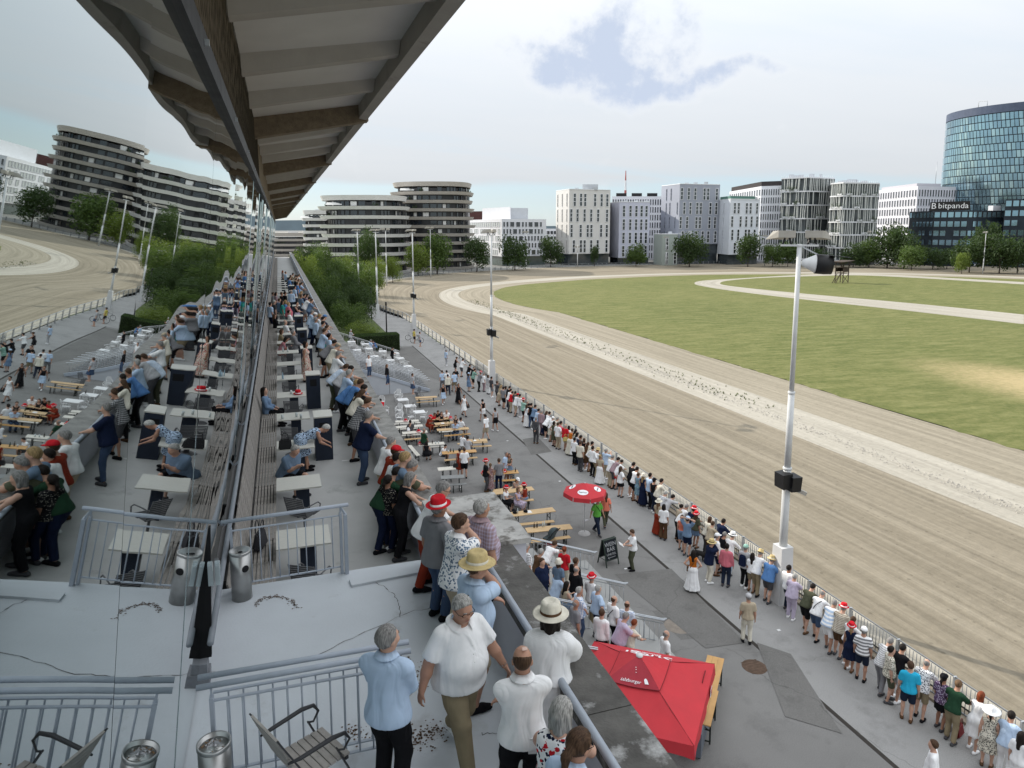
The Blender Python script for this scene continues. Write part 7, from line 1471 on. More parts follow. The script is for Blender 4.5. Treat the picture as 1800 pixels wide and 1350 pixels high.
    pr = [C((0, -.2, .30), (0, .16, .32), .095, .115), C((0, .2, .36), (0, .31, .47), .07, .06), ('e', f(0, .36, .50), f(.07, .085, .07), None, .03), C((0, .40, .48), (0, .50, .465), .042, .028, .03), C((.05, .33, .55), (.075, .31, .47), .022, .018, .01), C((-.05, .33, .55), (-.075, .31, .47), .022, .018, .01), C((0, -.28, .36), (0, -.42, .50), .025, .012)]
    for s in (-1, 1): pr += [C((.07 * s, .14, .28), (.07 * s, .15, .02), .04, .022), C((.07 * s, -.2, .28), (.075 * s, -.15, .17), .055, .035), C((.075 * s, -.15, .17), (.075 * s, -.22, .10), .03, .022), C((.075 * s, -.22, .10), (.075 * s, -.20, .015), .022, .022)]
    link('body', np_mesh('body', *surf(lambda P: field(pr, P.astype(np.float32)), *bounds(pr), .018)), M('black_fur', (.015, .013, .012), .8, .3, 30, .6, 80), t)
    x, y, _ = g(1684, 1292); handbag(x, y, 0, 'dark red bag on the ground at the rail', M('bag_red', (.14, .01, .012), .6, .2, 4), 1.3, R(20)); x, y, _ = g(1664, 1278); handbag(x, y, 0, 'white tote bag on the ground at the rail', cloth(CLR['ltgrey']), 1.2, R(60))
build_apron()
# ------------------------------------------------------------------ the people: rows of the photograph (x, y of the head's middle)
ZS = {'G': 0.0, 'L': ZL, 'P': ZP}
POSEW = {'rail': 'leaning on the rail', 'rail2': 'bent over the rail', 'rail3': 'bowed far over the rail', 'hips': 'hands on hips', 'hip1': 'one hand on hip', 'cross': 'arms folded', 'behind': 'hands behind back', 'phone': 'holding up a phone', 'face': 'hand at mouth', 'read': 'looking down at papers', 'head': 'hands behind head', 'walk': 'walking', 'stroll': 'strolling', 'sit': 'seated', 'sitlean': 'seated, leaning forward', 'sitback': 'seated, leaning back', 'bend': 'bending down', 'easy': 'standing', 'stand': 'standing', 'front': 'hands clasped'}
TOPW_ = {'tee': 'tee', 'shirt': 'shirt', 'long': 'long sleeved shirt', 'tank': 'sleeveless top', 'jacket': 'jacket', 'crop': 'bare shouldered top', 'shawl': 'knit shawl'}
BOTW = {'trousers': 'trousers', 'wide': 'wide trousers', 'shorts': 'shorts', 'skirt': 'skirt', 'maxi': 'long skirt', 'mini': 'short skirt', 'dress': 'dress', 'maxidress': 'long dress'}
PATW = {'stripe': 'striped', 'pin': 'finely striped', 'check': 'checked', 'floral': 'floral', 'leaf': 'leaf print', 'dots': 'dotted', 'swirl': 'swirl print', 'knit': 'knitted'}
HATW = {'fedora': 'hat', 'panama': 'brimmed hat', 'cap': 'cap', 'wide': 'wide hat', 'bucket': 'bucket hat'}
HAIRW = {'grey': 'grey', 'white': 'white', 'brown': 'brown', 'dark': 'dark', 'blond': 'blond', 'red': 'red', 'silver': 'silver', 'ltbrown': 'light brown'}
LABELS = {}
CROWD = []
def cn(c): return CNAME.get(c, c)
def garment(t, names):
    p = PATW.get(t[2], '') + ' ' if len(t) > 2 else ''; return (cn(t[1]) + ' ' + p + names[t[0]]).strip()
def parse(line):
    f = [q.strip() for q in line.split('|')]; xy = f[0].split(); a = f[1].split(); d = dict(hx=float(xy[0]), hy=float(xy[1]), z=xy[2] if len(xy) > 2 else 'G', pose=a[0], b=a[1], head=float(a[2]), height=float(a[3]) if len(a) > 3 else (1.68 if a[1][0] == 'f' else 1.78))
    d['top'] = tuple(f[2].split()); d['bot'] = tuple(f[3].split()); d['hair'] = tuple(f[4].split()); d['hat'] = tuple(f[5].split()) if len(f) > 5 and f[5] else None; d['where'] = f[6] if len(f) > 6 else ''; return d
def place(d, rail=None):
    pr, I = fig(d['pose'], d['b'], d.get('yaw', 0), d.get('fingers', False), d.get('over')); s = d['height'] / 1.75; a = R(d['head'] - 90); q = d.get('squash', (1, 1)); hc = I['hc'] * s * np.array([q[0], q[0], q[1]])
    if d['z'] == 'S':                       # on a stepped stand
        sl, xe = d['slope']; r = ray(d['hx'], d['hy']); k = (ZC - hc[2] - sl * xe) / (-sl * r[0] - r[2]); P = r * k + np.array([0, 0, ZC]); P[0] = min(max(P[0], 3.3), xe); z = max(0, math.ceil((xe - P[0]) / d.get('tread', .8)) * d.get('tread', .8) * sl - .0); zz = z
        if d.get('flat'): zz = z
    else: zz = ZS[d['z']] + d.get('dz', 0); P = g(d['hx'], d['hy'], zz + hc[2])
    x = P[0] - (hc[0] * math.cos(a) - hc[1] * math.sin(a)); y = P[1] - (hc[0] * math.sin(a) + hc[1] * math.cos(a))
    if rail is not None and x > rail: x = rail
    return (x, y, zz)
def add(lines, place_word, group, h, shoes=('dkgrey', 'black', 'brown', 'white', 'dkgrey'), rail=None, **kw):
    for i, ln in enumerate(lines.strip().split('\n')):
        d = parse(ln); d.update(kw); d['loc'] = place(d, rail); d['pw'] = place_word; d['group'] = group; d['h'] = h; d['shoes'] = d.get('shoe') or shoes[i % len(shoes)]; d['sk'] = [0, 1, 0, 0, 1, 2, 0][i % 7]; d['place_i'] = i; CROWD.append(d)
def label_all():
    used = {}
    def short(d): return (garment(d['bot'], BOTW) if d['top'][0] == 'none' else garment(d['top'], TOPW_))
    for d in CROWD:
        hat = (' and ' + cn(d['hat'][1]) + ' ' + HATW[d['hat'][0]]) if d['hat'] else ''
        o = short(d) + (', ' + garment(d['bot'], BOTW) if d['top'][0] != 'none' else ''); d['base'] = 'person in ' + o + hat
    def words_(s): return len(s.split())
    prev = None
    for i, d in enumerate(CROWD):
        nb = CROWD[i - 1] if i and CROWD[i - 1]['group'] == d['group'] else (CROWD[i + 1] if i + 1 < len(CROWD) else None); hw = ((d['hair'][0] + ' ') if d['hair'][0] in ('long', 'bald', 'tail', 'bun', 'bob') else '') + (HAIRW.get(d['hair'][1], '') + ' hair')
        hw = hw.replace('tail', 'tied').replace('bald ', 'thin ').replace('bun', 'pinned up').replace('bob', 'chin length')
        cands = []
        if d['where']: cands.append(d['base'] + ' ' + d['where'])
        cands += [d['base'] + ', ' + POSEW[d['pose']] + ' ' + d['pw'], d['base'] + ', ' + hw + ', ' + d['pw']]
        if nb is not None: cands += [d['base'] + ' beside person in ' + short(nb), d['base'] + ', ' + hw + ', beside ' + short(nb), d['base'] + ', ' + POSEW[d['pose']] + ' beside ' + short(nb)]
        lab = next((c for c in cands if c not in used and words_(c) <= 16), None)
        if lab is None:
            for k, o in enumerate(('second', 'third', 'fourth', 'fifth', 'sixth', 'seventh')):
                lab = 'person in ' + short(d) + ', ' + hw + ', ' + o + ' of that look ' + d['pw']
                lab = lab.replace(', looking down at papers', '')
                if lab not in used and words_(lab) <= 16: break
        used[lab] = 1; d['label'] = lab
def build_crowd():
    label_all()
    for d in CROWD:
        d['root'], d['I'], d['s'] = person(d['loc'], d['head'], d['label'], d['pose'], d['b'], d['top'], d['bot'], d['hair'], d['hat'], d['sk'], d['h'], d['height'], d.get('yaw', 0), d['group'], d['shoes'], d.get('fingers', False), d.get('over'), d['h'] < .03, d.get('glasses'), d.get('squash', (1, 1)))
# along the track rail, from the right edge of the photograph away
add("""1796 1293|stand f 10|tee white|mini white|long dark||at the right edge of the rail
1778 1257|rail m 20|long ltblue|trousers white|short dark||
1743 1250|stand f 30|none x|dress cream floral black|tail dark|wide white white|
1725 1222|rail f 10|none x|dress white|bob red||
1685 1202|rail m 15|tee green|trousers khaki|short ltbrown||with one foot up at the rail
1659 1191|easy f 5|tee purple floral lilac|mini black|tail dark|cap black black|
1629 1165|rail m 20|shirt white leaf navy|shorts khaki|bald grey||
1601 1169|easy m 40 1.82|tee sky|shorts dkjeans|short brown||
1587 1138|rail m 10|tee black|shorts white|short dark||
1567 1142|easy m -35|shirt cream leaf olive|shorts olive|short dark||
1565 1127|rail2 m 10|shirt white check grey|trousers grey|short grey||
1519 1108|easy m 35|tee white stripe grey|shorts dkjeans|short grey|cap white white|
1497 1101|easy f 30 1.62|none x|dress navy|tail blond|fedora red white|
1500 1089|rail f 10|tee white|shorts dkjeans|short brown||
1483 1068|rail h 20|shirt cream check brown|shorts brown|short grey|fedora red white|with braces at the rail
1467 1060|rail2 h 25|shirt ltblue stripe white|shorts white|short grey||
1446 1043|rail2 m 20|tee white|shorts jeans|bald grey||with a black strap across the back
1429 1031|rail2 m 15|tee olive|shorts black|short dark||
1397 1013|rail fh 30|shirt lilac|trousers lilac|short silver||
1387 998|easy m 5|long white|trousers dkjeans|short dark||right beside the tall lamp post
1357 983|rail h 20|shirt blue|shorts dkgrey|short grey|panama straw cream|left of the tall lamp post
1337 972|rail2 m 30|shirt white|trousers khaki|short grey|panama straw straw|
1323 976|easy f 30 1.6|tee white|shorts khaki|long dark||
1311 962|easy m 25|shirt ltgrey|trousers black|short grey|cap mint mint|with a navy rucksack
1288 941|rail m 20|long white|trousers ltblue|short grey|panama white black|
1278 960|stand m 40|long pink|trousers dkjeans|short dark||
1274 939|rail f 20|tank black|skirt cream|short grey||
1261 942|easy m -20|tee white|shorts navy|short grey|cap white white|
1251 954|face m -10|jacket navy|trousers cream|short grey|panama straw black|
1272 916|rail m 10|jacket navy|trousers dkjeans|short dark||
1253 920|rail f 20|tee beige|trousers brown|short brown||
1248 912|rail f 10|tee cream|trousers dkgrey|bob brown||
1224 904|easy f 20 1.64|tee olive|mini denim|long brown|fedora red white|
1220 895|rail m 10|tee navy|shorts dkgrey|short dark|fedora red white|
1209 912|head m 30|tee denim|shorts navy|short brown|cap ltblue white|
1199 909|easy f 30 1.64|tank coral|shorts denim|tail brown||
1207 890|rail2 m 10|shirt white|shorts khaki|short grey||
1198 890|rail f 15|crop beige|trousers black|bun dark||
1183 873|rail3 m 10|long ltgrey|shorts khaki|short dark||
1167 890|easy f 45|tee white|wide brown|bob dark||
1158 882|easy f 20|crop beige|maxi rust|long ltbrown|panama cream cream|at rail
1170 867|rail2 m 20|shirt white check navy|trousers dkgrey|short silver||
1163 845|rail m 0 1.85|long cream|trousers dkgrey|short dark||
1150 844|easy m 10|tank black|trousers dkjeans|short dark|cap black black|
1143 835|easy m 0 1.85|long ltblue|trousers black|short dark||
1131 836|easy f 20|none x|maxidress navy|long blond|bucket cream cream|
1122 834|easy f 10 1.6|none x|dress denim floral mint|short brown||
1120 824|rail m 10|tee white|shorts black|short dark||
1114 816|rail m 10 1.85|tee black|shorts black|short dark||
1091 823|hips f 20|shirt white|mini black|long brown||
1093 811|rail2 f 10|tee white|mini red|short dark||
1087 807|rail2 m 10|tee mauve|shorts dkgrey|short dark||
1077 803|rail m 20|shirt white|trousers beige|short grey||
1065 791|phone m 20|shirt ltblue|trousers beige|short silver||
1055 802|easy f 40|crop beige|maxi white|bun blond||
1051 791|rail f 20|tee white|trousers khaki|short brown|panama straw straw|
1042 787|hips m 25|long white|trousers black|short dark||
1041 779|rail m 10|tee cream|shorts khaki|short dark||
1034 780|rail f 10|none x|dress brown|long brown||
1027 773|easy f 20|tank black|maxi lilac|bob brown||
1020 778|easy m 30 1.83|shirt cream|trousers dkgrey|short brown||
1021 768|rail m 5|tee navy|trousers navy|short dark||
1010 772|easy f 30|tee white|trousers black|short dark||
1015 763|rail f 10|tee ltgrey|trousers beige|long dark||
1012 757|rail f 15|crop beige|maxi white|long dark||
1006 756|rail f 20|tank orange|maxi cream|bun brown||
1000 751|easy f 20|tee white|wide cream|bob dark||with a straw yellow bag at the rail
994 748|easy h 20|tee red|shorts beige|bald white||
986 743|rail m 10|shirt pink|shorts beige|short dark||
981 745|hip1 m 30|shirt white|trousers beige|short brown||
980 736|rail m 10|tee cream|shorts beige|short grey||
974 743|hips f 20|none x|dress olive|bob dark||
972 735|rail f 10|tee white|skirt cream|short white|cap white white|
968 732|rail3 m 20|long white|shorts black|short grey||
966 726|rail m 10|tee white|trousers black|short dark||
961 725|rail f 15|none x|maxidress navy|long brown||
952 723|easy m 30|long mauve|trousers mauve|short silver||
947 721|rail m 10|tee ltblue|shorts denim|short dark||
941 714|rail m 20|tee denim|shorts navy|short dark||
934 711|rail m 20|tee black|trousers jeans|short dark||
930 711|easy f 20|tank green|skirt black|bun dark||
926 713|easy f 30|none x|maxidress white|long brown||
920 703|phone m 10|tee mint|shorts black|short brown|fedora red white|
914 695|easy m 20|tee white|trousers ltgrey|short dark||
910 694|rail m 10|shirt white|shorts beige|short dark|cap red red|
906 690|easy m 20|tee dkgrey|shorts white|short dark||
901 690|rail f 15|tee red|trousers beige|short dark||
898 686|rail m 10|tee white|trousers dkgrey|short dark||
896 681|rail m 15|tee black|trousers dkjeans|short dark||
889 681|rail f 10|tee grey|shorts khaki|long dark||
885 682|easy m 25|tee grey|shorts black|short dark||
881 679|rail f 15|none x|dress beige|long blond||
874 672|cross m 20|tee dkgrey|shorts dkgrey|short brown||
864 664|easy m 10|tee dkgrey|shorts grey|short dark||left of the middle lamp post
858 661|hip1 f 20|shirt ltgrey|trousers white|bob brown||
850 657|easy f 20|shirt white|trousers mauve|short grey||
845 655|rail m 15|tee grey|trousers black|short dark|fedora red white|
835 650|rail m 10|shirt mint leaf green|shorts black|short dark||
833 646|rail m 20|tee black|shorts khaki|short grey||
826 642|rail m 15|tee black|shorts black|short dark||
824 657|easy f 40|none x|dress denim|long brown|cap ltblue ltblue|
814 632|rail m 20|tee white|shorts dkgrey|short dark||
803 629|rail f 10|tank black|mini black|bun brown||
784 616|easy f 20|shirt ltblue|trousers ltgrey|short grey||alone at the far fence""", 'at the track rail', 'spectators along the track rail', .029, rail=18.02)
add("""738 585|easy m -10|shirt ltgrey|shorts jeans|short dark||holding a bicycle by the fence
728 580|easy m 10|tee yellow|shorts black|short dark|cap black black|standing with a bicycle by the fence""", 'by the fence', 'cyclists at the fence', .03)
# on the apron
add("""1641 1308|stand m 130|tee white|shorts navy|short brown||alone at the bottom right of the apron
1316 1049|easy m 60|tee beige|trousers cream|short grey|cap ltgrey ltgrey|
1219 971|hips f 50|tank orange|maxi white|long dark||
1171 1114|easy m -10|tee white|trousers dkgrey|bald grey||at the end of the nearest handrail
1051 879|walk m -75|tee lime|trousers dkjeans|short brown||
1065 869|walk f 75|shirt coral|trousers olive|long brown||behind the round parasol
1111 935|read m 165|tee white|trousers olive|short brown||by the chalkboard
942 736|behind m 50|long dkgrey|trousers dkgrey|short grey||standing apart from the rail
870 719|stroll f 95|tank ltgrey|mini black|tail dark||
853 731|stroll m 120|tee white|shorts beige|short dark||
848 704|stroll f 110|tank black|mini white|bun dark||with a brown bag
816 696|walk f -60|none x|dress white|short dark||
806 676|walk f -70|none x|maxidress black|short brown||
801 649|walk m -80|tee black|trousers jeans|short dark||
798 655|stroll m 100|shirt ltblue|shorts khaki|short dark||
787 660|stroll m 90|long cream|trousers dkjeans|short dark||
785 653|walk m 100|tee white|trousers grey|short dark||
777 653|stroll m 95|tee ltblue|trousers grey|short brown||
779 677|walk f -95|tank black|skirt ltblue|short brown||
745 756|front h 20|tee green|trousers dkgrey|bald grey||
808 791|easy f 60|none x|dress rust|bun dark||
816 790|easy m 80|tee white|shorts black|short brown||
854 811|front m -20|shirt black|trousers dkgrey|short brown|fedora red white|at the orange table
862 817|easy f 60 1.5|none x|maxidress mauve floral rust cream|tail ltbrown||
877 809|easy m 85|shirt grey|trousers navy|short brown||
890 797|easy m -60|shirt ltblue|shorts beige|short grey||
895 800|cross f -100|tank black floral beige|skirt denim|bob brown||""", 'on the apron', 'people standing and walking on the apron', .027)
add("""890 858|sit f -40|crop white|mini black|tail brown|fedora red white|
911 860|sit f -50|none x|dress lilac floral mauve|bob ltbrown||
910 843|sitlean f -70|tank mauve stripe beige|shorts denim|long ltbrown|cap white white|at a table
921 853|sit f 120|tank rust|shorts denim|bob brown|fedora red white|
757 733|sitlean f -60|tee rust|skirt rust|bob brown|fedora red white|
764 728|sitlean f -60|tee red|trousers dkgrey|short brown||
770 724|sitlean m -70|tee black|trousers black|short brown||
776 726|sit f -80|tank black|skirt black|bob brown||
785 723|sitlean m -95|shirt white|trousers black|bald brown||
801 732|sit f -110|tank black|shorts navy|tail brown||
810 736|sitback m 40|tee white|shorts black|short dark||
800 743|sitlean m -120|shirt ltblue|trousers jeans|short brown||
814 764|sit f 40|tee white|shorts beige|short blond||
822 769|sit m 60|tee ltgrey|trousers dkgrey|short dark||
720 747|sit f -60 1.5|tee white|shorts navy|tail brown||
721 741|sit m 100|tee dkgrey|trousers grey|short dark||
783 784|sitlean m -40 1.55|tee white|shorts dkgrey|short dark||
750 778|sit f 60|none x|dress black|bob dark||
659 693|sit m -40|tank navy|trousers dkgrey|short silver||
669 703|sitlean m 100|tee red|trousers grey|short dark||""", 'at the tables', 'people seated at the tables', .029)
# on the stepped stands
add("""951 976 S|rail m 10|shirt brown|trousers brown|short silver||
975 966 S|rail3 m 25|tee white|trousers navy|short brown||
992 977 S|easy f 40|tee red|trousers cream|bun red||
953 1000 S|stand h -70|tee navy|trousers navy|short brown||facing back up the steps
982 1001 S|easy f 30|tee steel|trousers grey|bob brown|bucket cream cream|
1012 997 S|easy m 10|shirt black|trousers black|short brown||
1013 1008 S|easy h 20|tee black|trousers dkjeans|bald grey||
986 1023 S|sitlean m 20|shirt ltblue|trousers grey|bald grey||
1040 1017 S|easy m 15|shirt white|trousers khaki|short grey|fedora red white|
996 1040 S|sit f 10|tank beige|skirt denim|long dark||
1051 1045 S|hip1 h 10|tee ltblue|trousers navy|short silver||
1018 1048 S|front h -5|shirt white check blue|trousers jeans|short silver||
1012 1063 S|easy m 0|tee grey|trousers grey|bald grey||
1079 1068 S|easy m 5|tee white|trousers black|bald brown||with black shoulder strap on the steps
1058 1078 S|easy m 30|long white|trousers black|short brown||
1102 1071 S|easy m 40|shirt white check blue|trousers grey|bald brown||
1100 1097 S|rail h 0|shirt lilac|trousers black|short grey||
1115 1100 S|rail f 10|tee cream|trousers black|short red||""", 'on the near steps', 'spectators on the near stepped stand', .026, slope=(.37, 11.8))
add("""913 950 L|easy m 20|shirt navy|trousers dkgrey|short silver||just over the parapet
925 960 L|easy f 15|shirt white check dkgrey|trousers dkgrey|short silver||just over the parapet""", 'over the parapet', 'spectators on the near stepped stand', .022, dz=-4.2)
add("""648 628 S|stand m -60|shirt white|trousers jeans|short brown||
680 643 S|easy f -30|long black|trousers jeans|long ltbrown||
690 615 S|read m 10|tee black|trousers black|short dark||
725 662 S|easy f 20|tee ltgrey|skirt jeans|short brown||at the foot of the white walled stand
617 582 S|sit m 30|shirt ltgrey|trousers black|short white||
652 601 S|sit m 20|shirt ltblue|trousers grey|short grey||
656 602 S|sitlean f -150|shirt blue|trousers grey|short dark||""", 'on the white walled stand', 'spectators on the white walled stand', .03, slope=(.37, 12.1), tread=.47)
# the long lower terrace
add("""649 730 L|rail h 15 1.82|shirt navy|trousers jeans|short grey||
646 706 L|rail2 m 15|shirt black check ltgrey|shorts dkgrey|short brown||
637 690 L|rail2 f 20|tee cream|trousers black|long brown||
640 682 L|rail2 m 20|tee black|trousers dkgrey|short dark||
627 673 L|rail3 m 10|long blue|trousers black|short blond||
634 672 L|rail2 m 15|tee blue|trousers black|short brown||
614 655 L|rail m 15|shirt ltblue|trousers grey|short silver||
609 645 L|rail3 h 10|shirt ltblue pin white|trousers olive|short brown||
617 648 L|rail3 m 10|tee ltgrey|trousers dkgrey|short dark||
595 622 L|rail m 20|tee white|trousers beige|short grey||with white tee beside the striped back
594 608 L|rail2 m 20|tee cream|shorts khaki|short grey|cap beige beige|
588 602 L|rail3 m 10|shirt grey|shorts black|short dark||
579 590 L|hip1 m 10|long ltblue|trousers black|short dark||
571 581 L|rail m 10|shirt ltblue|shorts khaki|short brown||
575 575 L|rail m 10|tee mauve|shorts teal|short brown||
568 568 L|rail m 15|tee grey|trousers dkgrey|short dark||
571 557 L|rail m 10|tee navy|trousers dkgrey|short dark|cap blue blue|
568 560 L|rail m 15|shirt white|trousers black|short dark||
562 555 L|rail m 10|tee white|trousers grey|short blond||
555 561 L|easy m 20|long ltblue|trousers black|short grey||
554 553 L|rail m 10|tee ltblue|trousers navy|short grey|cap white white|
549 548 L|rail f 10|shirt ltblue|trousers jeans|short grey||
544 525 L|rail2 m 10|shirt white|shorts grey|short dark||
548 528 L|rail m 10|tee denim|trousers jeans|short brown||
540 519 L|rail f 10|tee mauve|trousers dkgrey|long dark||
535 519 L|rail m 10|tee navy|trousers navy|short dark||
529 520 L|easy h 20|tee steel|trousers jeans|short brown||
530 514 L|rail f 10|tee beige|skirt denim|long blond||
522 533 L|cross f -30|tank black|maxi lilac|short dark||
518 505 L|easy m 20|shirt ltblue|trousers grey|short dark||
512 512 L|easy m 60|long ltblue|trousers navy|bald grey||
507 534 L|easy h 10|tee pink|trousers dkgrey|short blond||
502 530 L|easy f 0|tee blue|trousers black|bob blond||
496 531 L|easy f 10|tee teal|wide mint|long dark||
491 527 L|easy m 20|long denim|trousers white|short brown||
482 530 L|easy m 20|tee dkgrey|trousers black|short silver||
475 534 L|easy m 30|shirt ltblue|trousers navy|short dark||
480 516 L|easy f 0|tee grey|trousers dkgrey|short brown||
485 516 L|easy f 10|tee mauve|trousers black|bob dark||
495 516 L|easy m 10|shirt black|trousers black|short brown||
501 515 L|easy m 20|tee black|trousers grey|short dark||
509 489 L|easy m 10|shirt blue|trousers navy|short dark||
511 485 L|easy f 10|tee brown|trousers black|long brown||
520 485 L|rail f 10|tank beige|shorts denim|long brown||
523 486 L|rail m 10|tee cream|trousers beige|short dark||
521 491 L|rail m 10|tee black|trousers black|short dark||
525 492 L|rail f 10|tee beige|skirt white|bob brown||
528 500 L|rail f 15|tank black|trousers black|bun dark||
531 498 L|rail m 10|shirt ltblue|trousers khaki|short brown||
523 498 L|easy m 10|shirt blue|trousers jeans|short brown||
497 477 L|easy f 10|tee grey|trousers black|long red||
502 479 L|easy m 20|long ltblue|trousers navy|short brown||
515 482 L|rail m 10|tee beige|trousers dkgrey|short dark||
526 484 L|rail f 10|tee white|skirt beige|long ltbrown||
537 604 L|easy f -20|none x|maxidress cream floral red rust|bob dark||on the terrace by the tables""", 'on the far terrace', 'spectators on the lower terrace', .026, rail=2.03)
add("""508 548 L|sitback m 10|tee white|trousers grey|short dark||
482 555 L|sitback f 20|long black|trousers black|long brown||
501 566 L|sitback m 20|shirt white|trousers grey|bald grey||
515 584 L|sitback m 10|jacket grey|trousers dkgrey|short grey||
495 582 L|sit f 10|tee khaki|trousers grey|bob brown||
503 596 L|sitlean f 0|tee mauve floral red|skirt rust floral cream|bob dark||
464 686 L|sitback f -10|long denim|trousers black|long dark||on the bench beside a child
471 701 L|sit c -15 1.05|tee ltgrey|trousers jeans|short dark||the small child on the bench""", 'at the terrace tables', 'people seated on the lower terrace', .020)
add("""519 790 L|sitlean h -48 1.8|shirt steel|shorts black|short silver||seated at the terrace table with spectacles
573 752 L|bend f 10|none x|dress ltblue swirl navy|short white||bending beside the navy cabinet
693 775 L|rail m 15|tee white|trousers beige|short grey||at the terrace parapet
696 792 L|rail m 10|tee rust|trousers dkgrey|short brown|cap red red|half hidden at the parapet
699 804 L|rail f 10|shirt white|trousers dkgrey|short dark||with spectacles at the parapet
682 843 L|easy f 30 1.6|tee black dots cream|trousers navy|tail dark||
698 830 L|rail2 m 20|tee green|trousers navy|short dark||
716 819 L|rail2 m 20|shirt ltblue|trousers grey|bob silver||
735 816 L|rail2 h 15 1.9|tee olive|shorts black|short grey||
762 799 L|rail m 10 1.98|tee steel|trousers jeans|short blond||
766 834 L|rail f 5 1.78|tank black|trousers black|bob grey||with orange shoulder at the stone block""", 'at the near parapet', 'people at the near end of the terrace', .016, rail=2.05, squash=(1.04, .95))
# the foreground, each with its own attitude
def near(ln, **kw):
    d = parse(ln); d['squash'] = (1.0, .92); d.update(kw); d['loc'] = place(d, kw.get('rail')); d['pw'] = 'on the near platform'; d['group'] = 'people on the near platform'; d.setdefault('h', .0135); d['shoes'] = kw.get('shoe', 'black'); d['sk'] = kw.get('sk', 0); d['fingers'] = True; CROWD.append(d); return d
near('680 1119 P|easy m 50 1.80|long ltblue|trousers black|short grey||beside the doubled railing', over=dict(hl=(.10, .26, 1.0), hr=(.02, .26, .98), el=(1, -.4, -.3)), yaw=-25)
near('813 1066 P|walk hh -72 1.84|shirt white|trousers khaki|short silver||walking towards the camera', over=dict(hl=(.37, .20, .86), hr=(.36, .0, .83), hp=12), glasses='clear', shoe='white', sk=1)
near('918 1157 P|cross m 82 1.76|tee white|trousers black|bald brown||with a plaster on the crown', sk=1, yaw=-10)
near('968 1082 P|rail f 62 1.70|shawl white knit|maxi white|bob dark|panama cream brown|by the parapet', over=dict(hy=0, lean=6, hl=(.15, .42, 1.0), hr=(.2, .42, 1.0)))
near('1068 1229 P|rail fh 52 1.66|none x|dress white floral navy red|bob silver||at the parapet', over=dict(lean=12), rail=1.85)
near('1122 1279 P|rail f 28 1.70|shirt ltblue|trousers navy|tail brown||with sunglasses', glasses='sun', over=dict(lean=10, hp=6), rail=1.80, sk=1)
near('886 986 P|face h 12 1.82|shirt ltblue|shorts beige|short brown|panama straw cream|with a dark strap over the shoulder', sk=1, shoe='black', rail=1.75)
near('879 908 P|face m 8 1.82|shirt white leaf steel|trousers beige|short brown||behind the straw hat', sk=0, rail=1.85)
near('846 891 P|easy h 18 1.80|shirt mauve check lilac|trousers ltgrey|short silver||', sk=1)
near('771 891 P|hip1 h 28 1.74|shirt grey|trousers jeans|short grey|fedora red white|with one hand on hip', sk=2)
near('779 858 P|rail f -5 1.72|shirt white|trousers rust|short grey||with spectacles behind the red hat', glasses='clear', over=dict(lean=22))
build_crowd()
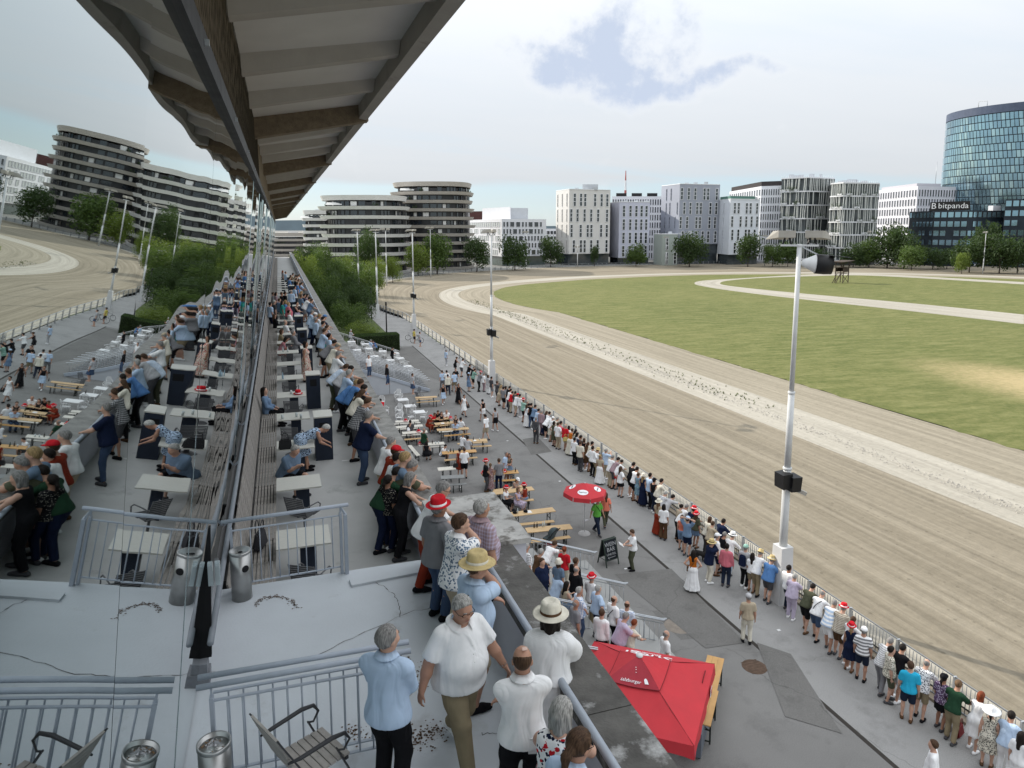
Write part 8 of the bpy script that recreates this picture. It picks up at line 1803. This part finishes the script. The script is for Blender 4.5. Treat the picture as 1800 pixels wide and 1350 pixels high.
def extras():
    by = {d['where']: d for d in CROWD if d['where']}
    def strap(d, label, col='black', side=1, bag=False):
        """a strap over one shoulder, lying on the shirt"""
        I, s = d['I'], d['s']; T = I['T']; hv = BUILD[d['b']][1]; e = .045 + .05 * hv; pts = []
        for a in np.linspace(0, 2 * math.pi, 25):
            x = side * (.13 * math.cos(a) - .0); z = 1.22 + .235 * math.cos(a); y = -.005 + (.135 + e) * math.sin(a) * (1 - .25 * abs(math.cos(a))) + .02 * hv; pts.append(tuple(T(x, y, z)))
        mb = MB(); mb.tube(pts, .013, 5, cap=False); t = thing('shoulder_bag', label, 'bag', d['loc'], R(d['head'] - 90), 'bags carried by spectators'); t.scale = d['root'].scale; link('strap', mb, cloth(CLR[col]), t)
        p = Vector(T(-side * .20, .02, 1.0)); k = MB(); k.hexa([tuple(p + Vector(v)) for v in ((-.04, -.10, -.14), (.04, -.10, -.14), (.04, .10, -.14), (-.04, .10, -.14), (-.035, -.09, .06), (.035, -.09, .06), (.035, .09, .06), (-.035, .09, .06))]); link('bag_body', k, cloth(CLR[col]), t)
    for w, lb, c in (('with a dark strap over the shoulder', 'dark shoulder bag strap across the straw hatted person', 'black'), ('with a black strap across the back', 'black shoulder bag strap over a white back at the rail', 'black'), ('with black shoulder strap on the steps', 'black shoulder bag of a person on the near steps', 'black'), ('with a brown bag', 'brown bag carried by a strolling person in black top', 'brown')):
        if w in by: strap(by[w], lb, c)
    lime = next(d for d in CROWD if d['top'][1] == 'lime'); strap(lime, 'black bag strap across the bright green tee', 'black'); org = next(d for d in CROWD if d['top'][1] == 'orange' and d['bot'][1] == 'white'); strap(org, 'brown shoulder bag of the person in white long skirt', 'brown')
    # the plaster, the folded paper, watches, eyes, collars
    d = by['with a plaster on the crown']; H = d['I']['H']; k = MB(); c = Vector(H(.02, -.035, .236)); u, v = Vector(H(.05, -.025, .235)) - Vector(H(.02, -.035, .236)), Vector(H(.02, -.005, .242)) - Vector(H(.02, -.035, .236)); u.normalize(); v.normalize(); nn = u.cross(v).normalized(); nn = nn if nn.z > 0 else -nn; c += nn * .004; k.hexa([c - u * .022 - v * .018, c + u * .022 - v * .018, c + u * .022 + v * .018, c - u * .022 + v * .018] + [c - u * .022 - v * .018 + nn * .004, c + u * .022 - v * .018 + nn * .004, c + u * .022 + v * .018 + nn * .004, c - u * .022 + v * .018 + nn * .004]); link('plaster', k, M('plaster_tan', (.62, .45, .38), .8, .05, 10), d['root'])
    t = thing('folded_paper', 'folded white race paper in the back pocket', 'paper', d['loc'], R(d['head'] - 90)); t.scale = d['root'].scale; k = MB(); k.hexa([(.02, -.155, .86), (.11, -.155, .85), (.11, -.140, .85), (.02, -.140, .86), (.03, -.170, 1.02), (.10, -.170, 1.01), (.10, -.155, 1.01), (.03, -.155, 1.02)]); link('sheet', k, PLASW, t)
    for d in CROWD:
        if not d.get('fingers'): continue
        I = d['I']; H = I['H']; r = d['root']
        for sx in (-1, 1):
            k = MB(); k.lathe([(0, -.011), (.008, -.008), (.011, 0), (.008, .008), (0, .011)], 10, tuple(H(.032 * sx, .083, .115))); link('eye', k, M('eye_white', (.6, .58, .55), .2, 0), r); k = MB(); q = Vector(H(.032 * sx, .0935, .114)); k.lathe([(0, -.004), (.0045, 0), (0, .004)], 8, tuple(q)); link('iris', k, M('iris_dark', (.03, .025, .02), .2, 0), r)
            k = MB(); k.tube([H(.016 * sx, .103, .137), H(.034 * sx, .103, .142), H(.052 * sx, .090, .136)], [.004, .005, .003], 6); link('eyebrow', k, hairm(d['hair'][1]), r)
        k = MB(); k.tube([H(-.022, .098, .040), H(-.008, .106, .044), H(.008, .106, .044), H(.022, .098, .040)], [.002, .005, .005, .002], 6); link('lips', k, M('lips', (.33, .13, .11), .5, .1, 20), r)
        if d['top'][0] in ('shirt', 'long') or (d['top'][0] == 'tee' and d['b'] == 'm' and d['hair'][0] == 'bald'):
            T = I['T']; c2 = CLR[d['top'][1]]; k = MB(); n_ = 22; hv = BUILD[d['b']][1]; vs = []
            for i in range(n_ + 1):
                a = R(-62 + (304) * i / n_) + math.pi / 2 + R(31 + 62 * 0); a = math.pi / 2 + R(28) + (2 * math.pi - R(56)) * i / n_; rx, ry = .075 + .015 * hv, .072 + .015 * hv; f = math.sin(a); zz = 1.525 - .045 * max(f, 0)
                vs += [tuple(T(rx * math.cos(a), .012 + ry * math.sin(a), zz)), tuple(T(rx * .93 * math.cos(a), .012 + ry * .93 * math.sin(a), zz + .028)), tuple(T(rx * 1.42 * math.cos(a), .006 + ry * 1.42 * math.sin(a) + .008 * f, zz - .022 - .022 * max(f, 0)))]
            k.add(vs, [q for i in range(n_) for q in ((3 * i, 3 * i + 3, 3 * i + 4, 3 * i + 1), (3 * i + 1, 3 * i + 4, 3 * i + 5, 3 * i + 2))], 0, True); link('collar', k, cloth(c2), r)
        for q in 'lr':
            if q == 'r': continue
            if d['b'] in ('m', 'h', 'hh') and d['top'][0] != 'long':
                w = Vector(I['wrist' + q]); dd = Vector(I['dir' + q]); k = MB(); k.tube([w - dd * .035, w - dd * .012], .034, 12); link('wristwatch', k, STEEL if d['b'] == 'hh' else BLACKM, r)
    d = by['walking towards the camera']; T = d['I']['T']
    for i in range(6): k = MB(); k.lathe([(0, .004), (.006, .002), (.006, -.002), (0, -.004)], 8, (0, 0, 0)); o = link('button', k, PLASW, d['root'], tuple(T(.0, .275 - .02 * abs(i - 3), 1.36 - i * .075))); o.rotation_euler = (R(90), 0, 0)
    # bicycles at the fence
    for px, py, lb in ((733, 603, 'bicycle held by the person in light grey at the fence'), (724, 598, 'bicycle of the person in yellow at the fence')):
        x, y, _ = g(px, py); t = thing('bicycle', lb, 'bicycle', (min(x, 17.6), y, 0), R(70), 'bicycles at the fence')
        for sy in (-.52, .52): k = MB(); k.lathe([(.30, -.012), (.34, -.016), (.34, .016), (.30, .012), (.30, -.012)], 20); o = link('wheel', k, BLACKM, t, (0, sy, .34)); o.rotation_euler = (0, R(90), 0)
        k = MB(); k.tube([(0, -.52, .34), (0, -.15, .85)], .016, 6); k.tube([(0, -.15, .80), (0, .40, .82), (0, .52, .34)], .016, 6); k.tube([(0, .40, .80), (0, 0, .30), (0, -.17, .80)], .018, 6); k.tube([(0, -.52, .34), (0, 0, .30)], .014, 6); link('frame', k, M('bike_frame', (.05, .06, .07), .4, .1, 3), t); k = MB(); k.tube([(-.27, .36, 1.0), (0, .42, .98), (.27, .36, 1.0)], .014, 6); link('handlebar', k, BLACKM, t); k = MB(); k.hexa([(-.07, -.30, .9), (.07, -.30, .9), (.03, -.02, .9), (-.03, -.02, .9), (-.07, -.30, .95), (.07, -.30, .95), (.03, -.02, .95), (-.03, -.02, .95)]); link('saddle', k, BLACKM, t)
    # a white tote for the paper reader, rucksack
    d = by['by the chalkboard']; x, y, z = d['loc']; handbag(x + .12, y + .28, .72, 'white tote bag hanging from the paper reader', cloth(CLR['white']), 1.15, R(75)); t = thing('race_paper', 'race paper in the hands of the person at the chalkboard', 'paper', (x, y, 0), R(d['head'] - 90)); k = MB(); k.hexa([(-.16, .42, 1.10), (.12, .42, 1.10), (.12, .60, 1.22), (-.16, .60, 1.22), (-.16, .41, 1.11), (.12, .41, 1.11), (.12, .59, 1.23), (-.16, .59, 1.23)]); link('sheet', k, PLASW, t)
    d = by['with a navy rucksack']; t = thing('rucksack', 'navy rucksack on a grey shirted back at the rail', 'rucksack', d['loc'], R(d['head'] - 90)); k = MB(); k.hexa([(-.15, -.31, 1.0), (.15, -.31, 1.0), (.15, -.15, 1.0), (-.15, -.15, 1.0), (-.12, -.27, 1.45), (.12, -.27, 1.45), (.12, -.14, 1.45), (-.12, -.14, 1.45)]); me = k.mesh('pack'); bm = bmesh.new(); bm.from_mesh(me); bmesh.ops.bevel(bm, geom=bm.edges[:], offset=.04, segments=2, affect='EDGES'); bm.to_mesh(me); bm.free(); link('pack', me, cloth(CLR['navy']), t)
    d = by['with a straw yellow bag at the rail']; x, y, z = d['loc']; handbag(x - .25, y - .1, .75, 'straw yellow bag hanging at a white tee', M('straw_bag', (.55, .45, .16), .8, .2, 20), 1.1)
    d = next(q for q in CROWD if q['bot'] == ('dress', 'white') and q['pose'] == 'walk'); x, y, z = d['loc']; handbag(x + .28, y + .05, .62, 'black handbag carried beside the white dress', M('black_leather', (.012, .012, .013), .45, .1, 4), 1.1)
extras()
